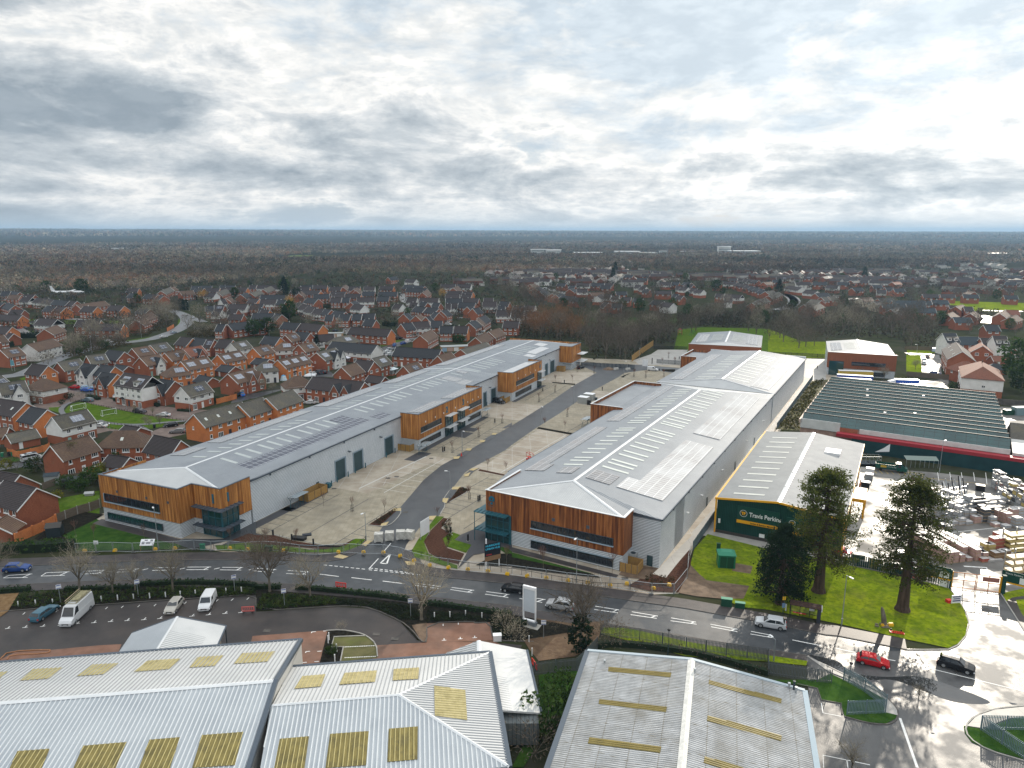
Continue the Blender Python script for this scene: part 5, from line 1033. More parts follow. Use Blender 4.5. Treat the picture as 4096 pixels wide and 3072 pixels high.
NEAR='''
a 570 240 848 275 7 r K oG|brick house with charcoal roof and orange gable, leftmost beside the main road
a 1015 215 1400 150 7.5 r g s|grey roofed house with solar panels, right of the charcoal roofed house by the main road
a 1530 100 1850 60 7.5 r g s|grey roofed solar house in the back row below the bare trees, left part
a 725 492 835 505 9 r b hwc|hipped house with white upper storey and brick ground floor, left of the street corner
a -60 600 430 535 8 w g sxX|white rendered house with pointed white gable and solar panels at the left edge
a -180 500 30 450 8 r g s|grey roofed house with solar panels cut by the left edge, above the white gabled one
a -250 822 460 930 9 r K ovvv|long brick house with three roof windows and charcoal roof at the left edge
a 540 1000 830 1055 8.5 r k oN|slate roofed house with a broad orange brick gable, left of the green
a 920 1185 1530 1045 7.5 r g swNS|mossy roofed house with white side wall and big solar array below the goalposts
a 105 1490 620 1390 6 r g g|low grey roofed garage with white door behind the white camper van
a -200 1385 150 1365 6 r b g|low garage with dark roof at the left edge, beside the long grey roofed garage
a 1480 232 1720 270 7.5 w k x|white rendered house with slate roof and small white gable above the red car
a 1780 255 2030 290 7.5 r k o|slate roofed brick house with orange gable behind the front row of the green
a 1800 390 2070 425 8 r k oxpN|slate roofed house with sage door and bay gable, left of the white dormer house
e 895 365 1570 180 7.8 r b N|large red brick house with brown tiles behind the slim young tree and grey shed
e 2000 100 2420 92 8 r b hv|brick house with brown hipped roof and one roof window, right of the slim tree
e 1930 522 2290 570 5.5 r K g|low charcoal roofed garage beside the corner of the timber fronted terrace
e 80 970 640 1110 8.2 r K N|brick house with charcoal roof and big pale edged gable, above the orange garden wall
e -150 790 345 880 8 r K N|brick house with charcoal roof just behind the gable above the orange wall
E -60 640 60 560 6 r b g|low brick garage with white doors at the left edge below the big gable
E -200 225 -60 250 7 r K N|charcoal roofed house cut off by the left edge
b 430 665 920 735 9 r K towdNssp|tall white fronted house pair with two dormers and blue solar strips facing the green
b 1060 775 1320 810 8.2 r k xpN|slate roofed red brick house with bay gable between dormer pair and white sided house
b 1430 920 1850 815 7.2 r g wsG|white sided house with grey roof and solar panels, right end of the green
b 1275 548 1385 535 9 o b hs|hipped brown roofed house with square solar panel behind the white sided house
b 1430 465 1890 380 8.2 o b ss|long orange brick pair with two solar arrays behind the hipped brown roof
b 700 395 1040 330 8 r b sxX|red brick house with white pointed wing and solar array, middle of the new estate
b 565 235 850 190 8 r b s|brown roofed house with solar array, left of two in the upper row
b 885 175 1170 125 8 o g s|grey brown roofed house with solar array, highest in the upper left row
b 1145 315 1470 255 8 o b sx|orange brick house with gabled wing and solar array in the upper middle
b 1465 240 1790 185 8 r r sx|red tiled house with red gabled wing and solar array in the upper middle
b 1430 30 1640 55 8 r K oN|charcoal roofed brick house at the top left of the new estate, under the bend
b 1680 45 1920 70 8 r k oN|slate roofed brick house, second from the left in the top row under the bend
b 1905 72 2010 75 8 r K s|narrow charcoal roofed house with dark solar panel, third in the top row
b 2110 75 2350 88 8 r K oN|charcoal roofed brick house, fourth in the top row under the street lamp
b 150 262 430 295 8 r k G|slate roofed brick house whose gable with two windows faces the white winged house
b 280 518 500 548 6 r k g|low slate garage roof with white gable edge behind the front row of the green
b 1760 705 1990 750 6 r k g|low slate garage between the hipped brown house and the two solar house
c 540 320 810 265 7.5 r g wsSG|grey roofed house with white side wall and pale solar array in the upper row
c 310 520 700 445 8 o b ss|orange brick pair with two pale solar arrays above the low slate roofs
c 935 400 1200 345 8 o b s|brown tiled brick house with one pale solar array, beside the white sided one
c 1150 190 1420 215 7.5 r k oN|slate roofed house with orange gable below the dark conifers
c 1505 175 1690 135 7.5 r b s|brown roofed house with pale solar panel in the top right row
c 1700 115 1950 140 7.5 r k G|slate roofed house with two windows in its gable, top right corner of the estate
c 1445 298 1545 292 8.5 r b hsw|brown hipped house with white upper storey and pale solar panel
c 1745 345 2000 295 8 r b sG|brown tiled house with dark gable and pale solar panel, right of the brown hipped one
c 990 580 1225 605 7 r k gN|low slate roof with orange gable, left of the white hipped house
c 380 700 620 730 7 r k gN|low slate roof with orange gable below the orange brick pair
c 1110 648 1200 642 9 w g hs|white rendered hipped house with blue parasol yard and dark porches
c 1375 615 1840 510 8.5 o b sssp|brown roofed terrace of three with three pale solar arrays and hooded porches
c 495 860 940 755 9 r b ssxx|red brick pair with two pointed brick wings and two solar arrays
c 1640 905 1800 890 9 r b hw|brown hipped house with white left side above the mossy roofed terraces
d 290 575 620 490 9 r g ssxxX|brick pair with two pointed white wings and solar arrays near the parked vans
d 230 1000 1140 1095 9 r K xxN|long charcoal roofed terrace with pointed brick wings hard against the warehouse roof
c 680 1405 1100 1275 8 o g |mossy brown roofed house with orange brick wall, left of two along the warehouse
c 1170 1290 1640 1140 8 o g |mossy brown roofed house with four windows, right of two along the warehouse
b 1660 1400 2500 1180 8.5 o g vvvv|long mossy grey roofed house with roof windows beside the warehouse roof
e 2212 0 2480 40 7 r K g|low dark roofed outbuilding between the brown hipped house and the warehouse roof
A 1330 1165 1560 1212 7 r K N|charcoal roofed house close to the warehouse, right of the hipped brown roof
d 570 380 1365 445 9.5 r k wN|long slate roofed terrace with a blank white gable end beside the parked cars
d 630 300 890 262 9 r g hs|mossy hipped roof with two pale solar panels behind the long slate terrace
d 735 830 990 755 8 r b |brown tiled brick house standing alone above the charcoal terrace
d 1010 700 1310 730 8 r K G|charcoal roofed red brick house with two gable windows, left of the conservatory
d 1270 680 1500 620 8 r g sS|grey roofed house with large solar array behind the white conservatory
d 1830 810 2080 735 7 r b s|brown tiled house with pale solar array half hidden by the warehouse roof
d 1220 975 1500 1005 6 r K g|low charcoal garage roof between the lone brick house and the warehouse
i 180 650 560 672 9 r k N|long slate roofed terrace right of the parked cars with red awning
i 530 725 640 690 7 r b N|small brown roofed house with grey gable at the end of the slate terrace
i 725 670 940 610 10 r g N|long mossy roofed house partly behind the warehouse roof, near the blue garages
n 235 105 400 105 9 w k td|tall white house with slate roof and one dormer, left end of the right hand row
n 405 146 685 150 8 r s |slate roofed red brick terrace between the two tall white houses
n 715 165 865 166 8 r K |dark roofed red brick house left of the right hand tall white house
n 870 136 1045 140 9 w K td|tall white house with dark roof and dormer, right end of the right hand row
n 405 215 490 335 10 r K tvvv|big red brick house whose broad blank gable faces the saw tooth works
n 722 222 748 262 9 r r G|red brick house with red tiles and two windows in its gable, right hand group
n 475 460 575 460 8 r r h|low hipped red roofed house in front of the broad blank gable
n 720 455 752 530 13 r r htwc|large hipped red roofed house with white upper storey, nearest the saw tooth works
n 850 390 1080 392 5 r r g|low red tiled garage row behind the large hipped house
n 870 485 960 490 6 r k gh|low slate hipped roof right of the large hipped house
n 1075 280 1130 290 6 r K g|small dark garage right of the right hand tall white house
'''
def uc(gs):
 a,b=(gs.split('|')+[''])[:2];q=a.split();return q[0],float(q[1]),float(q[2]),float(q[3]),float(q[4]),float(q[5]),q[6],q[7],(q[8]if len(q)>8 else ''),b.strip()
for ln in NEAR.strip().split('\n'):
 z,x1,y1,x2,y2,D_,wl,rf,fl,lb=uc(ln)
 ht(z,x1,y1,x2,y2,D_,wl,rf,fl,lb,2,cat='garage' if 'g' in fl else 'house')
MID={'f':('old estate at left edge',1,8.5,'0,475,395,490,o -100,680,215,695,o 700,545,1015,565,wo 780,735,1010,665,b 480,1005,930,900,B 0,1100,320,1050,bs -80,850,45,835,b 1370,580,1785,580,o 1590,640,2190,640,o 1340,300,1850,235,b 1480,330,1720,340,o 1960,310,2200,325,o 830,325,1000,335 1010,330,1170,350,o 650,180,790,190,w 790,190,1010,218,w 960,220,1230,235 1225,232,1360,240 400,170,570,175,wo 110,265,270,310 0,260,80,270 30,70,190,68 200,60,350,85 170,130,380,132,b 200,390,430,395,L 150,805,240,815,L 430,120,620,125,L'),'g':('old estate beyond the bend',1,8.5,'270,580,440,600 240,725,450,655,b 190,790,340,745,b 50,235,250,235,o 90,320,200,325 370,335,580,345 630,350,690,365 630,280,800,210,g 800,215,870,205,b 960,285,1200,270,b 1180,195,1540,190 1250,230,1400,235 1420,230,1680,230,o 1690,185,1950,185 1700,225,1950,222,o 1990,220,2170,222,o 1620,300,1790,245,g 1440,310,1620,315,w 1690,425,1760,420,W 1790,410,1870,395,b 1420,550,1570,545 1590,530,1760,530,s 1580,620,1720,625,w 1850,515,2170,520,w 1840,600,2000,605,L 1850,695,2100,700,L 1810,865,2180,820 1640,870,1780,872 2040,340,2160,310'),'h':('estate behind new houses',1,8,'15,600,240,600 160,680,290,680 200,700,350,705,o 0,500,165,510,o 200,440,680,445 190,520,475,520,wo 500,530,640,535 50,765,430,765 460,770,560,785 0,900,280,895 600,920,890,940 900,935,1290,965,o 0,265,120,265,o 140,265,540,270,w 230,340,370,285,g 0,400,170,355,g 830,300,1060,300,o 900,270,1110,268 1120,270,1370,270,o 750,340,1250,370,o 860,410,900,370,b 1120,430,1400,425 1010,490,1210,510 850,570,945,580 920,600,1070,625,w 1030,635,1180,665,w 1150,680,1310,690,w 1270,685,1440,705 1500,715,1690,740 1430,490,1620,490,o 1640,490,1770,490 1440,380,1700,385,o 1450,430,1670,425,o 1690,420,1970,425,o 1890,485,2195,480,w 1990,380,2212,380 1420,295,1630,300,o 1640,300,1690,255,b 1750,290,1950,290,o 2020,290,2212,290,w 1830,340,1900,310,b 1870,360,1930,340,b 1780,570,1870,540 1840,600,2030,620,w 1340,790,1480,790 1600,780,1790,785 1820,780,1980,780 2000,770,2212,770 2040,870,2230,880 1790,1005,2500,1050,o 1100,1150,1480,1130,LW'),'i':('behind the long slate terrace',1,8,'30,185,190,185 20,225,120,225 45,135,160,137,o 250,125,420,135 270,150,440,155 275,235,360,237,w 300,275,365,277,W 385,270,445,275 380,235,540,237,w 495,275,555,278 170,285,235,290,w 345,305,435,315 445,315,540,325 240,370,280,362 345,385,385,375,b 430,395,465,390 500,355,540,360 560,345,610,335 560,120,680,120,w 700,120,815,122,w 615,178,740,180 745,182,830,185,o 597,205,715,205,w 735,205,820,207,o 600,240,740,240 745,237,880,240 605,287,637,287,w 640,280,700,280,W 710,275,850,278 780,310,830,303 825,325,880,318 920,235,1000,235,o 910,270,1030,270,w 1060,265,1140,268 1040,305,1100,305 1175,305,1240,308 1030,340,1150,342,w 1160,350,1260,352,w 880,405,930,380 860,425,890,395,b 795,445,850,425 1090,432,1220,435 220,455,310,445 315,440,450,432,w 475,430,570,430 550,475,660,475 675,473,790,475,o 380,550,475,505,b 850,570,940,525,b 960,520,1050,490,b 400,190,440,165,b 660,150,700,135,b 110,60,180,55 270,75,350,80,W'),'j':('suburb at the centre',0,8,'120,370,190,370 210,362,300,365,w 0,405,90,405 220,415,330,415,w 360,415,450,415,w 253,185,290,178,b 275,200,320,190,b 295,215,340,205 325,232,370,222 340,250,400,240 440,262,470,252 470,270,530,262 520,280,640,290 620,295,710,300 650,225,740,225,w 760,255,870,250,bo 820,285,860,265,w 880,270,940,272,w 950,280,1010,282,w 1030,290,1110,292,o 1130,300,1210,302 880,335,920,340,o 950,345,1030,347 980,245,1070,245 1145,190,1195,192,w 1190,202,1240,205,w 1215,225,1269,228 590,195,640,197 650,175,760,177,w 770,175,880,175 890,175,960,177,o 850,195,940,197 230,140,330,140,W 335,135,430,138,W 180,97,280,99,w 370,97,450,99,W 480,92,560,94,w 590,87,640,89 660,87,720,89 780,100,830,102 860,92,900,90,o 560,130,640,132,W 700,125,760,125,w 490,175,560,178 590,225,620,215 1160,130,1250,132 1060,105,1130,108 1200,100,1269,102,o'),'k':('suburb right of centre',0,8,'85,165,180,167,w 190,165,250,167 222,200,285,202,w 262,207,325,212,w 345,215,400,217,w 390,227,455,232,w 40,238,180,240 200,265,245,268 230,278,285,282 290,165,350,170 640,265,780,275,wo 560,262,630,265 630,300,700,302,W 620,160,730,162,w 670,132,740,134 752,134,800,136,w 795,139,840,141,w 838,143,880,146,w 875,148,920,152,o 735,172,790,178 770,182,830,188 815,192,880,198 850,205,920,212 890,215,960,224 930,230,1000,238 975,245,1040,235,g 1000,280,1060,262,g 1040,262,1090,248,g 860,340,900,318,g 890,325,940,305,g 930,315,980,300,g 30,320,120,330 110,335,200,345,W 300,182,370,186 1070,120,1190,122,ws 1040,145,1120,147 545,175,600,178 960,165,1020,160,b 1220,135,1269,136,w 1150,175,1230,177,g'),'l':('beyond the small timber warehouses',0,8,'110,195,230,212,w 170,165,300,165,W 260,230,360,240,w 310,310,395,320,g 390,292,440,290,g 450,287,510,285,g 505,270,560,276,g 245,355,320,345,g 300,370,380,345,g 340,260,440,255 320,165,440,168 440,190,540,195,w 530,165,630,168 650,215,730,212 820,190,900,190 1000,220,1090,220 715,300,805,292,bC 835,330,890,325,C 870,305,990,300,S 990,320,1269,325,S 900,350,1100,352,S 1110,350,1269,352,S 980,395,1060,380,S 640,150,700,146 720,148,790,150 800,150,990,155,w 930,210,1000,210 860,230,940,232,w 990,165,1050,160,r 400,120,470,110,s 250,115,320,118,s 620,120,700,118,s'),'m':('suburb at right edge',0,8,'190,390,315,392,So 320,384,488,386,S 0,462,110,464,S 120,465,360,470,S 500,438,580,440 570,448,640,430,b 650,450,740,452,k 480,530,540,505,b 540,560,720,562,S 720,520,770,500,b 1020,520,1080,480,b 1085,485,1212,488,r 1120,560,1190,535,b 855,640,1000,642 230,322,390,325 410,322,560,325 640,325,800,328 1060,335,1200,338 440,240,560,245,g 560,260,700,270 720,225,890,235,g 880,240,1020,250,g 1080,200,1200,205 1060,265,1130,262 500,145,570,148,w 580,150,740,155,w 760,155,890,158 40,140,160,142,W 170,145,220,146,w 700,290,760,300,b 980,160,1080,165 1100,130,1269,140 860,110,980,105'),}
NW=0
for zn,(phrase,lod,D_,txt)in MID.items():
 items=[]
 for q in txt.split():
  a=q.split(',');c=a[4]if len(a)>4 else ''
  x1,y1,x2,y2=map(float,a[:4]);rf='b' if 'b' in c or 'B' in c else('g' if 'g' in c else('s' if 'S' in c else('r' if 'r' in c else 'K')));wl='w' if('W' in c or 'B' in c)else('c' if 'C' in c else 'r')
  if c=='' and(int(x1)+int(y1))%5==0:rf='k'
  fl=('o' if 'o' in c else '')+('s' if 's' in c else '')+('w' if 'w' in c else '')+('L' if 'L' in c else '')
  items.append((x1+x2,x1,y1,x2,y2,wl,rf,fl))
 gz=lambda it:(RN[it[6]],'white over brick' if 'w' in it[7]else WN[it[5]],'bungalow' if 'L' in it[7]else('terrace' if math.dist(P(zn,it[1],it[2],8),P(zn,it[3],it[4],8))>13 else 'house'))
 items.sort(key=lambda it:it[0]);cnt={};tot={}
 for it in items:tot[gz(it)]=tot.get(gz(it),0)+1
 for it in items:
  k=gz(it);n=cnt.get(k,0);cnt[k]=n+1
  lb=(f"the only {k[0]} roofed {k[1]} {k[2]}, {phrase}" if tot[k]==1 else f"{ordn(n)} {k[0]} roofed {k[1]} {k[2]} from the left, {phrase}")
  dd=math.dist(P(zn,it[1],it[2],8),P(zn,it[3],it[4],8));fl=it[7]
  if lod==0 and dd<4:continue
  ht(zn,it[1],it[2],it[3],it[4],D_ if 'L' not in fl else 7,it[5],it[6],fl,lb,lod,qk='houses, '+phrase);NW+=1
print('mid houses',NW)
def wh():
 rng=random.Random(11);v=[[],[],[]];f=[[],[],[]];ue=[mat('far brown brick',(.13,.055,.04),(.2,.085,.06),scale=.3),wk,mat('far pale wall',(.38,.37,.35),(.5,.49,.46),scale=.3),zi]
 mb=MB();mi=[]
 def addh(x,y,a,L,D,wm,rm,h=5,zr=8):
  u=(math.cos(a),math.sin(a));w=(-u[1],u[0]);k=len(mb.v)
  c=lambda i,j,z:(x+u[0]*i+w[0]*j,y+u[1]*i+w[1]*j,z)
  mb.v+=[c(-L/2,-D/2,0),c(L/2,-D/2,0),c(L/2,D/2,0),c(-L/2,D/2,0),c(-L/2,-D/2,h),c(L/2,-D/2,h),c(L/2,D/2,h),c(-L/2,D/2,h),c(-L/2,0,zr),c(L/2,0,zr)]
  for q,m in(((0,1,5,4),wm),((2,3,7,6),wm),((1,2,6,9,5),wm),((3,0,4,8,7),wm),((4,5,9,8),rm),((6,7,8,9),rm)):mb.f.append(tuple(k+i for i in q));mi.append(m)
 for d0,d1,x0,x1,n in((800,930,-60,700,150),(880,1080,-50,760,220),(950,1350,120,1000,160),(980,1250,-40,150,50)):
  for _ in range(n):
   x=rng.uniform(x0,x1);y=rng.uniform(d0,d1)
   if math.sin(x/55)+math.sin(y/31+x/90)<-.35:continue
   if any((x-hx)**2+(y-hy)**2<(r+5)**2 for hx,hy,r in zv):continue
   a=(.1 if math.sin(x/70+y/40)>0 else 1.2)+rng.uniform(-.1,.1);L=rng.choice([9,16,24]);addh(x,y,a,L,8,0 if rng.random()<.55 else 2,1 if rng.random()<.75 else 3,zr=7.6)
   if rng.random()<.7:addh(x+rng.uniform(8,14),y+rng.uniform(-12,-6),a,rng.choice([6,9]),5,2,3,2.4,3.4)
 o=mb.bd('distant_houses',None)
 for m in ue:o.data.materials.append(m)
 o.data.polygons.foreach_set('material_index',mi);tag(o,'far suburb rooftops too many to count, beyond the nearer houses towards the dark woods','houses',qi='stuff')
wh()
def jk(h,yl,jo,levels=4,fan=(5,4,3,3),tw=.035,xi=None,xh=.5,yv=.28,nt=None):
 rg=random.Random(jo);T=MB();Cn=MB();tr=xi or h*.022
 def fc(p,d,L,r,lev):
  q=p;fs=2;rr=r
  for i in range(fs):
   d=(d+Vector((rg.gauss(0,.12),rg.gauss(0,.12),rg.gauss(0,.06)))).normalized();e=q+d*(L/fs);r2=rr*.78
   if lev<=1:T.tube(q,e,rr,r2,5 if lev==0 else 4,False)
   elif lev<levels:Cn.tube(q,e,max(rr,tw*.6),max(r2,tw*.5),3,False)
   else:
    s=d.orthogonal().normalized()*max(rr,tw*.5);Cn.poly([q-s,q+s,e])
   q=e;rr=r2
   if lev<levels and i==0 and lev>0:
    for _ in range(fan[min(lev,len(fan)-1)]//2):jp(q,d,L,rr,lev)
  if lev<levels:
   for _ in range(fan[min(lev,len(fan)-1)]):jp(q,d,L,rr,lev)
 def jp(q,d,L,r,lev):
  a=d.orthogonal().normalized();a.rotate(__import__('mathutils').Quaternion(d,rg.uniform(0,2*PI)))
  ang=rg.uniform(.35,.95)if lev else rg.uniform(.35,.9);nd=(d*math.cos(ang)+a*math.sin(ang)*yl);nd.z+=.15*xh;nd.normalize()
  fc(q,nd,L*rg.uniform(.55,.8),r*.62,lev+1)
 th=h*yv;ff=Vector((0,0,-.1));T.tube(ff,(0,0,th*.15),tr*1.5,tr,6,False)
 p=Vector((0,0,th*.15));d=Vector((rg.gauss(0,.03),rg.gauss(0,.03),1)).normalized()
 T.tube(p,p+d*(th*.85),tr,tr*.85,6,False);p=p+d*(th*.85)
 n=fan[0]
 for i in range(n):
  a=2*PI*i/n+rg.uniform(-.4,.4);t=rg.uniform(.35,.75)*yl;nd=Vector((math.cos(a)*t,math.sin(a)*t,1)).normalized();fc(p-d*rg.uniform(0,th*.25),nd,h*rg.uniform(.26,.34),tr*.6,1)
 fc(p,d,h*.3,tr*.7,1)
 return T,Cn
def qo(h,cr,jo,n=520,tw=.075,yv=.25):
 rg=random.Random(jo);T=MB();Cn=MB();tr=h*.02;th=h*yv;T.tube((0,0,-.1),(0,0,th),tr*1.2,tr,5,False)
 cz=h*.6;gj=[]
 for i in range(9):
  a=2*PI*i/9+rg.uniform(-.3,.3);e=Vector((math.cos(a)*cr*rg.uniform(.35,.75),math.sin(a)*cr*rg.uniform(.35,.75),h*rg.uniform(.5,.9)));T.tube((0,0,th*rg.uniform(.7,1)),e,tr*.55,tr*.15,4,False);gj.append(e)
  for _ in range(3):
   f=e+Vector((rg.gauss(0,1),rg.gauss(0,1),rg.gauss(.6,.6)))*cr*.3;Cn.tube(e.lerp(Vector((0,0,th)),rg.uniform(0,.5)),f,tr*.18,tr*.06,3,False);gj.append(f)
 for _ in range(n):
  if rg.random()<.6:t=rg.choice(gj);p=t+Vector((rg.gauss(0,1),rg.gauss(0,1),rg.gauss(0,1)))*cr*.25
  else:
   a=rg.uniform(0,2*PI);z=rg.uniform(-.8,1);q=math.sqrt(1-z*z)*rg.uniform(.55,1);p=Vector((math.cos(a)*q*cr,math.sin(a)*q*cr,cz+z*(h-cz)))
  d=(p-Vector((0,0,h*.35))).normalized()+Vector((rg.gauss(0,.35),rg.gauss(0,.35),rg.gauss(0,.35)));d.normalize();s=d.orthogonal().normalized();s.rotate(__import__('mathutils').Quaternion(d,rg.uniform(0,6)));L=rg.uniform(.8,1.9)*h/12
  Cn.poly([p-s*tw,p+s*tw,p+d*L])
 return T,Cn
def qy(pts,size,jo,per=1,qc=0):
 rg=random.Random(jo);mb=MB()
 for p,r in pts:
  for _ in range(per):
   c=Vector(p)+Vector((rg.gauss(0,1),rg.gauss(0,1),rg.gauss(0,1)))*r
   n=Vector((rg.gauss(0,1),rg.gauss(0,1),rg.gauss(0,1)+qc)).normalized();a=n.orthogonal().normalized();a.rotate(__import__('mathutils').Quaternion(n,rg.uniform(0,6)));b=n.cross(a);s=size*rg.uniform(.6,1.3)
   mb.poly([c-a*s-b*s*.5,c+a*s-b*s*.5,c+b*s])
 return mb
def qw(h,cr,jo,n=900,size=.38,hj='round'):
 rg=random.Random(jo);T=MB();T.tube((0,0,-.1),(0,0,h*.8),h*.022,h*.008,5,False);pts=[]
 for _ in range(n//6):
  z=rg.random();a=rg.uniform(0,2*PI)
  if hj=='cone':xt=cr*(1-z)**.8*rg.uniform(.5,1.05);zz=h*(.08+.9*z)
  elif hj=='col':xt=cr*math.sin(PI*(.1+.85*z))**.5*rg.uniform(.6,1.05);zz=h*(.04+.94*z)
  else:xt=cr*math.sqrt(max(0,1-(2*z-1)**2))*rg.uniform(.6,1.08)*(1+.18*math.sin(a*3+jo));zz=h*(.2+.8*z)
  pts.append(((math.cos(a)*xt,math.sin(a)*xt,zz),cr*.13))
 return T,qy(pts,size,jo,6,.4)
def vd(T,Cn,tm,cm,name,loc,qh,cat='tree',qk=None,rot=0,ws='crown',sc=1):
 t=tg(name,qh,cat,loc,rot,qk);t.scale=(sc,)*3
 a=T.bd('trunk',tm,t);b=Cn.bd(ws,cm,t);return t,(a.data,b.data,ws)
jy={}
def ua(k):
 if k in jy:return jy[k]
 g={'n0':lambda:(jk(8.5,1.0,1,4,(6,4,4,3),.03),jg,wy),'n1':lambda:(jk(8,1.05,5,4,(6,4,4,3),.03),jg,wy),'n2':lambda:(jk(9.5,.9,9,4,(6,4,4,3),.03),jg,wy),'n3':lambda:(jk(9,1.15,12,4,(7,4,4,3),.04),jg,vj),'m0':lambda:(qo(12,4.6,21),jg,wy),'m1':lambda:(qo(13,5,22),jg,vj),'m2':lambda:(qo(11,4.2,23),jg,vj),'m3':lambda:(qo(12,5.2,24),jg,gh),'m4':lambda:(qo(14,5,25,420),jg,wy),'b0':lambda:(qo(4,3,26,420,.05,.1),jg,vj),'b1':lambda:(qo(3.5,2.6,27,420,.05,.1),jg,wy),'e0':lambda:(qw(9,3.4,31),jg,we),'e1':lambda:(qw(12,3.6,32,1000,.4,'cone'),jg,ko),'e2':lambda:(qw(8,2.2,33,800,.32,'col'),jg,ko),'e3':lambda:(qw(3,1.9,34,700,.18),jg,we),'e4':lambda:(qw(2.2,1.3,35,500,.14),jg,qq),'y0':lambda:(qw(3,1.7,36,600,.18),jg,yt),'y1':lambda:(qo(9,4,37,700,.08),jg,mat('golden twigs',(.34,.20,.04),(.50,.32,.08),scale=.6,jx='OBJ',qa=.9))}[k]()
 (T,Cn),tm,cm=g;jy[k]=(qd('trunk',T,tm),qd('foliage' if k[0]in 'ey' else 'crown',Cn,cm),'foliage' if k[0]in 'ey' else 'crown');return jy[k]
NM={'n':'bare_tree','m':'bare_tree','b':'shrub','e':'evergreen_tree','y':'shrub'}
def kh(k,x,y,qh,qk=None,sc=1,rot=None,cat=None,name=None,z=0):
 me=ua(k);ym=k in('b0','b1','e3','e4','y0');nm=name or('shrub' if ym else('evergreen_tree' if k[0]=='e' else 'bare_tree'))
 t=tg(nm,qh,cat or('shrub' if ym else 'tree'),(x,y,z),R.uniform(0,6.28)if rot is None else rot,qk);t.scale=(sc,sc,sc*R.uniform(.9,1.1))
 qz('trunk' if not ym else 'stem',me[0],t);qz(me[2],me[1],t);return t
for i,(z,x,y,k,sc,lb)in enumerate([('E',690,1225,'n0',1.0,'leafless tree behind the white camper roof rack van, in the dark planting strip'),('E',975,1235,'n1',.85,'leafless tree right of the first grey parking sign, in the planting strip'),('E',1170,1225,'n1',.8,'leafless tree just left of the second parking sign post'),('E',1495,1225,'n0',.95,'wide leafless tree in the strip, between the silver hatchback and the second sign'),('F',120,1225,'n3',1.15,'dark spreading bare tree at the end of the hedge beside the third parking sign'),('F',470,1285,'n2',.95,'pale bare tree in the strip left of the red barrier'),('F',1430,1470,'n2',1.2,'tall pale bare tree beside the brown gravel patch and fourth parking sign'),('K',590,580,'n3',1.15,'broad many stemmed bare tree with ivy, beside the white totem sign'),('L',720,1690,'n0',.55,'small bare tree in the wet yard at the bottom right'),('E',-30,1110,'n1',1.0,'bare tree cut by the left edge above the blue car'),('L',1300,1060,'n0',.25,'tiny bare sapling at the edge of the puddle'),('J',735,465,'b1',.35,'tiny leafless shrub at the tip of the black bed by the curved driveway')]):
 p=P(z,x,y);kh(k,p[0],p[1],lb,'street trees along the main road' if i<8 else None,sc)
p=P('K',590,640);kh('e2',p[0],p[1],'ivy clad lower stem of the many stemmed bare tree',None,.75,name='ivy_column',cat='ivy')
p=P('K',350,1280);kh('e3',p[0]-.6,p[1]-1.5,'big glossy evergreen bush between the lean to roof and the stained roof',None,1.7)
p=P('K',240,1560);kh('b0',p[0]-.5,p[1],'reddish leafless bush at the bottom, left of the stained roof',None,1.1)
p=P('K',450,1080);kh('e3',p[0]-.3,p[1],'dark leafy bush touching the left gutter of the stained roof',None,1.2)
p=P('K',850,600);kh('b0',p[0],p[1],'low thorny bush at the near end of the palisade fence',None,.9)
p=P('J',2150,470);kh('b1',p[0],p[1],'low leafless bush in the dark bed left of the white totem sign',None,.9)
p=P('J',2240,560);kh('b1',p[0],p[1],'dark twiggy bush beside the bin at the corner of the red parking court',None,.8)
p=P('J',655,680);kh('e3',p[0],p[1],'narrow green shrub in the black bed beside the mossy parking bays',None,.45)
def wo(h,cr,jo,nl,jr,kx,dr=.25):
 rg=random.Random(jo);T=MB();L=MB();T.tube((0,0,-.2),(0,0,.9),kx*1.7,kx*1.15,12,False);T.tube((0,0,.9),(0,0,h*.35),kx*1.15,kx*.75,10,False);T.tube((0,0,h*.35),(0,0,h*.93),kx*.75,.1,8,False)
 pts=[]
 for i in range(nl):
  f=((i+.5)/nl)**.85;z=h*(dr+.72*f);prof=cr*math.sqrt(max(.03,1-max(0,(f-.42)/.62)**2))*(.80+.20*min(1,f/.3));a=rg.uniform(0,2*PI);r=prof*rg.uniform(.6,1.08)
  droop=-.18*r*(1-f)+.35*r*max(0,f-.5);p=Vector((0,0,z));
  for s in range(4):
   t=(s+1)/4;q=Vector((math.cos(a)*r*t,math.sin(a)*r*t,z+droop*t+math.sin(t*PI)*.3*(1-2*f)*-1))
   T.tube(p,q,.14*(1.15-t*.85),.14*(1.0-t*.85),4,False);p=q
   if s>=1:
    for _ in range(int(jr*(.5+t))):
     c=q+Vector((rg.gauss(0,.3),rg.gauss(0,.3),rg.gauss(-.15,.3)))*(.6+.6*t);pts.append((tuple(c),.22))
  if f>.9:
   for _ in range(int(jr*3)):pts.append(((rg.gauss(0,.5),rg.gauss(0,.5),h*.93+rg.gauss(0,.5)),.3))
 return T,qy(pts,.15,jo,6,.2)
for(z,x,y),args,lb in((('H',1160,1385),(21.9,5.3,41,170,5,.8,.28),'tall giant conifer with bare lower trunk standing right, nearest the sunny yard'),(('H',435,1225),(22.1,5.5,43,185,5,.8,.25),'tall giant conifer in front of the merchant building, left of the lamp post'),):
 T,Cn=wo(*args);p=P(z,x,y);vd(T,Cn,xe,gv,'conifer_tree',(*p,0),lb,'tree',ws='foliage')
T,Cn=wo(14,4.6,47,130,6,.55,.14);p=P('H',100,1330);vd(T,Cn,xe,ko,'conifer_tree',(*p,0),'shorter dark spreading conifer behind the bus shelter','tree',ws='foliage')
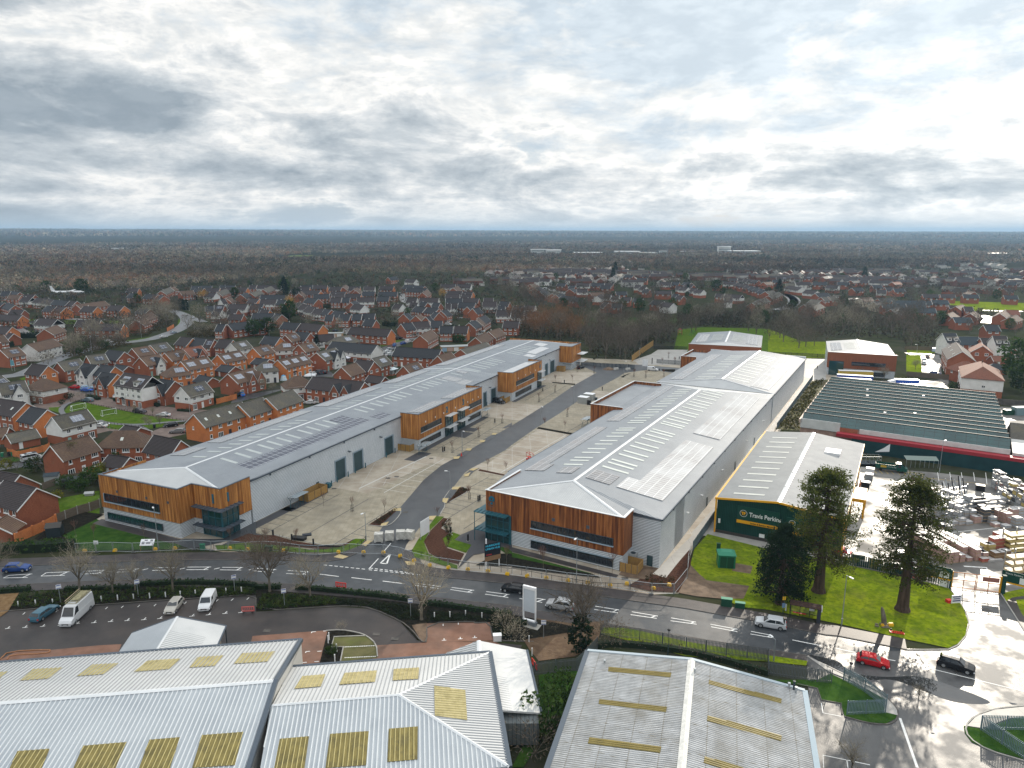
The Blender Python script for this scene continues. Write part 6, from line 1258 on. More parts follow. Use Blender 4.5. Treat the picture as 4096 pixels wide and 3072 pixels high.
def xp(z,x,y,lb,cage,hh=3.2,sc=1,m=None):
 p=P(z,x,y);t=tg('sapling',lb,'sapling',(*p,.03),R.uniform(0,6),'young trees planted on the new estate');t.scale=(sc,)*3
 if 'sap' not in jy:
  T,Cn=jk(3.2,.55,77,3,(6,4,3),.018,.03,1.5,.5);jy['sap']=(qd('stem',T,jg),qd('crown',Cn,mat('young twigs',(.14,.07,.05),(.2,.11,.08),jx='OBJ')))
  g=MB()
  for a in range(4):
   g.tube((.35*math.cos(a*PI/2),.35*math.sin(a*PI/2),0),(.35*math.cos(a*PI/2),.35*math.sin(a*PI/2),1.5),.03,n=4)
   for zz in(.1,.75,1.45):b=a+1;g.tube((.35*math.cos(a*PI/2),.35*math.sin(a*PI/2),zz),(.35*math.cos(b*PI/2),.35*math.sin(b*PI/2),zz),.02,n=4)
  jy['cage']=qd('tree_guard',g,ql)
 qz('stem',jy['sap'][0],t);qz('crown',jy['sap'][1],t)
 if cage:qz('tree_guard',jy['cage'],t)
SP=[('F',585,485,0),('F',832,530,1),('F',1113,555,0),('F',348,825,0),('F',1845,425,1),('F',1565,610,0),('F',2003,180,0),('F',2160,205,0),('B',1697,1320,1),('B',1925,1185,1),('B',2127,1065,1),('C',233,880,1),('C',372,800,1),('C',375,715,0),('C',477,1010,1),('C',285,1105,0),('C',457,1130,0),('C',709,635,1),('C',565,622,1),('C',522,715,0),('C',1053,665,1),('C',1155,675,1),('C',1312,665,1),('C',1352,505,1),('C',1300,560,0),('C',1408,555,0),('E',1250,780,0),('E',1995,810,0),('E',815,780,0),('E',655,745,0),('G',270,1035,0),('G',865,1070,0),('F',1650,920,0),('F',2165,985,0),('F',95,820,0)]
LP=['beside the timber bin store of number 1','in the middle of the number 1 car park','beside the long planting bed at the junction','near the black crate on the pallet','beside the red leafed bed left of number 8','at the top of the curved green bank','left of two at the bed above number 8','right of two at the bed above number 8','in front of the entrance of number 2','between the bays in front of number 3','at the corner bay past number 3','in front of number 4, left one','in front of number 4, right one','beside the narrow bed after number 4','beside the lamp near the grey cabins','left in the bed below the raised timber box','right in the bed below the raised timber box','near the parked black car by number 5','beside the wooden crate of number 5','in the long bed in front of number 5','left of the mound beyond the access road','right of the mound beyond the access road','at the far corner by the white van','in the far walled yard, middle','in the far walled yard, left','in the far walled yard, right','in front of the lower windows of number 1','beside the glazed lobby of number 1','on the lawn of number 1, right','on the lawn of number 1, left','in front of number 8, left','in front of number 8, right','in the dark mulch of the green bank','behind the black project board','at the left end of the mulch bed by number 1']
for(z,x,y,c),w_ in zip(SP,LP):xp(z,x,y,('caged' if c else 'thin leafless')+' young tree '+w_,c,sc=1 if z in 'FE' else(1.0 if z!='G' else 1.3))
def hg_(z,pts,w,h,m,qh,n=14,size=.16,top=.25,name='hedge',cat='hedge',zz=0,soft=1.0):
 p=sp_(PP(z,*pts),1);rg=random.Random(len(qh));ff=MB();ff.ribbon(p,w*.7,h*.8);cl=[]
 mb=MB()
 for a,b in zip(p,p[1:]):
  L=math.dist(a,b);k=int(L*n*max(1,h))
  for _ in range(k):
   t=rg.random();s=rg.uniform(-.5,.5)*w;zt=rg.random()**.6*h*(1+top*math.sin(9*(a[0]+t*L))*.5);nx,ny=-(b[1]-a[1])/L,(b[0]-a[0])/L
   cl.append(((a[0]+(b[0]-a[0])*t+nx*s,a[1]+(b[1]-a[1])*t+ny*s,zz+zt),.12))
 lc=qy(cl,size,3,3,.3)
 core=MB()
 for a,b in zip(p,p[1:]):
  L=math.dist(a,b);nx,ny=-(b[1]-a[1])/L*w*.36,(b[0]-a[0])/L*w*.36
  core.prism([(a[0]-nx,a[1]-ny),(b[0]-nx,b[1]-ny),(b[0]+nx,b[1]+ny),(a[0]+nx,a[1]+ny)],0,zz+h*.78)
 t=tg(name,qh,cat,(0,0,0));lc.bd('foliage',m,t);core.bd('core',pn('hedge core',(.010,.020,.008),.95),t)
hg_('F',[(345,1205),(500,1215),(800,1245),(1100,1275),(1320,1310)],.9,1.0,qq,'clipped conifer hedge along the footway behind the red barrier')
hg_('F',[(1460,1340),(1700,1365),(1950,1405),(2212,1440)],.9,1.0,qq,'clipped conifer hedge right of the tall bare tree by the gravel patch')
hg_('E',[(1215,1175),(1500,1165),(1800,1160),(2212,1185)],.9,1.0,qq,'clipped hedge behind the white van and silver hatchback');hg_('F',[(0,1200),(110,1205),(215,1200)],.9,1.0,qq,'short hedge end at the dark spreading tree')
hg_('E',[(560,1215),(800,1210),(1200,1195)],.8,.8,qq,'low uneven hedge behind the roof rack van',10);hg_('E',[(-60,1235),(100,1225),(265,1215)],1.0,.9,qq,'short hedge above the brown leaf litter at the left edge')
hg_('K',[(0,420),(90,430),(130,420)],.9,1.0,qq,'hedge stub left of the white totem sign')
hg_('E',[(-60,900),(150,880),(400,870),(640,850)],2.6,2.2,we,'tall untrimmed dark hedge at the left beside the temporary fencing',9,.22)
hg_('K',[(740,620),(900,600),(1300,640),(1700,710),(2212,860)],.9,1.1,mat('bramble twigs',(.06,.045,.04),(.11,.085,.07),scale=1,jx='OBJ'),'dark bramble hedge growing along the palisade fence',9,.12)
hg_('b',[(255,1165),(400,1200),(590,1225)],1.4,1.3,qq,'clipped garden hedge in front of the tall white dormer pair',14,.14);hg_('b',[(830,1180),(900,1230),(1040,1270)],1.6,1.5,qq,'clipped garden hedge in front of the slate house by the dark car',14,.14)
hg_('b',[(1375,1345),(1600,1360)],1.2,1.0,qq,'clipped garden hedge in front of the white sided house',14,.14);hg_('a',[(1540,835),(1760,885)],1.6,1.3,qq,'clipped garden hedge beside the grey estate car',14,.14)
hg_('f',[(10,1060),(250,1040)],3,3,qq,'dark tall hedge above the solar terrace at the left edge',5,.3);hg_('f',[(330,900),(820,885)],3,3.2,ko,'long clipped dark hedge behind the long cream house',5,.3);hg_('h',[(1210,660),(1400,670)],2,1.6,qq,'long low hedge behind the stepped white fronted row',6,.25)
hg_('i',[(70,470),(180,475)],4,3,ko,'dark clipped hedge left of the white fronted pair',5,.3);hg_('d',[(1160,400),(1330,415),(1530,360)],2.5,2.2,mat('bramble twigs',(.06,.045,.04),(.11,.085,.07)),'dark hedge in front of the orange gable by the car park',6,.25)
def cv_(name,qh,vq,m,n,size,zmax=.45):
 rg=random.Random(len(name)+n);pts=[]
 for z,pl in vq:
  q=PP(z,*pl);xs=[a for a,_ in q];ys=[b for _,b in q];k=0;hf=0
  while k<n and hf<n*20:
   hf+=1;x=rg.uniform(min(xs),max(xs));y=rg.uniform(min(ys),max(ys));ins=False;j=len(q)-1
   for i in range(len(q)):
    if(q[i][1]>y)!=(q[j][1]>y)and x<(q[j][0]-q[i][0])*(y-q[i][1])/(q[j][1]-q[i][1])+q[i][0]:ins=not ins
    j=i
   if ins:k+=1;pts.append(((x,y,.12+rg.uniform(.03,zmax)),.1))
 tag(qy(pts,size,9,7,.5).bd(name,m),qh,'plants',qi='stuff')
cv_('ground_cover','low leafy ground cover plants in the dark planting strip beside the road',[('E',[(80,1380),(200,1240),(540,1225),(820,1225),(1200,1215),(1300,1290),(780,1345)]),('E',[(1300,1285),(1220,1215),(1500,1190),(2212,1200),(2212,1255),(1860,1275)]),('F',[(0,1390),(60,1260),(350,1260),(700,1290),(700,1345)])],fo_('ground cover leaves',(.02,.045,.012),(.075,.10,.025)),750,.10)
cv_('ground_cover','dark ivy like ground cover around the curved driveway',[('F',[(700,1345),(700,1290),(1300,1350),(1440,1400),(1400,1480),(1250,1470),(1000,1365)]),('F',[(1480,1490),(1480,1400),(2212,1470),(2212,1640),(2060,1640),(2030,1490),(1890,1480)])],fo_('dark ground cover',(.014,.022,.012),(.035,.05,.022)),700,.09,.3)
cv_('bedding_plants','small heathers and grasses in the beds beside the access road',[('F',[(990,645),(1200,510),(1230,510),(1070,650)]),('F',[(1660,460),(1765,330),(1850,345),(1680,445)]),('F',[(1640,700),(1600,640),(1680,600),(1700,760),(1660,820)]),('G',[(1130,1105),(1210,1085),(1400,1100),(1420,1190),(1200,1180)])],fo_('bedding leaves',(.03,.05,.02),(.10,.05,.03)),160,.09,.25)
cv_('scrub','brambles and scrub in the gap between the warehouse and the saw tooth works',[('D',[(380,720),(480,700),(300,1010),(270,1120),(90,1110)])],fo_('bramble leaves',(.045,.045,.015),(.13,.12,.03)),420,.28,1.1)
cv_('undergrowth','tangled undergrowth below the bare trees around the left bend',[('A',[(560,500),(620,330),(1000,300),(1150,400),(900,440),(700,500),(420,520),(250,560)]),('A',[(1600,300),(1950,260),(2000,330),(1650,330)]),('A',[(1080,310),(1250,320),(1450,240),(1500,180),(1100,200)])],fo_('undergrowth twigs',(.06,.05,.03),(.13,.105,.05)),900,.35,2.2)
cv_('undergrowth','tangled undergrowth below the bare woodland belts',[('C',[(0,340),(640,370),(700,520),(1020,530),(1230,390),(1400,400),(1400,230),(640,245),(300,170),(0,250)]),('C',[(1420,240),(1420,130),(2212,110),(2212,240)]),('D',[(0,250),(0,100),(500,90),(900,150),(1500,250),(1480,400),(1190,420),(1130,350),(520,320)])],fo_('belt undergrowth',(.035,.033,.022),(.085,.07,.045)),1500,.5,3)
for z,x,y,k,sc,lb in[('W',615,640,'e1',1.5,'big dark conifer in the old estate, behind the yellow tree'),('g',1945,400,'e0',1.1,'rounded evergreen among the far old estate houses'),('h',620,430,'e0',1.6,'tall dark evergreen dominating the old estate'),('h',830,560,'e2',1.7,'narrow dark column conifer beside the big evergreen'),('h',700,670,'y1',1.0,'golden leaved round tree in the old estate'),('h',700,900,'e0',1.4,'dark green tree behind the stepped row, left'),('h',620,900,'e1',1.0,'pointed dark green tree left of the dark green one'),('h',320,1150,'e0',1.25,'dark evergreen left of two above the new estate'),('h',80,1180,'e0',1.1,'dark evergreen at the top of the new estate, further left'),('h',530,1130,'m0',.8,'pale bare tree above the new estate'),('g',1400,480,'y1',1.15,'orange brown tree beside the white gabled pair'),('g',1000,610,'e2',1.1,'row end conifer beside the far street, left'),('g',1080,620,'e2',1.1,'row end conifer beside the far street, right'),('h',1190,1380,'e1',.55,'small dark conical tree between the top right houses'),('i',510,190,'e0',1.05,'green rounded tree at the centre of the far estate'),('i',570,240,'y1',.85,'golden brown tree beside the green rounded tree'),('i',665,585,'e2',1.0,'dark column conifer left of two behind the slate terrace'),('i',720,615,'e3',1.5,'dark bush right of the column conifers'),('i',690,610,'e3',1.3,'dark bush between the column conifer and the garages'),('f',820,100,'e0',1.4,'dark green broad tree at the top left'),('f',1450,125,'e0',1.7,'dark green wide tree group at the top left estate'),('j',470,150,'e0',1.0,'dark round tree in the central suburb'),('j',955,155,'e1',1.3,'tall dark conifer in the central suburb'),('j',975,95,'e1',1.4,'tall dark conifer against the woods behind the suburb'),('k',1090,270,'e1',1.3,'dark pointed conifer beside the bright wet street'),('k',555,245,'e0',1.3,'dark round tree in the suburb right of centre'),('k',300,150,'e0',1.1,'dark round tree at the edge of the woods'),('l',755,150,'e1',1.5,'large dark conifer in the right suburb'),('l',565,155,'e0',1.1,'dark round tree in the right suburb'),('l',570,400,'e0',1.1,'dark bushy evergreen left of the cream gabled house'),('n',1150,720,'e0',1.9,'large dark evergreen at the right edge beside the hipped red house'),('n',1230,860,'e0',1.3,'dark evergreen behind the large one at the right edge'),('e',1290,840,'n2',.9,'slim young tree with green yellow leaves in front of the brick house'),('a',1440,890,'b1',.9,'pale leafless shrub beside the footpath on the green'),('e',1170,1120,'e3',1.0,'round dark green bush in the back garden with sheds'),('e',1030,1330,'y0',.75,'clipped pale green round bush beside the brick gable'),('e',1400,1180,'e3',1.1,'dark garden bush right of the round green one'),('e',1620,1050,'e3',1.3,'dark green garden tree next to the timber front'),('e',1800,880,'y0',1.0,'yellow green bush at the corner of the timber front'),('e',1720,940,'y0',.8,'smaller yellow bush near the patio doors'),('e',2080,700,'e3',1.1,'dark bush by the low charcoal garage'),('e',120,800,'y0',.9,'yellow green shrub at the left edge of the driveway'),('e',300,800,'b0',.8,'red brown shrub mass by the driveway'),('e',640,830,'e3',1.2,'grey green shrub beside the large brick house'),('e',780,850,'b0',.9,'dark red leafless shrub against the large brick house'),('a',720,960,'b1',1.2,'pale leafless shrub in front of the hipped white house'),('a',1220,870,'e4',1.2,'green shrub mound on the street corner'),('a',1090,960,'e4',.8,'dark round shrub by the footpath'),('b',2050,1200,'e4',1.1,'green garden bush beside the white sided house'),('b',1990,870,'y0',.8,'bright yellow green bush behind the slate garage'),('b',2130,860,'y0',.6,'small yellow green bush right of the garage'),('c',670,1280,'e4',1.0,'green bush beside the blue car'),('c',290,1360,'e4',1.0,'green bush at the garden wall corner'),('c',1130,1180,'n1',.7,'bare street tree in the small parking court'),('c',1290,1200,'n0',.5,'smaller bare tree in the parking court'),('b',610,1390,'n0',.45,'thin bare tree on the green by the dark car'),('b',930,1420,'n0',.42,'thin bare tree on the green by the white coupe'),('b',820,1590,'n1',.45,'thin bare tree beside the footpath fork'),('b',1060,1590,'n1',.42,'thin bare tree right of the footpath fork'),('b',870,1640,'n0',.4,'thin bare sapling next to the litter bin'),('E',820,60,'y0',.7,'yellow leafed bush just behind the parapet corner'),('E',900,180,'y0',.6,'yellow bush beside the roof parapet'),('D',820,660,'n1',.75,'bare tree in front of the small glazed warehouse, left'),('D',1000,690,'n0',.7,'bare tree in front of the small glazed warehouse, right'),('D',1275,600,'n0',.6,'bare young tree on the verge by the parked cars'),('D',1610,790,'e3',1.2,'evergreen shrub left of the white walled red roofed house')]:
 p=P(z,x,y)
 t=kh(k,p[0],p[1],lb,None,sc)
 if 'slim young' in lb:
  pts=[((R.gauss(0,.7),R.gauss(0,.7),3.2+R.random()*6),.3)for _ in range(150)];qy(pts,.16,5,5).bd('foliage',yt if False else fo_('olive leaves',(.06,.075,.02),(.14,.13,.04)),t)
def fa(x,y,q):
 ins=False;j=len(q)-1
 for i in range(len(q)):
  if(q[i][1]>y)!=(q[j][1]>y)and x<(q[j][0]-q[i][0])*(y-q[i][1])/(q[j][1]-q[i][1])+q[i][0]:ins=not ins
  j=i
 return ins
TXY=[]
def ja(vq,n,hs,qh,qk,sp=6.5,sc=(.8,1.15),avoid=True,jo=1,fh=0):
 rg=random.Random(jo);k=0;tr=0
 qs=[PP(z,*pl)for z,pl in vq]
 bb=[(min(a for a,_ in q),max(a for a,_ in q),min(b for _,b in q),max(b for _,b in q))for q in qs];ar=[(b[1]-b[0])*(b[3]-b[2])for b in bb]
 while k<n and tr<n*60:
  tr+=1;i=rg.choices(range(len(qs)),ar)[0];b=bb[i];x=rg.uniform(b[0],b[1]);y=rg.uniform(b[2],b[3])
  if not fa(x,y,qs[i]):continue
  if any((x-a)**2+(y-c)**2<sp*sp for a,c in TXY):continue
  if avoid and any((x-hx)**2+(y-hy)**2<(r+1.5)**2 for hx,hy,r in zv):continue
  TXY.append((x,y));k+=1;kd=rg.choices(hs[0],hs[1])[0];lb=qh
  if kd[0]=='e':lb=qh.replace('bare','dark evergreen')
  kh(kd,x,y,lb,qk if kd[0]!='e' else qk.replace('bare','evergreen'),rg.uniform(*sc))
 return k
g1=ja([('C',[(0,300),(110,330),(600,370),(560,260),(430,190),(200,190),(0,240)])],28,(('m3','m0','m1'),(5,2,2)),'bare russet tinted tree behind the far end of the long warehouse terrace','bare russet trees behind the long terrace',6)
g2=ja([('C',[(600,365),(700,510),(1020,525),(1220,380),(1400,400),(1400,250),(1130,225),(640,245),(540,250)])],52,(('m1','m2','m4'),(3,3,1)),'bare grey brown tree in the wood left of the far fenced yard','bare trees in the wood by the far yard',6)
g3=ja([('C',[(240,120),(520,40),(900,60),(900,140),(540,175),(250,180)]),('C',[(900,110),(1100,60),(1420,60),(1420,130),(900,130)])],22,(('m1','m2','e0','m4'),(3,3,2,1)),'bare tree in the belt behind the long green field','bare trees behind the long green field',7)
g4=ja([('C',[(1430,230),(1430,100),(1800,90),(2212,90),(2212,250),(1900,240)]),('D',[(0,240),(0,60),(300,90),(560,150),(540,320),(250,320)]),('D',[(0,260),(540,290),(510,400),(270,440),(0,440)]),('C',[(1440,260),(1900,250),(2212,260),(2212,330),(1640,270),(1480,380)])],58,(('m1','m2','m4','e0'),(4,3,2,.6)),'bare tree in the belt behind the two small timber warehouses','bare trees behind the small warehouses',7)
g5=ja([('D',[(540,320),(560,140),(900,120),(1200,170),(1520,200),(1500,390),(1190,420),(1120,350)])],34,(('m1','m2','m4','e0'),(4,3,2,1.6)),'bare tree in the belt left of the right hand houses','bare trees left of the right hand houses',7)
g6=ja([('A',[(560,490),(600,330),(900,300),(1100,310),(1090,400),(900,440),(700,490)]),('A',[(250,560),(280,510),(500,480),(560,520),(430,570)])],44,(('m0','b1','b0','e3'),(1,4,4,1.2)),'bare tree in the clump between the new estate and the bend','bare trees between estate and bend',4,(.9,1.5))  # shrub forms here stand in as further bare trees of the clump
g7=ja([('A',[(1085,300),(1100,190),(1500,90),(1550,150),(1460,230),(1260,310)]),('A',[(1620,320),(1600,240),(1720,210),(1960,250),(1950,320)])],46,(('m0','m2','b0','b1'),(2,2,3,3)),'bare tree on the verge beside the winding road','bare trees beside the winding road',4.5,(.75,1.25))  # the verge's extra bare trees are also built from shrub forms
g8=ja([('f',[(0,500),(0,60),(2212,60),(2212,1000),(1300,900),(600,1000),(300,700)])],26,(('m0','m2','b0','e3','m3'),(3,3,3,1,1)),'bare garden tree among the old estate houses at the left','bare garden trees, left old estate',9,(.45,.8))
g9=ja([('g',[(0,160),(2212,160),(2212,800),(1300,520),(600,800),(0,600)])],24,(('m0','m2','b0','e0','m3'),(3,3,2,1,1)),'bare tree among the houses beyond the bend','bare trees beyond the bend',8,(.5,.95))
g10=ja([('h',[(0,250),(2212,250),(2212,1100),(1300,1150),(400,1100),(0,800)])],26,(('m0','m2','b0','e3','m3'),(3,3,2,2,.5)),'bare garden tree in the old estate behind the new houses','bare garden trees, estate behind new houses',9,(.45,.75))
g11=ja([('i',[(0,60),(1269,60),(1269,560),(700,640),(560,640),(300,500),(0,480)])],28,(('m0','m2','b0','e3','e0'),(3,3,2,2,.5)),'bare garden tree in the estate behind the slate terrace','bare garden trees behind the slate terrace',9,(.45,.8))
g12=ja([('j',[(200,250),(640,330),(700,420),(450,440),(100,330),(0,300),(0,240)])],18,(('m1','m2','m4'),(3,3,2)),'bare tree in the wood below the central suburb','bare trees below the central suburb',7,(.8,1.05))
g13=ja([('k',[(0,200),(1269,130),(1269,330),(900,380),(0,340)]),('l',[(0,200),(1269,140),(1269,420),(700,430),(0,400)])],26,(('m1','m2','e0','e1'),(4,4,2,1)),'bare tree among the roofs of the right hand suburbs','bare trees in the right hand suburbs',12,(.5,.85))
g14=ja([('m',[(0,640),(1269,640),(1269,760),(1000,740),(700,740),(420,720),(0,800)]),('m',[(0,330),(1269,340),(1269,400),(0,370)])],26,(('m1','m2','e0'),(4,4,2)),'bare tree behind the right hand red roofed houses','bare trees behind the right hand houses',8,(.65,1))
print('trees',len(TXY))
def yg():
 rng=np.random.default_rng(4)
 def yp(n,r0,r1,pw=1.0):
  r=np.sqrt(rng.uniform(r0*r0,r1*r1,n))if pw==1 else(r0+(r1-r0)*rng.uniform(0,1,n)**pw)
  a=rng.uniform(-.72,.72,n);return r*np.sin(a),r*np.cos(a),r
 def xz(x,y,r):
  u=512+FL*x/(y*math.cos(qm)+CH*math.sin(qm));yy=(CH*math.cos(qm)-y*math.sin(qm))/(y*math.cos(qm)+CH*math.sin(qm));v=384+FL*yy
  W_,H_=u*2.1602,v*2.1602
  k=np.ones(len(x),bool)
  gs=np.interp(W_,[-300,0,160,300,420,560,700,860,1000,1130,1300,1500,1700,1800,2212,2600],[650,648,632,640,622,610,600,598,596,594,588,592,596,590,572,568])
  k&=H_<gs
  for x0,x1,y0,y1 in((200,300,541,545),(640,700,549,551),(1860,2030,533,536),(1330,1460,520,522),(62,88,552,555),(1140,1440,547,554),(1545,1660,546,553),(190,300,513,516),(2050,2212,528,533)):k&=~((W_>x0)&(W_<x1)&(H_>y0)&(H_<y1))
  f=np.sin(x/310+y/720)+np.sin(x/170-y/410+2)+np.sin(y/260+1);k&=~((f>2.15)&(r>1500))
  return k
 def emit(x,y,r,nt,cr,hh,ts,jo,yk,name_v):
  rg=np.random.default_rng(jo);M=len(x);K=nt
  out=[]
  d=rg.normal(size=(M,K,3));d/=np.linalg.norm(d,axis=2,keepdims=True);d[:,:,2]=np.abs(d[:,:,2])*1.0-.25
  sc=rg.uniform(.75,1.25,(M,1,1));c=d*np.array([cr,cr,hh*.45])*rg.uniform(.6,1.0,(M,K,1))*sc;c[:,:,2]+=hh*.5*sc[:,:,0]
  c[:,:,0]+=x[:,None];c[:,:,1]+=y[:,None]
  e1=rg.normal(size=(M,K,3));e1/=np.linalg.norm(e1,axis=2,keepdims=True);e2=rg.normal(size=(M,K,3));e2/=np.linalg.norm(e2,axis=2,keepdims=True);e1[:,:,2]*=1.2
  s=ts*rg.uniform(.5,1.3,(M,K,1))
  V=np.stack([c-e1*s,c+e1*s*.6+e2*s*.5,c+e2*s],2)
  tt=np.repeat(yk,K*3,axis=0);return V.reshape(-1,3),tt
 VS=[];TS_=[]
 xc=np.array([[.10,.085,.063],[.070,.063,.052],[.14,.115,.082],[.13,.075,.048],[.026,.038,.020],[.088,.078,.074]])
 pr=[.28,.25,.2,.09,.08,.10]
 for n,r0,r1,nt,cr,hh,ts,pw in((26000,620,1250,34,4.8,13,1.25,1),(30000,1250,2400,14,6,13,2.6,1),(30000,2400,5200,9,14,15,5.5,1),(30000,5200,13000,7,34,17,13,1)):
  x,y,r=yp(n,r0,r1,pw);k=xz(x,y,r);x,y,r=x[k],y[k],r[k]
  if r0<2000:
   g=(np.round(x/8)*10007+np.round(y/8)).astype(np.int64);_,ix=np.unique(g,return_index=True);x,y,r=x[ix],y[ix],r[ix]
  m=(np.sin(x/90+y/130)+np.sin(x/47-y/61))*.25+rng.uniform(-.5,.5,len(x));ci=rng.choice(6,len(x),p=pr);ci[(m>.62)]=3;ci[(m<-.68)]=4
  yk=xc[ci]*(rng.uniform(.55,1.5,(len(x),1))*1.55)*(1+.35*np.sin(x/150+2*np.sin(y/200))*np.sin(y/95)+.30*np.sin(x/700+y/310)*np.sin(y/520-x/1100))[:,None]
  V,t=emit(x,y,r,nt,cr,hh,ts,int(r0),yk,0)
  if r0>2400:
   ax=np.arctan2(V[:,0],V[:,1]);V[:,2]+=np.clip((np.hypot(V[:,0],V[:,1])-2500)/6500,0,1)*(57-32*np.sin(ax))
  VS.append(V);TS_.append(t)
 H=np.array(zv)
 for n,r0,r1,cr,hh,nt,ts in((2600,230,560,2.3,4.6,60,.62),(9000,520,1350,3.0,7.0,26,1.1)):
  x,y,r=yp(n,r0,r1);u=512+FL*x/(y*math.cos(qm)+CH*math.sin(qm));W_=u*2.1602;H_=(384+FL*(CH*math.cos(qm)-y*math.sin(qm))/(y*math.cos(qm)+CH*math.sin(qm)))*2.1602
  l2=np.interp(W_,[-300,0,160,330,480,620,900,1050,1100,1230,1500,1700,1850,1930,2600],[740,745,735,700,720,725,735,730,680,655,640,640,690,690,690])
  k=(H_<l2)&(H_>np.interp(W_,[0,420,860,1500,2212],[640,612,598,590,570]))&~((W_>1230)&(W_<1480)&(H_>675)&(H_<740))&~((W_>2030)&(H_>640)&(H_<680))&~((W_>360)&(W_<450)&(H_>665)&(H_<760))&~((W_>1700)&(W_<1760)&(H_>630)&(H_<690))
  x,y,r=x[k],y[k],r[k];d=((x[:,None]-H[None,:,0])**2+(y[:,None]-H[None,:,1])**2-(H[None,:,2]-.6)**2).min(1);x,y,r=x[d>0],y[d>0],r[d>0]
  ci=rng.choice(6,len(x),p=[.28,.18,.14,.08,.22,.10]);yk=xc[ci]*rng.uniform(.7,1.2,(len(x),1));V,t=emit(x,y,r,nt,cr,hh,ts,int(r0),yk,0);VS.append(V);TS_.append(t)
 V=np.concatenate(VS).astype(np.float32);T=np.concatenate(TS_).astype(np.float32);nv=len(V);nf=nv//3
 me=bpy.data.meshes.new('woodland');me.vertices.add(nv);me.loops.add(nv);me.polygons.add(nf)
 me.vertices.foreach_set('co',V.ravel());me.loops.foreach_set('vertex_index',np.arange(nv,dtype=np.int32));me.polygons.foreach_set('loop_start',np.arange(0,nv,3,dtype=np.int32));me.polygons.foreach_set('loop_total',np.full(nf,3,dtype=np.int32));me.update()
 at=me.attributes.new('tint','FLOAT_COLOR','POINT');at.data.foreach_set('color',np.concatenate([T,np.ones((nv,1),np.float32)],1).ravel())
 m=bpy.data.materials.new('winter woodland');m.use_nodes=True;b=m.node_tree.nodes['Principled BSDF'];b.inputs['Roughness'].default_value=.95;b.inputs['Specular IOR Level'].default_value=.1
 a=m.node_tree.nodes.new('ShaderNodeAttribute');a.attribute_name='tint';m.node_tree.links.new(a.outputs['Color'],b.inputs['Base Color']);me.materials.append(m)
 o=bpy.data.objects.new('woodland',me);COL.objects.link(o);tag(o,'leafless woodland stretching as one mass from the houses to the horizon','woodland',qi='stuff');print('woods tris',nf)
yg()
def HT_(bp,tp):
 g=G(*bp);lo,hi=0.,60.
 for _ in range(40):
  z=(lo+hi)/2
  if G(*tp,z)[1]>g[1]:lo=z
  else:hi=z
 return z
def PX(z,x,y):a,b=TL[z];s=TS[z];return((a+x/s)/4,(b+y/s)/4)
def fb(a,b):return math.atan2(b[0]-a[0],b[1]-a[1])
def gy(z,x,y,ty,lb,qi=0,arm=0):
 p=P(z,x,y);h=HT_(PX(z,x,y),PX(z,x,ty));t=tg('street_lamp',lb,'street lamp',(*p,0),arm,'street lamps');q=MB()
 q.tube((0,0,0),(0,0,min(1.2,h*.25)),.11,.11,8).tube((0,0,min(1.2,h*.25)),(0,0,h),.075,.045,8)
 if qi==0:q.tube((0,0,h),(.7,0,h+.05),.035,n=6)
 q.bd('post',sg_ if qi!=1 else sd_,t)
 hd=MB()
 if qi==0:hd.box(.55,-.13,h,1.25,.13,h+.12)
 else:hd.tube((0,0,h-.05),(0,0,h+.12),.16,.26,10).tube((0,0,h+.12),(0,0,h+.24),.26,.12,10)
 hd.bd('lamp_head',wp_ if qi!=1 else ql,t,zw=False);return t
for a in[('E',1370,860,512,'tall lamp post at the footway in front of the lower windows of number 1'),('F',952,785,540,'lamp post at the left kerb where the new access road begins'),('F',1678,405,185,'lamp post on the kerb island right of the access road'),('H',635,1515,1085,'lamp post on the sunny lawn between the conifers'),('B',1782,1310,1130,'lamp post on the kerb island in front of number 3'),('C',250,1080,920,'lamp post at the right kerb, middle of the access road'),('C',533,890,745,'lamp post beside the grey site cabins'),('C',965,650,528,'lamp post at the far end of the access road'),('G',556,1150,755,'lamp post at the footway in front of number 8'),('D',1480,1490,1220,'tall lamp post against the dark green works wall'),('L',48,740,550,'lamp post on the near footway opposite the bus shelter'),('A',1095,945,825,'white lamp post at the top edge of the green'),('A',1642,992,905,'white lamp post right of the green by the white sided house'),('f',1630,1160,860,'tall lamp column among the bare trees left of the white van'),('f',1140,1290,1080,'lamp column above the grey solar roofs at the left'),('f',1820,590,460,'lamp column by the parked cars in the old estate'),('g',292,1112,825,'tall lamp column on the verge left of the bend'),('g',1235,1035,850,'lamp column among bare bushes right of the bend'),('g',1275,790,670,'slim lamp column above the bend'),('g',1140,640,470,'slim lamp column by the hedge beyond the bend'),('g',650,620,470,'pale lamp column left of the bend'),('g',1752,1140,990,'lamp column at the dark conifer hedge above the new estate'),('c',1225,190,90,'lamp column above the slate gable of the new estate'),('c',1978,950,740,'white lamp post by the covered boat'),('d',1040,690,615,'white lamp post in front of the slate terrace'),('c',1352,605,475,'white lamp post beside the hipped brown house'),('d',1325,430,345,'lamp column in front of the old terrace by the car park'),('d',1425,480,425,'white lamp post by the parked white cars'),('D',1285,455,385,'lamp post on the green strip behind the saw tooth works'),('f',1215,230,120,'lamp column at the far left, tall one'),('f',1515,260,140,'lamp column at the far left, right one'),('f',905,180,80,'lamp column at the far left, left one'),('g',1295,600,500,'short far lamp column beyond the bend'),('g',445,275,185,'far lamp column in front of the dark woods'),('a',970,550,460,'white lamp post behind the hipped white house'),('C',1098,520,420,'lamp post beside the orange timber fence'),('j',330,430,372,'lamp column in front of the far wood, centre'),('f',1690,100,20,'far lamp column at the top left among trees')]:
 gy(*a,arm=R.uniform(0,6))
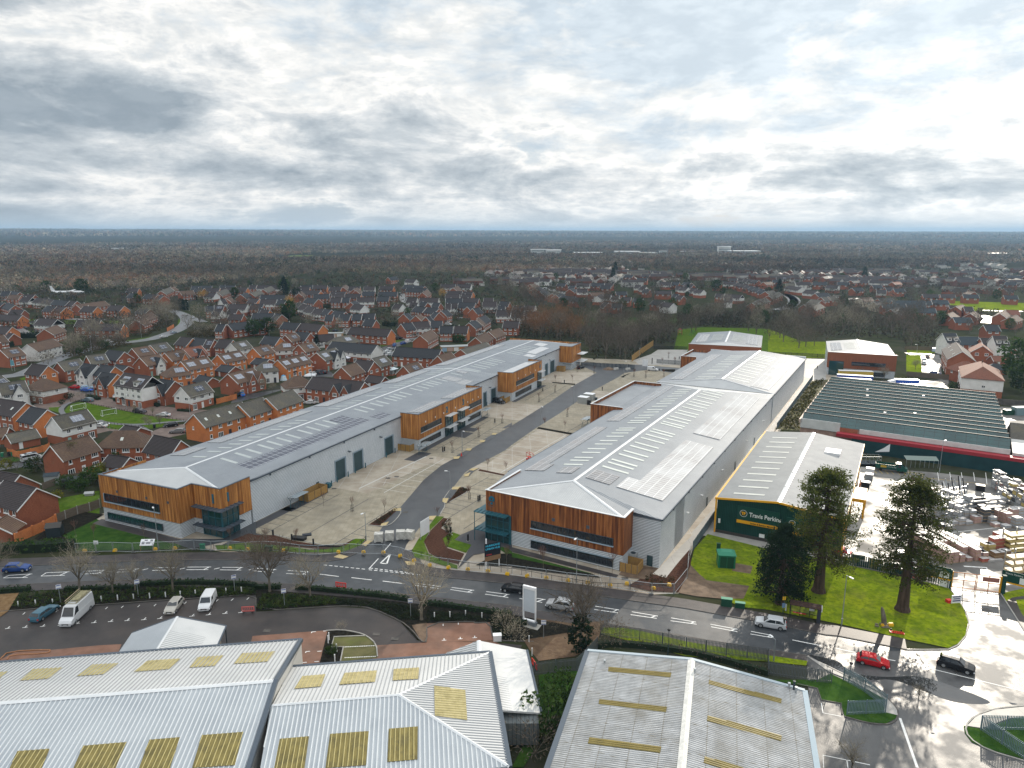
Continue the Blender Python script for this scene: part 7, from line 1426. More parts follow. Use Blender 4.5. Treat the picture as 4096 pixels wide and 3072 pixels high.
for a in[('K',1345,700,470,'short post with black lamp head behind the stained roof'),('L',705,890,760,'short post with black lamp head at the bent palisade fence')]:gy(*a,qi=1)
for a in[('A',950,1120,1070,'low white globe lamp at the lower edge of the green'),('A',620,965,925,'white globe lamp beside the far goal')]:gy(*a,qi=2)
def sign(z,x,y,ty,lb,w=.75,hb=.75):
 p=P(z,x,y);h=HT_(PX(z,x,y),PX(z,x,ty));t=tg('parking_sign',lb,'sign',(*p,0),fb((0,0),p)*-1,'parking signs along the planting strip')
 MB().tube((0,0,0),(0,0,h-.1),.05,n=8).bd('post',sg_,t);b=MB().box(-w/2,-.08,h-hb,w/2,-.05,h).bd('board',wp_,t)
 MB().box(-w/2+.04,-.095,h-.2,w/2-.04,-.081,h-.06).box(-w/2+.04,-.095,h-hb+.05,w/2-.04,-.081,h-hb+.16).bd('print_band',pn('sign blue',(.05,.09,.30)),b)
for a in[('E',525,1322,1162,'first grey parking sign from the left, by the roof rack van'),('E',1197,1275,1120,'second parking sign, at the leafless trees'),('E',2030,1228,1078,'third parking sign, right of the white van'),('F',248,1352,1198,'fourth parking sign, by the dark spreading tree'),('F',1338,1448,1282,'fifth parking sign, at the curved driveway'),('K',272,540,380,'weathered sign post in front of the many stemmed tree')]:sign(*a)
def he(z,x,y,ty,lb):
 p=P(z,x,y);h=HT_(PX(z,x,y),PX(z,x,ty));MBq=MB().box(-.07,-.05,0,.07,.05,h).box(-.08,-.06,h,.08,.06,h+.04);o=MBq.bd('marker_post',wp_,loc=(*p,.02));tag(o,lb,'marker post','white marker posts in the planting strip')
WPn=[('E',160,1355,1310),('E',310,1345,1298),('E',458,1335,1290),('E',878,1315,1264),('E',1018,1300,1255),('E',1155,1290,1248),('E',1295,1285,1238),('E',1432,1275,1230),('E',1560,1265,1222),('E',1690,1258,1212),('E',1955,1242,1195),('E',2088,1232,1186),('F',1542,1460,1405),('F',1676,1450,1398),('F',1811,1438,1388),('F',1952,1457,1406),('J',632,555,490),('J',625,582,515),('J',698,657,590),('J',682,740,680),('K',147,574,518),('K',173,690,625)]
for i,a in enumerate(WPn):he(*a,f'{ordn(i)} slim white marker post from the left along the dark planting beds' if i<16 else['tall white marker post in the black bed, upper left','tall white marker post in the black bed, lower left','white marker post in the black bed, right of the green shrub','white marker post in the black bed, lowest','white marker post on the bare earth, upper','white marker post on the bare earth, by the lean to roof'][i-16])
FP=PP('E',(655,895),(832,888),(982,885),(1152,892),(1328,885),(1502,877),(1682,865),(1828,876),(1978,872),(2130,885))+PP('F',(55,875),(222,885),(380,908),(540,915),(760,895),(930,905),(1100,905),(1245,930),(1365,975),(1500,1010),(1660,1032),(1830,1058),(2005,1068),(2175,1085))+PP('G',(125,1105),(297,1128),(475,1155),(655,1175),(845,1192),(1015,1222),(1208,1250),(1400,1255),(1515,1110),(1520,1000),(1545,900))
vt=bpy.data.materials.new('wire mesh');vt.use_nodes=True;_n=vt.node_tree;_b=_n.nodes['Principled BSDF'];_b.inputs['Base Color'].default_value=(.25,.27,.28,1);_b.inputs['Alpha'].default_value=.16
for i,(a,b)in enumerate(zip(FP,FP[1:])):
 L=math.dist(a,b)-.1;th=math.atan2(b[1]-a[1],b[0]-a[0]);where='in front of number 1' if i<9 else('across the junction' if i<19 else 'in front of number 8')
 t=tg('temporary_fence',f'{ordn(i)} temporary mesh fence panel from the left, {where}','fence panel',(*a,.14),th,'temporary mesh fence panels along the footway')
 f=MB();h=1.95
 f.tube((.05,0,.05),(.05,0,h),.04,n=6).tube((L,0,.05),(L,0,h),.04,n=6).tube((.05,0,h),(L,0,h),.04,n=6).tube((.05,0,.15),(L,0,.15),.035,n=6);f.bd('frame',sg_,t)
 MB().poly([(.05,0,.15),(L,0,.15),(L,0,h),(.05,0,h)]).bd('mesh_infill',vt,t)
FEET=[('E',733,885,1),('E',995,882,1),('E',1342,870,1),('E',1512,862,1),('E',1987,862,1),('E',2142,870,1),('E',835,890,0),('E',1155,892,0),('E',1675,868,0),('E',1828,878,0),('F',240,882,1),('F',714,895,1),('F',772,905,0),('F',395,908,0),('F',540,918,0),('F',930,897,1),('F',928,915,0),('F',1102,900,1),('F',1100,918,0),('F',1246,928,1),('F',1365,970,1),('F',1502,1010,1),('F',1663,1030,1),('F',1830,1045,1),('F',2005,1060,1),('F',2172,1085,1),('G',130,1102,1),('G',296,1120,1),('G',484,1142,1),('G',655,1162,1),('G',848,1185,1),('G',992,1170,1),('G',1222,1210,1),('G',1358,1180,1),('G',1205,1255,0)]
ny=0
ft=MB().box(-.35,-.12,0,.35,.12,.13).box(-.28,-.1,.13,.28,.1,.2);ftm={1:qd('fence_foot',MB().box(-.36,-.22,0,.36,.22,.32).box(-.28,-.16,.32,.28,.16,.52),vz),0:qd('fence_foot',ft,pn('grey rubber foot',(.12,.12,.12),.8))}
for i,(z,x,y,c)in enumerate(FEET):
 p=P(z,x,y);o=bpy.data.objects.new('ballast_block' if c else 'rubber_block',ftm[c]);COL.objects.link(o);o.location=(*p,.14);o.rotation_euler=(0,0,R.uniform(-.5,.5));ny+=c
 tag(o,(f'{ordn(ny-1)} yellow ballast block from the left' if c else f'grey rubber fence foot, {ordn(i-ny+1-0)} from the left')+' under the temporary fence','ballast block' if c else 'fence foot','ballast blocks under the temporary fence' if c else 'rubber feet of the temporary fence')
def fr_(name,pts,h,xv,qh,cat='fence',pm=sd_,jh=None,pw=.05,qf=(.5,.95),qn=0,wd=None,qk=None,ud=None,z0=0):
 t=tg(name,qh,cat,(0,0,0),0,qk);rl=MB();pl=MB();n=0
 for a,b in zip(pts,pts[1:]):
  L=math.dist(a,b);u=((b[0]-a[0])/L,(b[1]-a[1])/L);th=fb(a,b)
  for r in qf:rl.obox(((a[0]+b[0])/2,(a[1]+b[1])/2),L,.05,z0+h*r-.03,z0+h*r+.03,math.degrees(th))
  k=max(1,round(L/xv))
  for i in range(k+(1 if b==pts[-1]else 0)):
   c=(a[0]+u[0]*L*i/k,a[1]+u[1]*L*i/k)
   if n<100:MB().obox(c,pw*2,pw*2,z0,z0+h+(.05 if not jh else .12),math.degrees(th)).bd('post',wd or pm,t);n+=1
  if qn:
   m=int(L/qn)
   for i in range(m):
    c=(a[0]+u[0]*(i+.5)*qn,a[1]+u[1]*(i+.5)*qn);pl.obox(c,qn*.55,.03,z0+.05,z0+h,math.degrees(th))
  if jh:pl.obox(((a[0]+b[0])/2,(a[1]+b[1])/2),L,.06,z0+.02,z0+h,math.degrees(th))
 if qf:rl.bd('rail',pm,t)
 if pl.v:pl.bd('pales' if qn else 'panel',ud or pm,t)
 return t
pal=pn('weathered galvanised pales',(.13,.145,.155),.5,.3);xy=pn('blue grey galvanised pales',(.17,.235,.27),.45,.3)
fr_('palisade_fence',PP('K',(765,515),(1100,560),(1500,640),(2212,740))+PP('L',(0,855),(420,920),(545,930)),2.1,2.75,'long grey palisade fence between the verge and the stained roof',pm=pal,qn=.19,qf=(.2,.85))
fr_('palisade_fence',PP('L',(650,905),(830,1005),(1015,1150)),2.1,2.6,'blue grey palisade fence on the grass corner, running diagonally',pm=xy,qn=.19,qf=(.2,.85))
fr_('palisade_fence',PP('L',(680,1205),(1012,1190)),2.1,3.3,'open palisade gate leaf lying back across the grass corner',pm=xy,qn=.19,qf=(.2,.9))
fr_('palisade_fence',PP('L',(1835,1330),(2050,1335),(2600,1345)),2.1,2.7,'blue grey palisade fence at the bottom right, upper run',pm=xy,qn=.19,qf=(.2,.85))
fr_('palisade_fence',PP('L',(1835,1335),(2212,1590)),2.1,2.8,'palisade gate leaf at the bottom right, slanting towards the road',pm=xy,qn=.19,qf=(.2,.9))
fr_('palisade_fence',PP('K',(190,862),(560,825)),2.1,2.7,'short palisade fence beside the lean to roof and the red barrier',pm=pal,qn=.19,qf=(.2,.85));fr_('palisade_fence',PP('K',(560,825),(735,640)),2.1,2.7,'palisade fence running back to the many stemmed tree',pm=pal,qn=.19,qf=(.2,.85))
for i,(pts,w_)in enumerate([(PP('E',(1850,865),(2212,855))+PP('F',(0,905),(430,905),(740,890),(880,850),(945,790)),'left of the junction'),(PP('F',(1350,905),(1750,1005),(2212,1070))+PP('G',(0,1065),(700,1190),(1130,1210),(1400,1240)),'right of the junction')]):
 fr_('railing',pts,1.1,1.9,'low dark estate railing on the grass, '+w_,'railing',pm=ql,qf=(.9,),pw=.03)
fr_('concrete_fence',PP('E',(490,632),(568,600),(672,560),(778,530),(865,498)),2.0,2.9,'weathered timber fence with pale concrete posts beside number 1',pm=js,jh=1,wd=km_,qf=(),pw=.08)
fr_('garden_wall',PP('E',(140,810),(290,740),(385,700),(488,640)),2.1,3.6,'orange brick garden wall stepping down to the planting bed','wall',pm=jc,jh=1,qf=(),pw=.16)
fr_('garden_fence',PP('e',(760,1150),(1030,1040),(1180,990),(1420,960)),1.7,2.0,'dark garden fence behind the grey shed',pm=js,jh=1,qf=());fr_('garden_fence',PP('e',(1430,960),(1740,990),(1780,1230)),1.7,2.0,'garden fence between the bushes and the timber front',pm=js,jh=1,qf=())
fr_('garden_wall',PP('c',(300,1400),(450,1360),(645,1310)),1.9,3,'orange brick wall by the blue car','wall',pm=jc,jh=1,qf=(),pw=.12);fr_('garden_wall',PP('e',(145,530),(340,580),(760,480),(880,430)),1.8,3,'brick wall behind the camper van','wall',pm=jc,jh=1,qf=(),pw=.12)
fr_('boundary_fence',PP('G',(1562,870),(1760,580))+[FT.w(-1.6,0),FT.w(-1.4,56)],2.0,2.9,'tall blue grey fence between the number 8 path and the merchant',pm=pn('blue grey fence',(.09,.13,.155)),qn=.2,qf=(.3,.9))
fr_('boundary_fence',PP('D',(75,1120),(385,690)),2.2,3,'grey fence beside the bramble strip behind number 8',pm=pn('blue grey fence',(.09,.13,.155)),qn=.25,qf=(.3,.9))
fr_('timber_fence',PP('C',(1035,532),(1120,465),(1220,395)),3.0,3,'tall orange brown timber fence beside the far yard',pm=ju,jh=1,qf=());fr_('railing',PP('C',(1225,425),(1380,425),(1515,432)),1.8,2.5,'dark railing along the back of the far yard','railing',pm=ql,qn=.3,qf=(.3,.9));fr_('railing',PP('D',(0,478),(250,487),(515,500)),1.8,2.5,'dark railing below the park trees','railing',pm=ql,qn=.3,qf=(.3,.9))
fr_('railing',PP('C',(1250,545),(1460,560)),1.9,3,'mesh fence in front of the far yard','railing',pm=sd_,qn=.5,qf=(.1,.9));fr_('railing',PP('C',(600,560),(760,580),(1000,590),(1060,600)),1.9,3,'mesh fence across the far end of the access road','railing',pm=sd_,qn=.6,qf=(.1,.9))
fr_('timber_fence',PP('D',(1180,430),(1480,440)),2,3,'grey garden fence behind the right hand green',pm=js,jh=1,qf=());fr_('timber_fence',PP('D',(1195,660),(1560,690)),2.2,3,'dark fence between the lorry yard and the parked cars',pm=js,jh=1,qf=());fr_('garden_wall',PP('D',(1600,860),(2100,915),(2300,930)),2.2,3,'grey wall behind the saw tooth works','wall',pm=ka,jh=1,qf=())
for k,pts in enumerate([[('A',790,905),('A',1100,965),('A',1400,1020),('A',1620,1048)],[('A',610,880),('A',790,868)],[('A',900,1065),('A',1230,1105),('A',1245,1160)],[('A',970,1115),('A',1215,1150)]]):
 fr_('knee_rail',[P(*q)for q in pts],.6,1.5,['low dark knee rail along the upper side of the green','short knee rail at the top left of the green','knee rail along the lower footpath of the green','knee rail at the lower kerb of the green'][k],'knee rail',pm=pn('dark timber rail',(.05,.03,.025)),qf=(.85,),pw=.05)
for k,(x,y)in enumerate([(0,0)]):fr_('timber_fence',PP('g',(745,1000),(870,930)),2.2,2.0,'orange timber panels beside the bend in the road',pm=jc,jh=1,qf=(),wd=wu)
fr_('yard_fence',PP('H',(650,985),(900,1030),(1110,1085),(1380,1135),(1510,1165)),2.2,3,'green mesh fence behind the sunny lawn',pm=pn('dark green fence',(.01,.05,.04)),qn=.35,qf=(.1,.95))
ga,gb=P('H',1575,1190),P('H',2005,1240);gl_=math.dist(ga,gb);gt_=tg('yard_gate','closed amber framed mesh gate of the yard, with a dark green post at each end','gate',(*ga,0),math.atan2(gb[1]-ga[1],gb[0]-ga[0]))
for x in(-.3,gl_+.3):MB().box(x-.28,-.28,0,x+.28,.28,3.4).bd('gate_post',pn('green gate post',(.003,.045,.035)),gt_)
for k in(0,1):
 x0,x1=(.1+k*gl_/2,gl_/2-.1+k*gl_/2);f=MB()
 for zz in(.2,1.6,2.9):f.box(x0,-.04,zz,x1,.04,zz+.1)
 for xx in(x0,(x0+x1)/2,x1):f.box(xx-.05,-.05,.1,xx+.05,.05,3.0)
 f.bd('gate_leaf',pn('orange gate frame',(.45,.13,.02)),gt_)
MB().box(gl_-.25,-.08,.1,gl_+.0,.08,3.1).box(0,-.08,.1,.2,.08,3.1).bd('amber_strip',ty_,gt_)
MB().box(gl_*.62,-.06,1.9,gl_*.95,.06,2.7).bd('gate_panel',pn('faded red panel',(.32,.14,.11)),gt_)
def vu(z,x,y,w,h0,h1,lb,yaw=None,brand=True):
 p=P(z,x,y);t=tg('sign_board',lb,'sign',(*p,0),-fb((0,0),p)if yaw is None else yaw)
 for xx in(-w/2+.2,w/2-.2):MB().box(xx-.05,0,0,xx+.05,.1,h0+.2).bd('post',sd_,t)
 MB().box(-w/2,-.06,h0,w/2,-.01,h1).bd('board',pn('sign green',(.003,.05,.036)),t);MB().box(-w/2-.1,-.1,h0-.25,w/2+.1,-.02,h0).bd('amber_strip',ty_,t)
 if brand:tm_('Travis Perkins',(h1-h0)*.22,wp_,'lettering',t,(-w*.1,-.07,h1-(h1-h0)*.3),(PI/2,0,0),va=.01);MB().box(w*.1,-.08,h0+.1,w*.45,-.062,h0+(h1-h0)*.6).bd('notice',wp_,t)
vu('H',1440,1170,4.2,1.7,3.7,'green merchant board left of the closed gate');vu('H',2130,1235,4.2,1.7,3.7,'green merchant board right of the closed gate')
p=P('H',1520,1185);tag(MB().obox(p,.15,1.4,0,2.8,30).box(p[0]-.05,p[1]-.05,0,p[0]+.05,p[1]+.05,3).bd('notice_panel',wp_),'white panel between the green board and the gate post','panel')
p=P('H',1620,1330);t=tg('display_sign','white advertising board leaning on the grass corner by the gate','sign',(*p,.12),.15);MB().box(-.9,-.1,.1,.9,0,1.5).bd('board',wp_,t);MB().box(-.7,-.12,1.15,.7,-.101,1.3).box(-.6,-.12,.8,.6,-.101,.95).box(-.7,-.12,.4,.7,-.101,.6).bd('print',pn('sign navy',(.03,.03,.12)),t);MB().box(-1.3,.1,0,-.5,.8,.5).bd('base',wc,t)
a,b=P('G',95,1500),P('G',205,1530);t=tg('totem_sign','tall white blank totem sign with open lower panel beside the road','sign',(*a,0),math.atan2(b[1]-a[1],b[0]-a[0]));w_=math.dist(a,b);hh=HT_(PX('G',95,1500),PX('G',93,1165))
MB().box(0,-.15,.9,.14,.2,hh).box(w_-.14,-.15,.9,w_,.2,hh).box(.14,-.15,hh-.5,w_-.14,.2,hh).box(.14,-.15,.75,w_-.14,.2,.95).bd('frame',wp_,t);MB().box(.14,-.05,2.3,w_-.14,.1,hh-.5).bd('panel',pn('pale grey panel',(.50,.55,.60)),t);MB().box(-.1,-.3,0,w_+.1,.35,.75).bd('base',pn('slate base',(.15,.17,.19)),t);MB().box(-.6,-.9,0,w_+.7,.7,.14).bd('footing',km_,t)
a,b=P('F',1452,745),P('F',1475,765);t=tg('sign_board','tall blank white sign board at the top of the curved green bank','sign',(*P('F',1462,760),0),rad(62));MB().box(-1.5,-.04,.8,1.5,.04,4.0).bd('board',wp_,t);MB().box(-1.45,.05,0,-1.3,.15,3.9).box(1.3,.05,0,1.45,.15,3.9).bd('post',sg_,t)
p=P('F',2045,1020);t=tg('project_board','black project board with blue lettering and a brown lower band, in front of number 8','sign',(*p,0),rad(28));MB().box(-1.6,-.05,1.6,1.6,.05,5.0).bd('board',pn('black board',(.008,.010,.016)),t);MB().box(-1.6,-.07,1.6,1.6,-.051,2.5).bd('lower_band',pn('brown band',(.22,.13,.07)),t)
tm_('HURRICANE',.52,pn('cyan print',(.05,.45,.65)),'lettering',t,(0,-.07,4.35),(PI/2,0,0),va=.01,zq=.01);tm_('URBAN HUB',.52,zu['cyan print'],'lettering',t,(0,-.07,3.75),(PI/2,0,0),va=.01,zq=.01);MB().box(-1.3,-.07,2.7,-.2,-.052,2.9).bd('photo_strip',pn('dark red print',(.35,.03,.03)),t)
for i in range(14):pass
for x in(-1.5,1.3):MB().box(x,.06,0,x+.15,.16,2).bd('post',wp_,t)
p=P('F',1990,1030);tag(MB().box(-.12,-.12,0,.12,.12,5.9).bd('white_post',wp_,loc=(*p,0)),'tall thin white post left of the black project board','post')
p=P('E',1280,862);t=tg('site_map_board','tilted white plan board on a wooden frame behind the temporary fence','sign',(*p,0),.05);MB().poly([(-1.3,-.5,1.1),(1.3,-.5,1.1),(1.3,.5,2.0),(-1.3,.5,2.0)]).poly([(-1.3,.5,1.98),(1.3,.5,1.98),(1.3,-.5,1.08),(-1.3,-.5,1.08)]).bd('board',wp_,t);MB().box(-1.3,-.4,0,-1.2,-.3,1.2).box(1.2,-.4,0,1.3,-.3,1.2).bd('leg',ju,t)
for k,(x0,y0,w,h)in enumerate([(-1.0,-.3,.5,.4),(-.2,-.25,.8,.3),(.5,.1,.5,.3),(-.6,.2,.6,.2)]):MB().poly([(x0,y0,1.1+(y0+.5)*.9+.012),(x0+w,y0,1.1+(y0+.5)*.9+.012),(x0+w,y0+h,1.1+(y0+h+.5)*.9+.012),(x0,y0+h,1.1+(y0+h+.5)*.9+.012)]).bd('printed_block',pn('print grey',(.2,.2,.22)),t)
p=P('E',843,850);tag(MB().box(-.45,-.03,0,.45,0,.75).bd('fence_sign',wp_,loc=(p[0],p[1]-.3,1.0)),'small white sign with a black arrow on the temporary fence, left','sign');tag(MB().box(-.25,-.03,.25,.2,-.031,.33).bd('arrow',ql,loc=(p[0],p[1]-.31,1.0)),'black arrow on the small white fence sign','arrow')
for i,(x,y,yaw)in enumerate([(1062,790,.05),(1155,778,.08),(1250,768,.1),(1328,768,-.35)]):
 p=P('F',x,y);t=tg('concrete_block',['leftmost','second','third','rightmost'][i]+' of four big concrete blocks closing the access road','concrete block',(*p,.04),yaw,'concrete blocks across the access road')
 MB().box(-.85,-.7,.12,.85,.7,1.75).box(-.85,-.7,0,-.5,.7,.12).box(.5,-.7,0,.85,.7,.12).bd('block',mat('stained block concrete',(.32,.31,.28),(.62,.61,.57),scale=1.2,qa=.85,qb=8),t,vv=.04)
def bx_(name,cat,lb,z,x,y,L,W_,H_,m,yaw=0,lid=None,h0=0,jj=None,qk=None):
 p=P(z,x,y);t=tg(name,lb,cat,(*p,h0),yaw,qk);MB().box(-L/2,-W_/2,0,L/2,W_/2,H_).bd('body',m,t,vv=.02)
 if lid=='pyr':
  mb=MB();e=.12;mb.poly([(-L/2-e,-W_/2-e,H_),(L/2+e,-W_/2-e,H_),(L*.3,-W_*.25,H_+.45),(-L*.3,-W_*.25,H_+.45)]);mb.poly([(L/2+e,-W_/2-e,H_),(L/2+e,W_/2+e,H_),(L*.3,W_*.25,H_+.45),(L*.3,-W_*.25,H_+.45)]);mb.poly([(L/2+e,W_/2+e,H_),(-L/2-e,W_/2+e,H_),(-L*.3,W_*.25,H_+.45),(L*.3,W_*.25,H_+.45)]);mb.poly([(-L/2-e,W_/2+e,H_),(-L/2-e,-W_/2-e,H_),(-L*.3,-W_*.25,H_+.45),(-L*.3,W_*.25,H_+.45)]);mb.poly([(-L*.3,-W_*.25,H_+.45),(L*.3,-W_*.25,H_+.45),(L*.3,W_*.25,H_+.45),(-L*.3,W_*.25,H_+.45)]);mb.bd('roof',jj or m,t)
 elif lid=='gable':
  mb=MB();e=.15;mb.poly([(-L/2-e,-W_/2-e,H_-.05),(L/2+e,-W_/2-e,H_-.05),(L/2+e,0,H_+W_*.28),(-L/2-e,0,H_+W_*.28)]);mb.poly([(L/2+e,W_/2+e,H_-.05),(-L/2-e,W_/2+e,H_-.05),(-L/2-e,0,H_+W_*.28),(L/2+e,0,H_+W_*.28)]);mb.poly([(-L/2,-W_/2,H_),(-L/2,W_/2,H_),(-L/2,0,H_+W_*.25)]);mb.poly([(L/2,-W_/2,H_),(L/2,W_/2,H_),(L/2,0,H_+W_*.25)]);mb.bd('roof',jj or m,t)
 elif lid:MB().box(-L/2-.05,-W_/2-.05,H_,L/2+.05,W_/2+.05,H_+.08).bd('lid',jj or m,t)
 return t
kq=pn('bright green grp',(.015,.16,.085),.4);zy=pn('shade dark green steel',(.01,.06,.035),.5)  # second green is darkened to carry the shadow side of the cabinets
t=bx_('substation','cabinet','green kiosk with hipped roof on the grass in front of the merchant','G',1845,1000,3.0,2.6,2.6,kq,-.15,'pyr',jj=pn('pale green roof',(.03,.20,.12)));MB().box(-1.2,-1.34,.2,-.05,-1.3,2.3).box(.05,-1.34,.2,1.2,-1.3,2.3).bd('door',zy,t)
bx_('cabinet','cabinet','narrow dark green cabinet behind the green kiosk','G',1782,880,.7,.5,1.7,zy,-.2,1)
bx_('cabinet','cabinet','larger green roadside cabinet casting a shadow, left of two','G',1852,1352,1.7,.7,1.4,zy,-.25,1,jj=pn('pale green roof',(.03,.20,.12)),qk='roadside cabinets');bx_('cabinet','cabinet','smaller green roadside cabinet, right of two','G',1968,1368,1.5,.6,1.0,zy,-.25,1,jj=pn('pale green roof',(.03,.20,.12)),qk='roadside cabinets')
bx_('cabinet','cabinet','green roadside cabinet behind the fence near the lobby of number 1','E',1752,862,.9,.5,1.1,kq,0,1);bx_('cabinet','cabinet','low dark green cabinet in the grass left of the junction','F',110,875,1.4,.7,1.0,zy,0,1)
bx_('crate','crate','flat black crate on the paving left of the junction','F',372,775,2.8,1.2,.5,ql,-.2,1,h0=.03);bx_('crate','crate','tilted black sheets behind the flat black crate','F',440,738,1.8,1.0,.25,pn('blue black sheet',(.02,.025,.035)),.3,h0=.03)
bx_('shed','shed','grey garden shed with slate roof beside the large brick house','e',935,1040,3.0,2.2,2.3,pn('grey shed boards',(.32,.34,.34)),.35,'gable',jj=wj);bx_('shed','shed','dark low garden shed right of the grey one','e',1300,1080,3.6,2.4,1.9,pn('dark shed boards',(.06,.055,.055)),-.1,'gable',jj=pn('shed felt',(.045,.055,.06)))
bx_('shed','shed','green black felt roofed hut in the corner bed of the orange wall','E',480,740,2.6,2.4,2.2,pn('blue black shed',(.02,.03,.035)),.3,'gable',jj=pn('dark felt',(.05,.045,.04)))
bx_('planter','planter','small silver raised cold frame in the back garden','e',1590,1240,1.8,1.2,.6,pn('silver timber',(.35,.36,.36)),.2,'gable')
for i,(x,y,c,lb)in enumerate([(165,545,ql,'black wheelie bin beside the brick wall'),(225,545,kq,'green wheelie bin beside the brick wall'),(45,560,kq,'green lidded bin at the left edge')]):bx_('wheelie_bin','bin',lb,'e',x,y,.6,.7,1.05,c,.3,1)
bx_('litter_bin','bin','dark litter bin beside the footpath fork','b',965,1645,.6,.6,1.1,ql,0,1)
bx_('cabin','cabin','grey site cabin with white lid, front one of two beside the access road','C',618,890,3.6,2.8,2.3,pn('cabin grey',(.30,.31,.30)),rad(-29),1,jj=wp_);bx_('cabin','cabin','grey site cabin with white lid, rear one of two beside the access road','C',668,862,3.6,2.8,2.3,pn('cabin grey',(.30,.31,.30)),rad(-29),1,jj=wp_);bx_('waste_bin','bin','black square bin in front of the site cabins','C',667,905,1.2,1.1,1.6,ql,rad(-29),1);bx_('waste_bin','bin','small dark bin right of the rear site cabin','C',728,865,.8,.8,.9,sd_,0,1)
bx_('bin','bin','small white box in the dark bed corner by the red parking court','J',2085,555,1.2,.8,.9,wp_,.1,1)
bx_('bin','bin','dark teal bin against the long wall near the shutters','F',627,325,1.0,.8,1.1,qv,rad(-23.7),1)
def yw(z,x,y,L,W_,H_,yaw,lb):
 p=P(z,x,y);t=tg('bin_store',lb,'bin store',(*p,0),yaw,'timber bin stores');q=MB()
 q.box(-L/2,-W_/2,.05,L/2,-W_/2+.08,H_).box(-L/2,W_/2-.08,.05,L/2,W_/2,H_).box(-L/2,-W_/2+.08,.05,-L/2+.08,W_/2-.08,H_).box(L/2-.08,-W_/2+.08,.05,L/2,W_/2-.08,H_);q.bd('boarding',ju,t)
 for i in range(4):MB().box(-L/2+(L-.1)*i/3,-W_/2-.06,0,-L/2+(L-.1)*i/3+.1,-W_/2-.001,H_+.08).bd('post',js,t)
yw('F',498,400,7,2.6,1.9,rad(66.3),'long new timber bin store against the wall of number 1');yw('B',1300,1290,4.6,3.4,1.9,rad(-23.7),'new timber bin store in front of the raised box of number 2');yw('C',423,615,3.4,2.6,2.2,rad(-23.7),'small timber bin store beside number 5');yw('B',2150,880,4.5,2.4,1.9,rad(66.3),'timber bin store behind the black van')
yw('G',1030,1035,3.4,3.2,1.8,rad(-29),'timber enclosure round a grey unit at the corner of number 8');p=P('G',1045,985);t=tg('air_unit','grey box air unit inside the timber enclosure','machine',(*p,0),rad(-29));MB().box(-.7,-.6,0,.7,.6,2.2).bd('casing',pn('grey casing',(.32,.33,.33)),t);MB().tube((0,0,2.2),(0,0,2.28),.45,n=12).bd('fan_ring',sd_,t)
def kw(z,x,y,yaw,lb,L=4.2):
 p=P(z,x,y);t=tg('cycle_shelter',lb,'cycle shelter',(*p,0),yaw,'curved cycle shelters');fr=MB()
 for xx in(-L/2,L/2):fr.tube((xx,.5,0),(xx,.4,1.6),.06,n=6).path([(xx,.4,1.6),(xx,.1,2.2),(xx,-.6,2.6),(xx,-1.2,2.65)],.05).path([(xx,.4,1.6),(xx,.8,2.2),(xx,1.2,2.5)],.04)
 fr.bd('frame',qv,t);rf=MB();ys=[1.2,.6,0,-.6,-1.2];zs_=[2.5,2.62,2.7,2.72,2.66]
 for i in range(4):rf.poly([(-L/2-.2,ys[i],zs_[i]),(L/2+.2,ys[i],zs_[i]),(L/2+.2,ys[i+1],zs_[i+1]),(-L/2-.2,ys[i+1],zs_[i+1])])
 rf.bd('roof',ku('shelter roof glass',(.22,.26,.28),.15),t);ho=MB()
 for k in range(5):q=-L/2+.5+k*(L-1)/4;ho.path([(q,-.6,0),(q,-.5,.75),(q,.1,.75),(q,.2,0)],.03)
 ho.bd('hoops',qv,t)
kw('F',370,480,rad(66.3),'cycle shelter beside the wall of number 1');kw('B',1455,1320,rad(-23.7+90),'cycle shelter below the lower windows of number 2');kw('B',1985,1010,rad(-23.7+90),'cycle shelter at the far end of number 3');kw('C',485,600,rad(-23.7),'cycle shelter beside number 5');kw('C',640,1090,rad(-29+90),'cycle shelter below the raised timber box')
for i,(z,x,y,ty,lb)in enumerate([('F',148,740,692,'by the red mulch bed left of the junction'),('F',311,782,728,'beside the black crate'),('F',497,822,768,'right of the black crate'),('F',1682,718,665,'at the stepped kerb of number 8'),('F',1832,790,728,'beside the canopy post of number 8'),('F',1919,447,395,'left of two by the timber side of number 8'),('F',1934,440,390,'right of two by the timber side of number 8'),('B',1614,1315,1270,'left of two in front of number 2'),('B',1629,1308,1268,'right of two in front of number 2'),('B',2064,1062,1025,'in front of number 3'),('C',266,790,762,'in front of number 4'),('C',657,1042,1008,'left of two below the raised timber box'),('C',665,1040,1006,'right of two below the raised timber box'),('C',452,718,690,'in the long narrow bed'),('C',1210,552,500,'at the far yard entrance'),('C',1275,612,592,'near the low white van'),('C',1445,512,488,'in the far yard'),('D',425,592,568,'beside the small glazed warehouse')]):
 p=P(z,x,y);h=max(1.0,HT_(PX(z,x,y),PX(z,x,ty)));t=tg('charging_post','black charging post '+lb,'charging post',(*p,.03),R.uniform(0,1),'black charging posts');MB().box(-.16,-.12,.1,.16,.12,h).box(-.14,-.16,h*.55,.14,-.121,h*.8).bd('body',ql,t,vv=.03);MB().box(-.28,-.22,0,.28,.22,.1).bd('base',km_,t)
for i,(z,x,y)in enumerate([('F',655,312),('F',703,280),('F',798,232),('F',859,200),('F',947,155),('F',1127,65),('F',1203,25),('B',1996,915)]):
 p=P(z,x,y);tag(MB().tube((0,0,0),(0,0,1.35),.13,n=10).tube((0,0,1.35),(0,0,1.42),.13,.07,10).bd('bollard',qv,loc=(*p,.03)),f'{ordn(i)} teal bollard from the front beside the roller shutters','bollard','teal bollards beside the shutters')
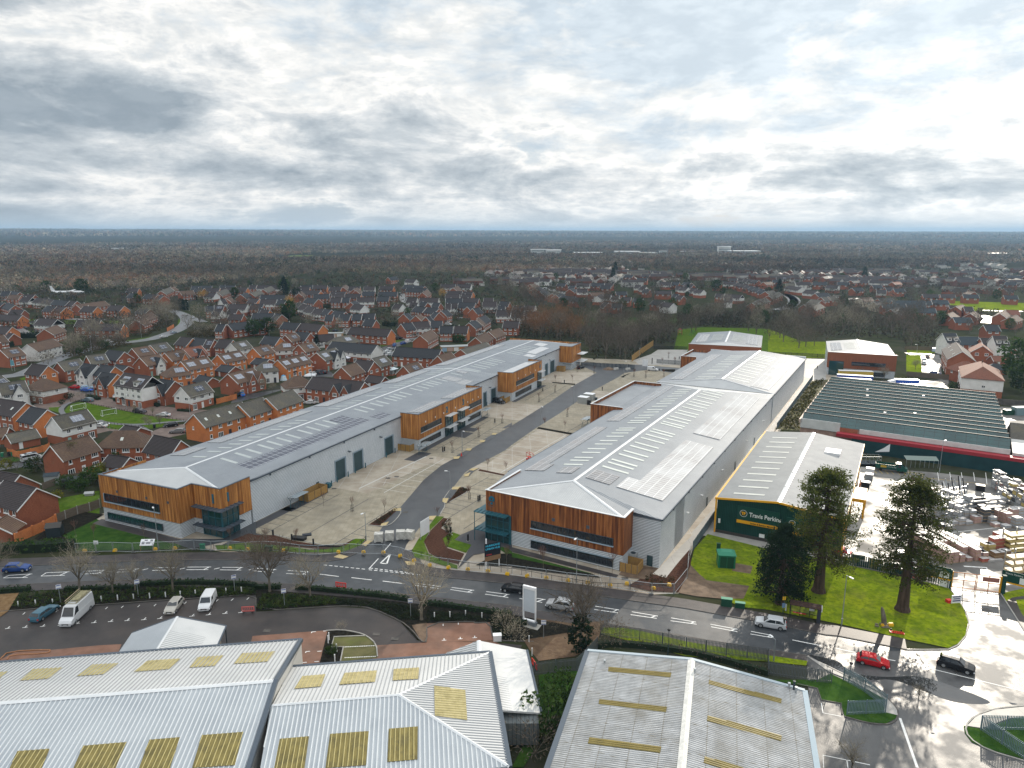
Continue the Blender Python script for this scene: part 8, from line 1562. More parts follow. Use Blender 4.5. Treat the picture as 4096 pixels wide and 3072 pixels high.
for i,(z,x,y)in enumerate([('B',1775,1350),('H',905,210)]):
 p=P(z,x,y);t=tg('traffic_cone',['red traffic cone on the kerb island in front of number 3','red traffic cone beside the merchant forklift row'][i],'traffic cone',(*p,.05));MB().tube((0,0,.04),(0,0,1.0),.22,.04,10).bd('cone',wc,t);MB().box(-.26,-.26,0,.26,.26,.05).bd('base',ql,t)
def kg(z,x,y,yaw,lb,m=wc,lie=0):
 p=P(z,x,y);t=tg('plastic_barrier',lb,'barrier',(*p,.13),yaw);q=MB();q.box(-1,-.04,.85,1,.04,1.0).box(-1,-.04,.12,1,.04,.28).box(-1,-.04,.28,-.85,.04,.85).box(.85,-.04,.28,1,.04,.85)
 for k in range(5):q.box(-.65+k*.3,-.03,.28,-.55+k*.3,.03,.85)
 b=q.bd('panel',m,t);f=MB().box(-.8,-.3,0,-.6,.3,.1).box(.6,-.3,0,.8,.3,.1).bd('foot',ql,t)
 if lie:t.rotation_euler=(rad(80),0,yaw)
kg('I',2145,318,.1,'red and white plastic barrier standing in the car park',pn('faded red barrier',(.55,.12,.11)),0);kg('F',735,1196,-.25,'bright red plastic barrier leaning on the hedge');kg('K',195,800,-1.2,'bright red barrier stack beside the lean to roof',wc);kg('H',1105,1570,-.3,'red plastic barrier lying on the lawn edge',wc,1)
for i,(x,y)in enumerate([(1000,1530),(1058,1525)]):p=P('H',x,y);tag(MB().box(-.4,-.22,0,.4,.22,.3).box(-.3,-.15,.3,.3,.15,.5).bd('ballast_block',vz,loc=(*p,.13)),['yellow ballast block at the foot of the broken stump','yellow ballast block between stump and lying barrier'][i],'ballast block')
p=P('H',1005,1525);t=tg('tree_stump','tall broken bare trunk stub on the lawn','tree stump',(*p,.1));q=MB();q.tube((0,0,0),(-.05,0,.3),.62,.4,10).tube((-.05,0,.3),(-.25,.1,1.6),.4,.34,10).tube((-.25,.1,1.6),(-.5,.2,2.7),.34,.26,10).tube((-.5,.2,2.7),(-.62,.2,3.1),.26,.1,8);q.bd('trunk',jg,t)
for i in range(5):
 a=R.uniform(0,6);p2=(p[0]+math.cos(a)*1.1-.5,p[1]+math.sin(a)*.6);tag(MB().tube((0,0,.12),(R.uniform(.3,.6),R.uniform(-.3,.3),.14),.12,n=7).bd('log',jg,loc=(*p2,.1)),'short cut log lying round the broken stump','log','cut logs round the stump')
a,b=P('H',185,1450),P('H',440,1500);t=tg('bus_shelter','dark bus shelter with leaf covered flat roof beside the sunny road','bus shelter',(*a,.12),math.atan2(b[1]-a[1],b[0]-a[0]));L=math.dist(a,b)
MB().box(-.1,-.3,2.3,L+.2,1.4,2.42).bd('roof',mat('leafy shelter roof',(.02,.018,.02),(.09,.045,.03),scale=3,qa=.9),t);q=MB()
for k in range(4):
 x=L*k/3;q.box(x-.05,1.2,0,x+.05,1.3,2.3)
q.box(0,1.22,.45,L,1.28,.52).box(0,1.22,2.1,L,1.28,2.2).box(0,-.2,0,.1,-.1,2.3);q.bd('frame',ql,t);MB().poly([(0,1.25,.5),(L,1.25,.5),(L,1.25,2.1),(0,1.25,2.1)]).bd('glazing',vt,t);MB().box(L-.35,-.25,0,L+.15,1.3,2.35).bd('end_panel',pn('dark ad panel',(.03,.035,.045)),t);MB().box(L*.65,1.1,1.2,L*.82,1.18,2.0).bd('poster',wp_,t);MB().box(L*.1,.9,.45,L*.55,1.1,.52).bd('bench',wc,t)
MB().box(L+.16,-.25,2.0,L+.3,1.3,2.4).bd('end_cap',sL,t)
p=P('H',128,1420);t=tg('bus_stop_post','bus stop post with a yellow top and blue timetable board','sign',(*p,.12));MB().tube((0,0,0),(0,0,3.0),.06,n=8).bd('post',sd_,t);MB().box(-.25,-.05,2.4,.25,0,3.0).bd('flag',vz,t);MB().box(-.25,-.08,1.1,.25,-.061,1.9).bd('timetable',pn('timetable blue',(.15,.25,.4)),t)
for i,(z,x,y,ty,lb)in enumerate([('H',152,1395,1335,'white marker post beside the bus shelter'),('H',790,990,960,'small white marker by the yard fence')]):he(z,x,y,ty,lb)
for i,(pts,lb)in enumerate([([('A',627,962),('A',745,938),('A',740,895)],'far white football goal at the left side of the green'),([('A',890,1008),('A',1010,985),('A',975,935)],'near white football goal in the middle of the green')]):
 a,b=P(*pts[0]),P(*pts[1]);t=tg('football_goal',lb,'goal',(*a,.04),math.atan2(b[1]-a[1],b[0]-a[0]),'football goals on the green');L=math.dist(a,b);q=MB();r=.06
 q.tube((0,0,0),(0,0,2),r).tube((L,0,0),(L,0,2),r).tube((0,0,2),(L,0,2),r).path([(0,0,2),(0,.6,2),(0,1.6,0)],r).path([(L,0,2),(L,.6,2),(L,1.6,0)],r).tube((0,1.6,0),(L,1.6,0),r).tube((0,.0,.03),(0,1.6,.03),r).tube((L,0,.03),(L,1.6,.03),r);q.bd('frame',wp_,t)
 nm=MB().poly([(0,.6,2),(L,.6,2),(L,1.6,0),(0,1.6,0)]);nm.bd('net',vt,t)
p=P('d',1575,960);t=tg('conservatory','white glazed conservatory with hipped blue white roof','conservatory',(*p,0),rad(-27));MB().box(-3.3,-2.2,0,3.3,2.2,.5).bd('wall',wu,t);q=MB()
for k in range(8):q.box(-3.3+k*.93,-2.25,.5,-3.18+k*.93,-2.15,2.3)
for k in range(5):q.box(3.18,-2.2+k*1.05,.5,3.3,-2.08+k*1.05,2.3);q.box(-3.3,-2.2+k*1.05,.5,-3.18,-2.08+k*1.05,2.3)
q.box(-3.35,-2.3,2.3,3.35,-2.1,2.45);q.bd('frame',vp,t);MB().box(-3.15,-2.1,.5,3.15,2.1,2.28).bd('glazing',jt,t)
q=MB();E_=[(-3.5,-2.4,2.4),(3.5,-2.4,2.4),(3.5,2.4,2.4),(-3.5,2.4,2.4)];a_,b_=(-1.2,0,3.7),(1.2,0,3.7);q.poly([E_[0],E_[1],b_,a_]).poly([E_[1],E_[2],b_]).poly([E_[2],E_[3],a_,b_]).poly([E_[3],E_[0],a_]);q.bd('roof',mat('striped conservatory roof',(.30,.42,.48),(.38,.5,.56),scale=1,qa=.2,qg=(0,.8,.4,(.8,.82,.82),0)),t)
for z,x,y,L,W_,yaw,lb in(('d',420,300,22,5,.05,'row of flat roofed garages with pale blue and pink doors'),('i',680,680,15,5.5,.25,'flat roofed garage row with blue doors beside the mossy terrace'),('i',850,550,11,6,-.1,'pale flat roof extension right of the orange gabled pair')):
 p=P(z,x,y);t=tg('garage_row',lb,'garage',(*p,0),yaw);MB().box(-L/2,-W_/2,0,L/2,W_/2,2.3).bd('wall',wt,t);MB().box(-L/2-.2,-W_/2-.2,2.3,L/2+.2,W_/2+.2,2.45).bd('roof',pn('pale felt roof',(.30,.32,.32)),t)
 n=int(L/3)
 for k in range(n):MB().box(-L/2+k*L/n+.3,-W_/2-.05,.05,-L/2+(k+1)*L/n-.3,-W_/2,2.0).bd('door',[pn('pale blue door',(.25,.38,.5)),pn('faded pink door',(.5,.33,.27)),vp,jc][k%4],t)
p=P('c',1500,1000);t=tg('covered_boat','small boat under a white cover','boat',(*P('c',1940,925),.4),.2);q=MB();q.prism([(-2.4,0),(-1.6,.9),(1.6,1.0),(2.5,.7),(2.5,-.7),(1.6,-1.0),(-1.6,-.9)],0,.5);q.bd('hull',wp_,t);q=MB();q.poly([(-2.2,0,.6),(-1.5,-.85,.5),(0,0,1.5)]).poly([(-2.2,0,.6),(0,0,1.5),(-1.5,.85,.5)]).poly([(-1.5,-.85,.5),(2.4,-.7,.5),(2.2,0,1.1),(0,0,1.5)]).poly([(-1.5,.85,.5),(0,0,1.5),(2.2,0,1.1),(2.4,.7,.5)]);q.bd('cover',pn('boat cover',(.7,.72,.74)),t)
p=P('d',830,745);t=tg('parasol','pale garden parasol beside the pointed white wings','parasol',(*p,0));MB().tube((0,0,0),(0,0,2.6),.04).bd('pole',sg_,t);MB().tube((0,0,2.1),(0,0,2.9),2.2,.05,8,False).bd('canopy',pn('parasol cloth',(.66,.66,.72)),t)
p=P('c',1480,975);t=tg('garden_tent','small blue and white play tent in front of the white hipped house','tent',(*p,0));MB().tube((0,0,0),(0,0,1.9),1.5,.9,8).bd('canopy',pn('tent cloth',(.55,.66,.72)),t);MB().tube((0,0,1.9),(0,0,2.3),.9,.1,8).bd('top',pn('tent blue',(.08,.35,.6)),t)
p=P('f',235,1480);t=tg('direction_sign','green blue road direction sign on two posts at the left verge','sign',(*p,0),rad(-20));MB().box(-1.1,-.05,2.6,1.1,.05,4.9).bd('board',pn('road sign blue green',(.12,.3,.36)),t);MB().box(-.9,.06,0,-.75,.16,4.7).box(.75,.06,0,.9,.16,4.7).bd('post',sg_,t)
p=P('C',835,600);t=tg('spoil_heap','small brown heap of rubble at the end of the access road','heap',(*p,.03));MB().tube((0,0,0),(0,0,1.0),2.8,.6,9).tube((1.2,.3,0),(1.4,.3,.7),1.5,.3,7).bd('heap',mud,t)
for z,x,y,lb in(('C',898,605,'pale concrete block pair at the end of the access road'),('C',1000,607,'long pale concrete block right of the block pair')):bx_('concrete_block','concrete block',lb,z,x,y,2.2,.8,1.0,zu['stained block concrete'],.4,h0=.04)
p=P('C',1148,590);t=tg('sign_board','white sign board in front of the far yard','sign',(*p,0),-.5);MB().box(-1.2,-.05,1,1.2,.05,4.0).bd('board',wp_,t);MB().box(-1.1,.06,0,-1,.12,3.8).box(1,.06,0,1.1,.12,3.8).bd('post',sg_,t)
p=P('C',1450,300);t=tg('play_equipment','wooden play tower with dark top in the park','play equipment',(*p,0));MB().box(-1.2,-1.2,1.4,1.2,1.2,1.6).box(-1.2,-1.2,0,-1.0,-1.0,3.0).box(1,-1.2,0,1.2,-1,3.0).box(1,1,0,1.2,1.2,3).box(-1.2,1,0,-1,1.2,3).bd('frame',ju,t);MB().tube((0,0,3.0),(0,0,4.2),1.8,.1,4).bd('roof',pn('play roof',(.16,.05,.03)),t)
p=P('C',1570,310);t=tg('play_equipment','green climbing frame in the park','play equipment',(*p,0),.4);q=MB();q.path([(-2,0,0),(0,0,3),(2,0,0)],.1).path([(-2,2,0),(0,2,3),(2,2,0)],.1).tube((0,0,3),(0,2,3),.1);q.bd('frame',kq,t)
p=P('C',155,1392);t=tg('scissor_lift','small red scissor lift parked on the pale yard','lift',(*p,.03),rad(-60));MB().box(-1.1,-.5,.2,1.1,.5,.65).bd('chassis',wc,t);q=MB()
for x in(-1.1,1.1):
 for y in(-.5,.5):q.box(x-.04,y-.04,1.1,x+.04,y+.04,2.2)
q.box(-1.1,-.5,1.05,1.1,.5,1.12).box(-1.14,-.54,2.15,1.14,-.46,2.22).box(-1.14,.46,2.15,1.14,.54,2.22).box(-1.14,-.5,2.15,-1.06,.5,2.22).box(1.06,-.5,2.15,1.14,.5,2.22);q.bd('platform',pn('lift red',(.42,.05,.03)),t);MB().tube((-.9,0,.65),(.9,0,1.05),.06).tube((.9,0,.65),(-.9,0,1.05),.06).bd('scissor_arms',sd_,t)
for x in(-.8,.8):MB().tube((x,-.55,.22),(x,-.4,.22),.22,n=12).tube((x,.4,.22),(x,.55,.22),.22,n=12).bd('wheel',ql,t)
def go(z,x,y,lb):
 p=P(z,x,y);me=bpy.data.meshes.new('person');
 J=[(0,0,.93,.13,.1),(0,.01,1.12,.14,.1),(0,.01,1.32,.17,.11),(0,0,1.47,.10,.085),(0,-.01,1.54,.055,.055),(0,-.02,1.63,.085,.095),(0,-.01,1.73,.07,.085),(-.19,.01,1.42,.065,.06),(-.24,.02,1.15,.05,.05),(-.22,-.06,.92,.04,.04),(.19,.01,1.42,.065,.06),(.24,.02,1.15,.05,.05),(.22,-.06,.92,.04,.04),(-.10,0,.86,.10,.10),(-.11,-.01,.48,.065,.07),(-.12,.02,.10,.045,.05),(-.13,-.12,.04,.045,.035),(.10,0,.86,.10,.10),(.11,-.02,.48,.065,.07),(.13,.0,.10,.045,.05),(.15,-.14,.04,.045,.035)]
 E=[(0,1),(1,2),(2,3),(3,4),(4,5),(5,6),(2,7),(7,8),(8,9),(2,10),(10,11),(11,12),(0,13),(13,14),(14,15),(15,16),(0,17),(17,18),(18,19),(19,20)]
 me.from_pydata([j[:3]for j in J],E,[]);o=bpy.data.objects.new('person',me);COL.objects.link(o);o.location=(*p,.03);o.rotation_euler=(0,0,.6)
 s=o.modifiers.new('skin','SKIN');
 for i,v in enumerate(me.skin_vertices[0].data):v.radius=J[i][3:5];v.use_root=(i==0)
 b=o.modifiers.new('sub','SUBSURF');b.levels=1;b.render_levels=1
 dg=bpy.context.evaluated_depsgraph_get();m2=bpy.data.meshes.new_from_object(o.evaluated_get(dg));o.modifiers.clear();o.data=m2;m2.materials.clear()
 for m in(pn('dark clothes',(.015,.016,.022),.8),pn('skin tone',(.42,.24,.17),.6),pn('dark trousers',(.012,.012,.016),.85)):m2.materials.append(m)
 for q in m2.polygons:c=q.center;q.material_index=1 if(c.z>1.5 and c.y<.01)or(c.z<.96 and abs(c.x)>.18)else(2 if c.z<.93 else 0);q.use_smooth=True
 tag(o,lb,'person');hr=MB().tube((0,.01,1.66),(0,.01,1.78),.10,.06,8);hr.bd('hair',pn('dark hair',(.02,.015,.012)),o);MB().box(-.02,-.13,1.62,.02,-.1,1.66).bd('nose',zu['skin tone'],o)
try:
 _=None
 go('C',780,786,'person in dark clothes standing alone on the pale paving by the access road')
except Exception as ex:print('person',ex)
yj=pn('tyre rubber',(.012,.012,.012),.8);rim=pn('alloy rim',(.35,.36,.37),.3,.6);hq=pn('headlamp',(.75,.77,.8),.15);uf=pn('tail lamp',(.4,.01,.01),.3);wf=ku('car glass',(.010,.014,.018),.05)
CP={}
def xd(c):
 k='paint %d %d %d'%tuple(int(x*255)for x in c)
 m=pn(k,c,.22,.15);return m
def vh(qi,z,pr,pf,col,lb,qk=None,zz=0,L=None):
 qp={'hatch':(4.3,1.8,1.45,[(-1,.55,.95),(-.93,.88,.9),(-.55,.98,1),(.35,.96,1),(.55,.92,.98),(.9,.72,.93),(1,.5,.85)],(-.82,-.68,.12,.42)),'estate':(4.75,1.85,1.45,[(-1,.55,.95),(-.95,.9,.92),(-.5,.95,1),(.3,.93,1),(.55,.85,.98),(.92,.7,.93),(1,.5,.85)],(-.93,-.75,.10,.40)),'suv':(4.6,1.88,1.66,[(-1,.6,.95),(-.95,1.0,.93),(-.5,1.05,1),(.35,1.03,1),(.6,.98,.98),(.92,.85,.93),(1,.6,.85)],(-.90,-.75,.15,.45)),'coupe':(4.6,1.86,1.36,[(-1,.55,.95),(-.92,.85,.92),(-.5,.92,1),(.3,.9,1),(.55,.82,.98),(.92,.62,.93),(1,.45,.85)],(-.80,-.35,.08,.42)),'van':(4.6,1.9,1.88,[(-1,.6,.97),(-.97,1.1,.97),(-.5,1.15,1),(.3,1.12,1),(.55,1.05,1),(.88,.85,.95),(1,.6,.88)],(-.98,-.94,.28,.58)),'camper':(5.0,1.95,1.98,[(-1,.6,.97),(-.97,1.15,.97),(-.5,1.2,1),(.3,1.18,1),(.62,1.1,1),(.9,.9,.95),(1,.6,.88)],(-.98,-.93,.45,.70)),'bigvan':(6.6,2.05,2.75,[(-1,.6,.97),(-.98,1.5,.97),(-.5,1.55,1),(.4,1.5,1),(.68,1.35,1),(.93,1.0,.95),(1,.65,.88)],(-.985,-.96,.50,.74))}[qi]
 Ln,Wd,Ht,st,cab=qp;a,b=P(z,*pr),P(z,*pf);c=((a[0]+b[0])/2,(a[1]+b[1])/2);th=math.atan2(b[1]-a[1],b[0]-a[0])
 t=tg('camper_van' if qi=='camper' else('van' if 'van' in qi else 'car'),lb,'van' if 'van' in qi or qi=='camper' else 'car',(*c,zz),th,qk)
 key=(qi,tuple(col))
 if key not in CP:
  hw=Wd/2;hl=Ln/2;body=MB();kz=[]
  x0,x1,x2,x3=[q*hl for q in cab]
  def sh(x):
   for(u0,s0,w0),(u1,s1,w1)in zip(st,st[1:]):
    if u0*hl<=x<=u1*hl:f=(x/hl-u0)/(u1-u0);return s0+(s1-s0)*f,w0+(w1-w0)*f
   return st[-1][1:]
  xs=sorted(set([q[0]*hl for q in st]+[x0,x1,x2,x3,(x1+x2)/2]))
  def xr(x):
   s,_=sh(x)
   if x<=x0 or x>=x3:return s
   if x<x1:return s+(Ht*.985-s)*(x-x0)/(x1-x0)
   if x<=x2:return Ht*(1-.02*abs(x-(x1+x2)/2)/(x2-x1))
   return s+(Ht*.97-s)*(x3-x)/(x3-x2)
  n=10
  for x in xs:
   s,w=sh(x);r=xr(x);ww=w*hw;k=(r-s)/max(.01,Ht-s);tw=ww*(1-.2*k)if 'van' not in qi and qi!='camper' else ww*(1-.09*k)
   kz.append([(x,-ww*.93,.22),(x,-ww,.45),(x,-ww,s-.06),(x,-ww*.97,s),(x,-tw,max(s+.01,r-.06)),(x,-tw*.86,r+.01),(x,0,r+.03),(x,tw*.86,r+.01),(x,tw,max(s+.01,r-.06)),(x,ww*.97,s),(x,ww,s-.06),(x,ww,.45),(x,ww*.93,.22)])
  for A_,B_ in zip(kz,kz[1:]):
   for i in range(12):body.poly([A_[i],A_[i+1],B_[i+1],B_[i]][::-1])
  body.poly(kz[0]);body.poly(kz[-1][::-1])
  for A_,B_ in zip(kz,kz[1:]):body.poly([A_[0],B_[0],B_[12],A_[12]])
  gl=MB();e=.012;s2=sh((x2+x3)/2)[0]
  def glx(x,k,jp,off):
   s,w=sh(x);r=xr(x);ww=w*hw;kk=(r-s)/max(.01,Ht-s);tw=ww*(1-(.2 if 'van' not in qi and qi!='camper' else .09)*kk);y=ww*.97+(tw-ww*.97)*k;return(x,jp*(y+off),s+.03+(max(s+.02,r-.08)-s-.03)*k)
  full=qi in('hatch','estate','suv','coupe','camper')
  for jp in(-1,1):
   fo=[(x0+.25*(x1-x0)+.1,(x1+x2)/2-.04),((x1+x2)/2+.04,x3-.3*(x3-x2))]if full else[(x2-.62,x3-.28*(x3-x2))]
   for u0,u1 in fo:
    kk=[u0,u0+(u1-u0)*.5,u1]
    for q0,q1 in zip(kk,kk[1:]):
     f0=.93 if x1<=q0<=x2 else .8;f1=.93 if x1<=q1<=x2 else .6
     gl.poly([glx(q0,.08,jp,e),glx(q1,.08,jp,e),glx(q1,f1,jp,e),glx(q0,f0,jp,e)])
  def scr(xa,xb,off):
   A0=glx(xa,0,1,0);B0=glx(xb,1,1,0);s,w=sh(xa);r0=xr(xa);r1=xr(xb);za=r0+.03;zb=r1-.01
   gl.poly([(xa+off,-hw*w*.86,za+.02),(xa+off,hw*w*.86,za+.02),(xb+off,hw*w*.72,zb+.03),(xb+off,-hw*w*.72,zb+.03)])
  scr(x3-.04,x2+.06,.03)
  if qi!='bigvan' and qi!='van':scr(x0+.04,x1-.04,-.03)
  wr=.33 if qi not in('bigvan','suv')else .37
  wheel=MB();wx=hl*.62
  hl_=MB();tl=MB();s,w=sh(hl*.95)
  for jp in(-1,1):hl_.box(hl*.93,jp*hw*.82-.16,s-.28,hl*.985,jp*hw*.82+.16,s-.12);s_,_=sh(-hl*.97);tl.box(-hl-.015,jp*hw*.8-.13,s_-.3,-hl*.97,jp*hw*.8+.13,s_-.02)
  wl=qd('wheel',MB().tube((0,-.1,0),(0,.1,0),wr,n=16),yj);rm=qd('rim',MB().tube((0,-.115,0),(0,.115,0),wr*.62,n=12),rim)
  tr=MB().box(-hl*.99,-hw*.9,.2,hl*.99,hw*.9,.36).box(hl-.03,-hw*.5,.42,hl+.012,hw*.5,.6)
  pl_=MB().box(hl-.02,-.26,.34,hl+.03,.26,.45)
  bm_=qd('body',body,xd(col),True)
  CP[key]=(bm_,qd('windows',gl,wf),wl,rm,qd('headlight',hl_,hq),qd('tail_light',tl,uf),qd('lower_trim',tr,ql),wx,hw,wr,qd('number_plate',pl_,wp_))
 c_=CP[key];qz('body',c_[0],t);qz('windows',c_[1],t);qz('headlights',c_[4],t);qz('tail_lights',c_[5],t);qz('lower_trim',c_[6],t);qz('number_plate',c_[10],t)
 for sx in(-1,1):
  for sy in(-1,1):o=qz('wheel',c_[2],t,(sx*c_[7],sy*(c_[8]-.1),c_[9]));qz('rim',c_[3],o)
 if L:t.scale=(L,L,L)
 return t
WH=(.62,.63,.64);SV=(.36,.37,.38);TE_=(.05,.13,.18);BK=(.012,.013,.016);BL_=(.02,.06,.22);RD=(.45,.01,.015);GY=(.10,.11,.12)
v=vh('estate','I',(305,400),(470,285),TE_,'teal estate car parked beside the white roof rack van');
v=vh('bigvan','I',(735,290),(600,415),WH,'white high roofed van with a wooden roof rack, nose towards us');
rk=MB();
for y in(-.85,.85):rk.box(-3.0,y-.05,2.95,1.2,y+.05,3.1)
for k in range(7):rk.box(-3.0+k*.68,-.85,2.9,-2.9+k*.68,.85,2.95)
rk.box(-2.9,-.6,2.95,.2,.55,3.03);rk.bd('roof_rack',mat('mossy timber rack',(.17,.15,.08),(.32,.29,.18),scale=2),v);MB().tube((-3.0,-1.0,3.25),(1.0,-1.0,3.25),.07).bd('rack_rail',pn('ladder timber',(.35,.27,.18)),v)
vh('hatch','I',(1545,235),(1470,330),(.42,.40,.36),'silver hatchback parked nose towards us, left of the white van');vh('van','I',(1830,190),(1760,315),WH,'small white van parked nose towards us, right of the silver hatchback')
vh('hatch','E',(60,1050),(240,1040),BL_,'blue car driving on the main road at the left edge',zz=.06)
vh('hatch','G',(95,1235),(-60,1210),BK,'dark car on the main road behind the white totem sign',zz=.06);vh('suv','G',(520,1385),(310,1350),SV,'silver white car on the main road in front of the many stemmed tree',zz=.06)
vh('suv','H',(120,1545),(-80,1510),(.5,.52,.54),'silver car on the sunny road beside the bus shelter',zz=.06);vh('hatch','L',(800,740),(1010,790),RD,'red car on the wet sunny road',zz=.06);vh('suv','L',(1520,770),(1720,830),BK,'black car at the right on the wet junction',zz=.06)
VL=[('camper','e',(410,655),(720,590),WH,'white camper van with black roof panel on the driveway, lower left'),('hatch','a',(1390,690),(1240,680),RD,'bright red car on the drive of the white house'),('estate','a',(1480,700),(1600,690),(.3,.45,.6),'pale blue car behind the bright blue one'),('hatch','a',(1480,735),(1610,735),(.02,.1,.45),'bright blue car beside the orange gable'),('estate','a',(1640,920),(1470,900),(.12,.17,.2),'grey blue estate car at the top left of the green'),('suv','b',(620,1370),(790,1385),(.05,.045,.06),'dark car at the upper right of the green'),('coupe','b',(1210,1440),(1040,1435),(.6,.6,.6),'white coupe at the right of the green'),('coupe','a',(1850,1370),(1700,1360),(.6,.6,.6),'silver white saloon at the lower left of the green'),('hatch','b',(1350,1610),(1160,1635),BK,'black hatchback on the street right of the footpath fork'),('estate','A',(1580,1148),(1490,1150),(.2,.19,.19),'grey car half behind the hedge near the warehouse roof'),('hatch','b',(760,1235),(800,1210),WH,'white car beside the hedge of the slate house'),('hatch','b',(290,1110),(330,1090),WH,'white car nose at the left of the dormer pair'),('hatch','c',(765,1275),(700,1240),(.02,.12,.4),'blue car parked beside the brick pair with wings'),('hatch','c',(2060,905),(1930,865),(.6,.62,.62),'pale hatchback beside the covered boat'),('van','c',(2160,880),(2050,850),(.06,.075,.09),'dark grey blue van near the pointed white wings'),('suv','c',(2230,880),(2150,830),BK,'black car right of the dark grey van'),('hatch','c',(2010,1400),(1870,1395),(.6,.6,.6),'white car against the warehouse roof, right of the mossy houses'),('estate','d',(1530,545),(1670,520),(.4,.45,.47),'silver car, farthest of the four in the car park row'),('estate','d',(1490,590),(1600,570),(.6,.62,.62),'white car, second in the car park row'),('hatch','d',(1560,605),(1650,580),(.55,.57,.58),'pale car, third in the car park row'),('hatch','d',(1540,635),(1620,620),(.5,.52,.53),'pale car, nearest the long slate terrace'),('suv','d',(1655,490),(1690,430),(.03,.12,.33),'blue car with pale roof in front of the car park row'),('hatch','d',(1790,440),(1870,420),(.02,.08,.3),'small blue car left of the white van at the kerb'),('van','d',(1870,415),(1950,385),WH,'white van parked at the kerb above the terrace'),('suv','d',(1700,345),(1810,330),BK,'black car in front of the white covered vans'),('van','d',(1740,275),(1860,265),WH,'white van left of two near the small garages'),('suv','d',(1980,290),(1890,290),BK,'dark car right of the white vans'),('hatch','d',(600,210),(655,200),(.02,.03,.05),'dark car alone beside the long bushy hedge'),('coupe','f',(1680,575),(1770,570),WH,'white pickup by the old estate green'),('hatch','f',(1990,520),(2070,520),RD,'red car left of the group by the old estate'),('hatch','f',(2070,560),(2160,535),(.15,.25,.38),'blue grey car by the old estate houses'),('estate','f',(2130,530),(2212,520),(.12,.14,.16),'dark car at the right of the old estate group'),('hatch','f',(290,730),(370,735),(.35,.05,.04),'red brown car at the old estate, far left'),('hatch','f',(370,715),(450,715),(.12,.2,.3),'blue car at the old estate, far left'),('hatch','f',(540,690),(620,695),BK,'black car at the old estate, far left'),('hatch','f',(350,830),(400,870),WH,'white car between the garages at far left'),('van','f',(1850,985),(2010,985),WH,'white and blue van driving on the road at the left'),('hatch','g',(1030,725),(1095,720),WH,'white car at the top of the bend'),('hatch','g',(1180,750),(1225,770),(.5,.52,.55),'pale car right of the top of the bend'),('hatch','g',(830,1040),(890,1030),(.3,.36,.42),'grey blue car in the middle of the bend'),('hatch','g',(640,1115),(730,1105),WH,'white car at the foot of the bend'),('van','B',(2040,880),(2165,905),BK,'black van beside the timber bin store'),('hatch','C',(570,600),(615,588),BK,'black car parked in front of number 5'),('hatch','D',(1350,575),(1345,535),(.5,.53,.55),'white car, nearest of two on the right hand street'),('hatch','D',(1345,540),(1350,515),(.45,.47,.5),'pale car just behind it on the right hand street'),('van','D',(1435,470),(1430,420),(.35,.45,.6),'pale blue van at the top of the right hand street'),('hatch','D',(1425,640),(1465,645),(.05,.08,.2),'dark blue car by the fence of the right hand street'),('suv','D',(1375,515),(1380,480),(.2,.17,.16),'brown car right of the pale cars'),('hatch','n',(1140,430),(1185,400),WH,'white car beside the small garage, right hand group'),('van','i',(590,465),(650,468),WH,'white van roof visible in front of the orange gabled pair'),('hatch','i',(755,400),(795,395),WH,'white car in front of the brick houses, centre'),('hatch','i',(265,185),(290,182),(.1,.2,.3),'small blue car on the far pale street'),('hatch','i',(335,190),(365,192),WH,'small white car on the far pale street'),('van','C',(1200,610),(1230,612),WH,'small white vehicle beyond the far bed'),('hatch','h',(1300,590),(1360,600),(.6,.6,.62),'white car beside the lone red gable, old estate'),('hatch','h',(780,760),(850,750),(.02,.05,.2),'dark blue car behind the dark evergreen'),('hatch','h',(690,720),(760,725),(.2,.13,.08),'brown car by the golden tree'),('hatch','h',(420,700),(480,680),BK,'black car under the white fronted houses')]
for i,(k,z,pr,pf,c,lb)in enumerate(VL):
 a,b=P(z,*pr),P(z,*pf);
 v=vh(k,z,pr,pf,c,lb,None,.045)
 if k=='camper':MB().box(-1.6,-.75,2.02,1.2,.75,2.08).bd('roof_panel',ql,v);MB().box(-1.0,-.5,2.08,.2,.5,2.14).bd('roof_window',pn('roof window',(.35,.4,.42)),v)
def zh(z,xa,xb,y,col,top,lb,cab=0,L=12.5):
 a,b=P(z,xa,y[0]),P(z,xb,y[1]);th=math.atan2(b[1]-a[1],b[0]-a[0]);t=tg('lorry' if cab else 'lorry_trailer',lb,'lorry' if cab else 'trailer',(*a,.03),th);
 MB().box(0,-1.25,1.15,L,1.25,3.9).bd('curtain_side',pn(lb[:12],col,.35),t);MB().box(-.05,-1.3,3.9,L+.05,1.3,4.02).bd('roof',pn('trailer roof',(.72,.73,.75),.3),t);MB().box(.2,-1,.9,L-.2,1,1.15).bd('chassis',sd_,t)
 for x in(L-3.2,L-2.0,L-.9):MB().tube((x,-1.2,.5),(x,1.2,.5),.5,n=14).bd('wheel',yj,t)
 if cab:
  q=MB();q.box(-2.4,-1.2,.6,-.2,1.2,3.2).poly([(-2.4,-1.2,3.2),(-.2,-1.2,3.8),(-.2,1.2,3.8),(-2.4,1.2,3.2)]).poly([(-.2,-1.2,3.2),(-2.4,-1.2,3.2),(-.2,-1.2,3.8)]).poly([(-2.4,1.2,3.2),(-.2,1.2,3.2),(-.2,1.2,3.8)]);q.bd('cab',wp_,t);MB().box(-2.43,-1.0,1.9,-2.39,1.0,2.9).bd('windscreen',wf,t);MB().tube((-1.4,-1.25,.5),(-1.4,1.25,.5),.5,n=14).bd('wheel',yj,t)
 else:MB().box(1.5,-.9,0,1.7,-.7,1.2).box(1.5,.7,0,1.7,.9,1.2).bd('landing_leg',sd_,t)
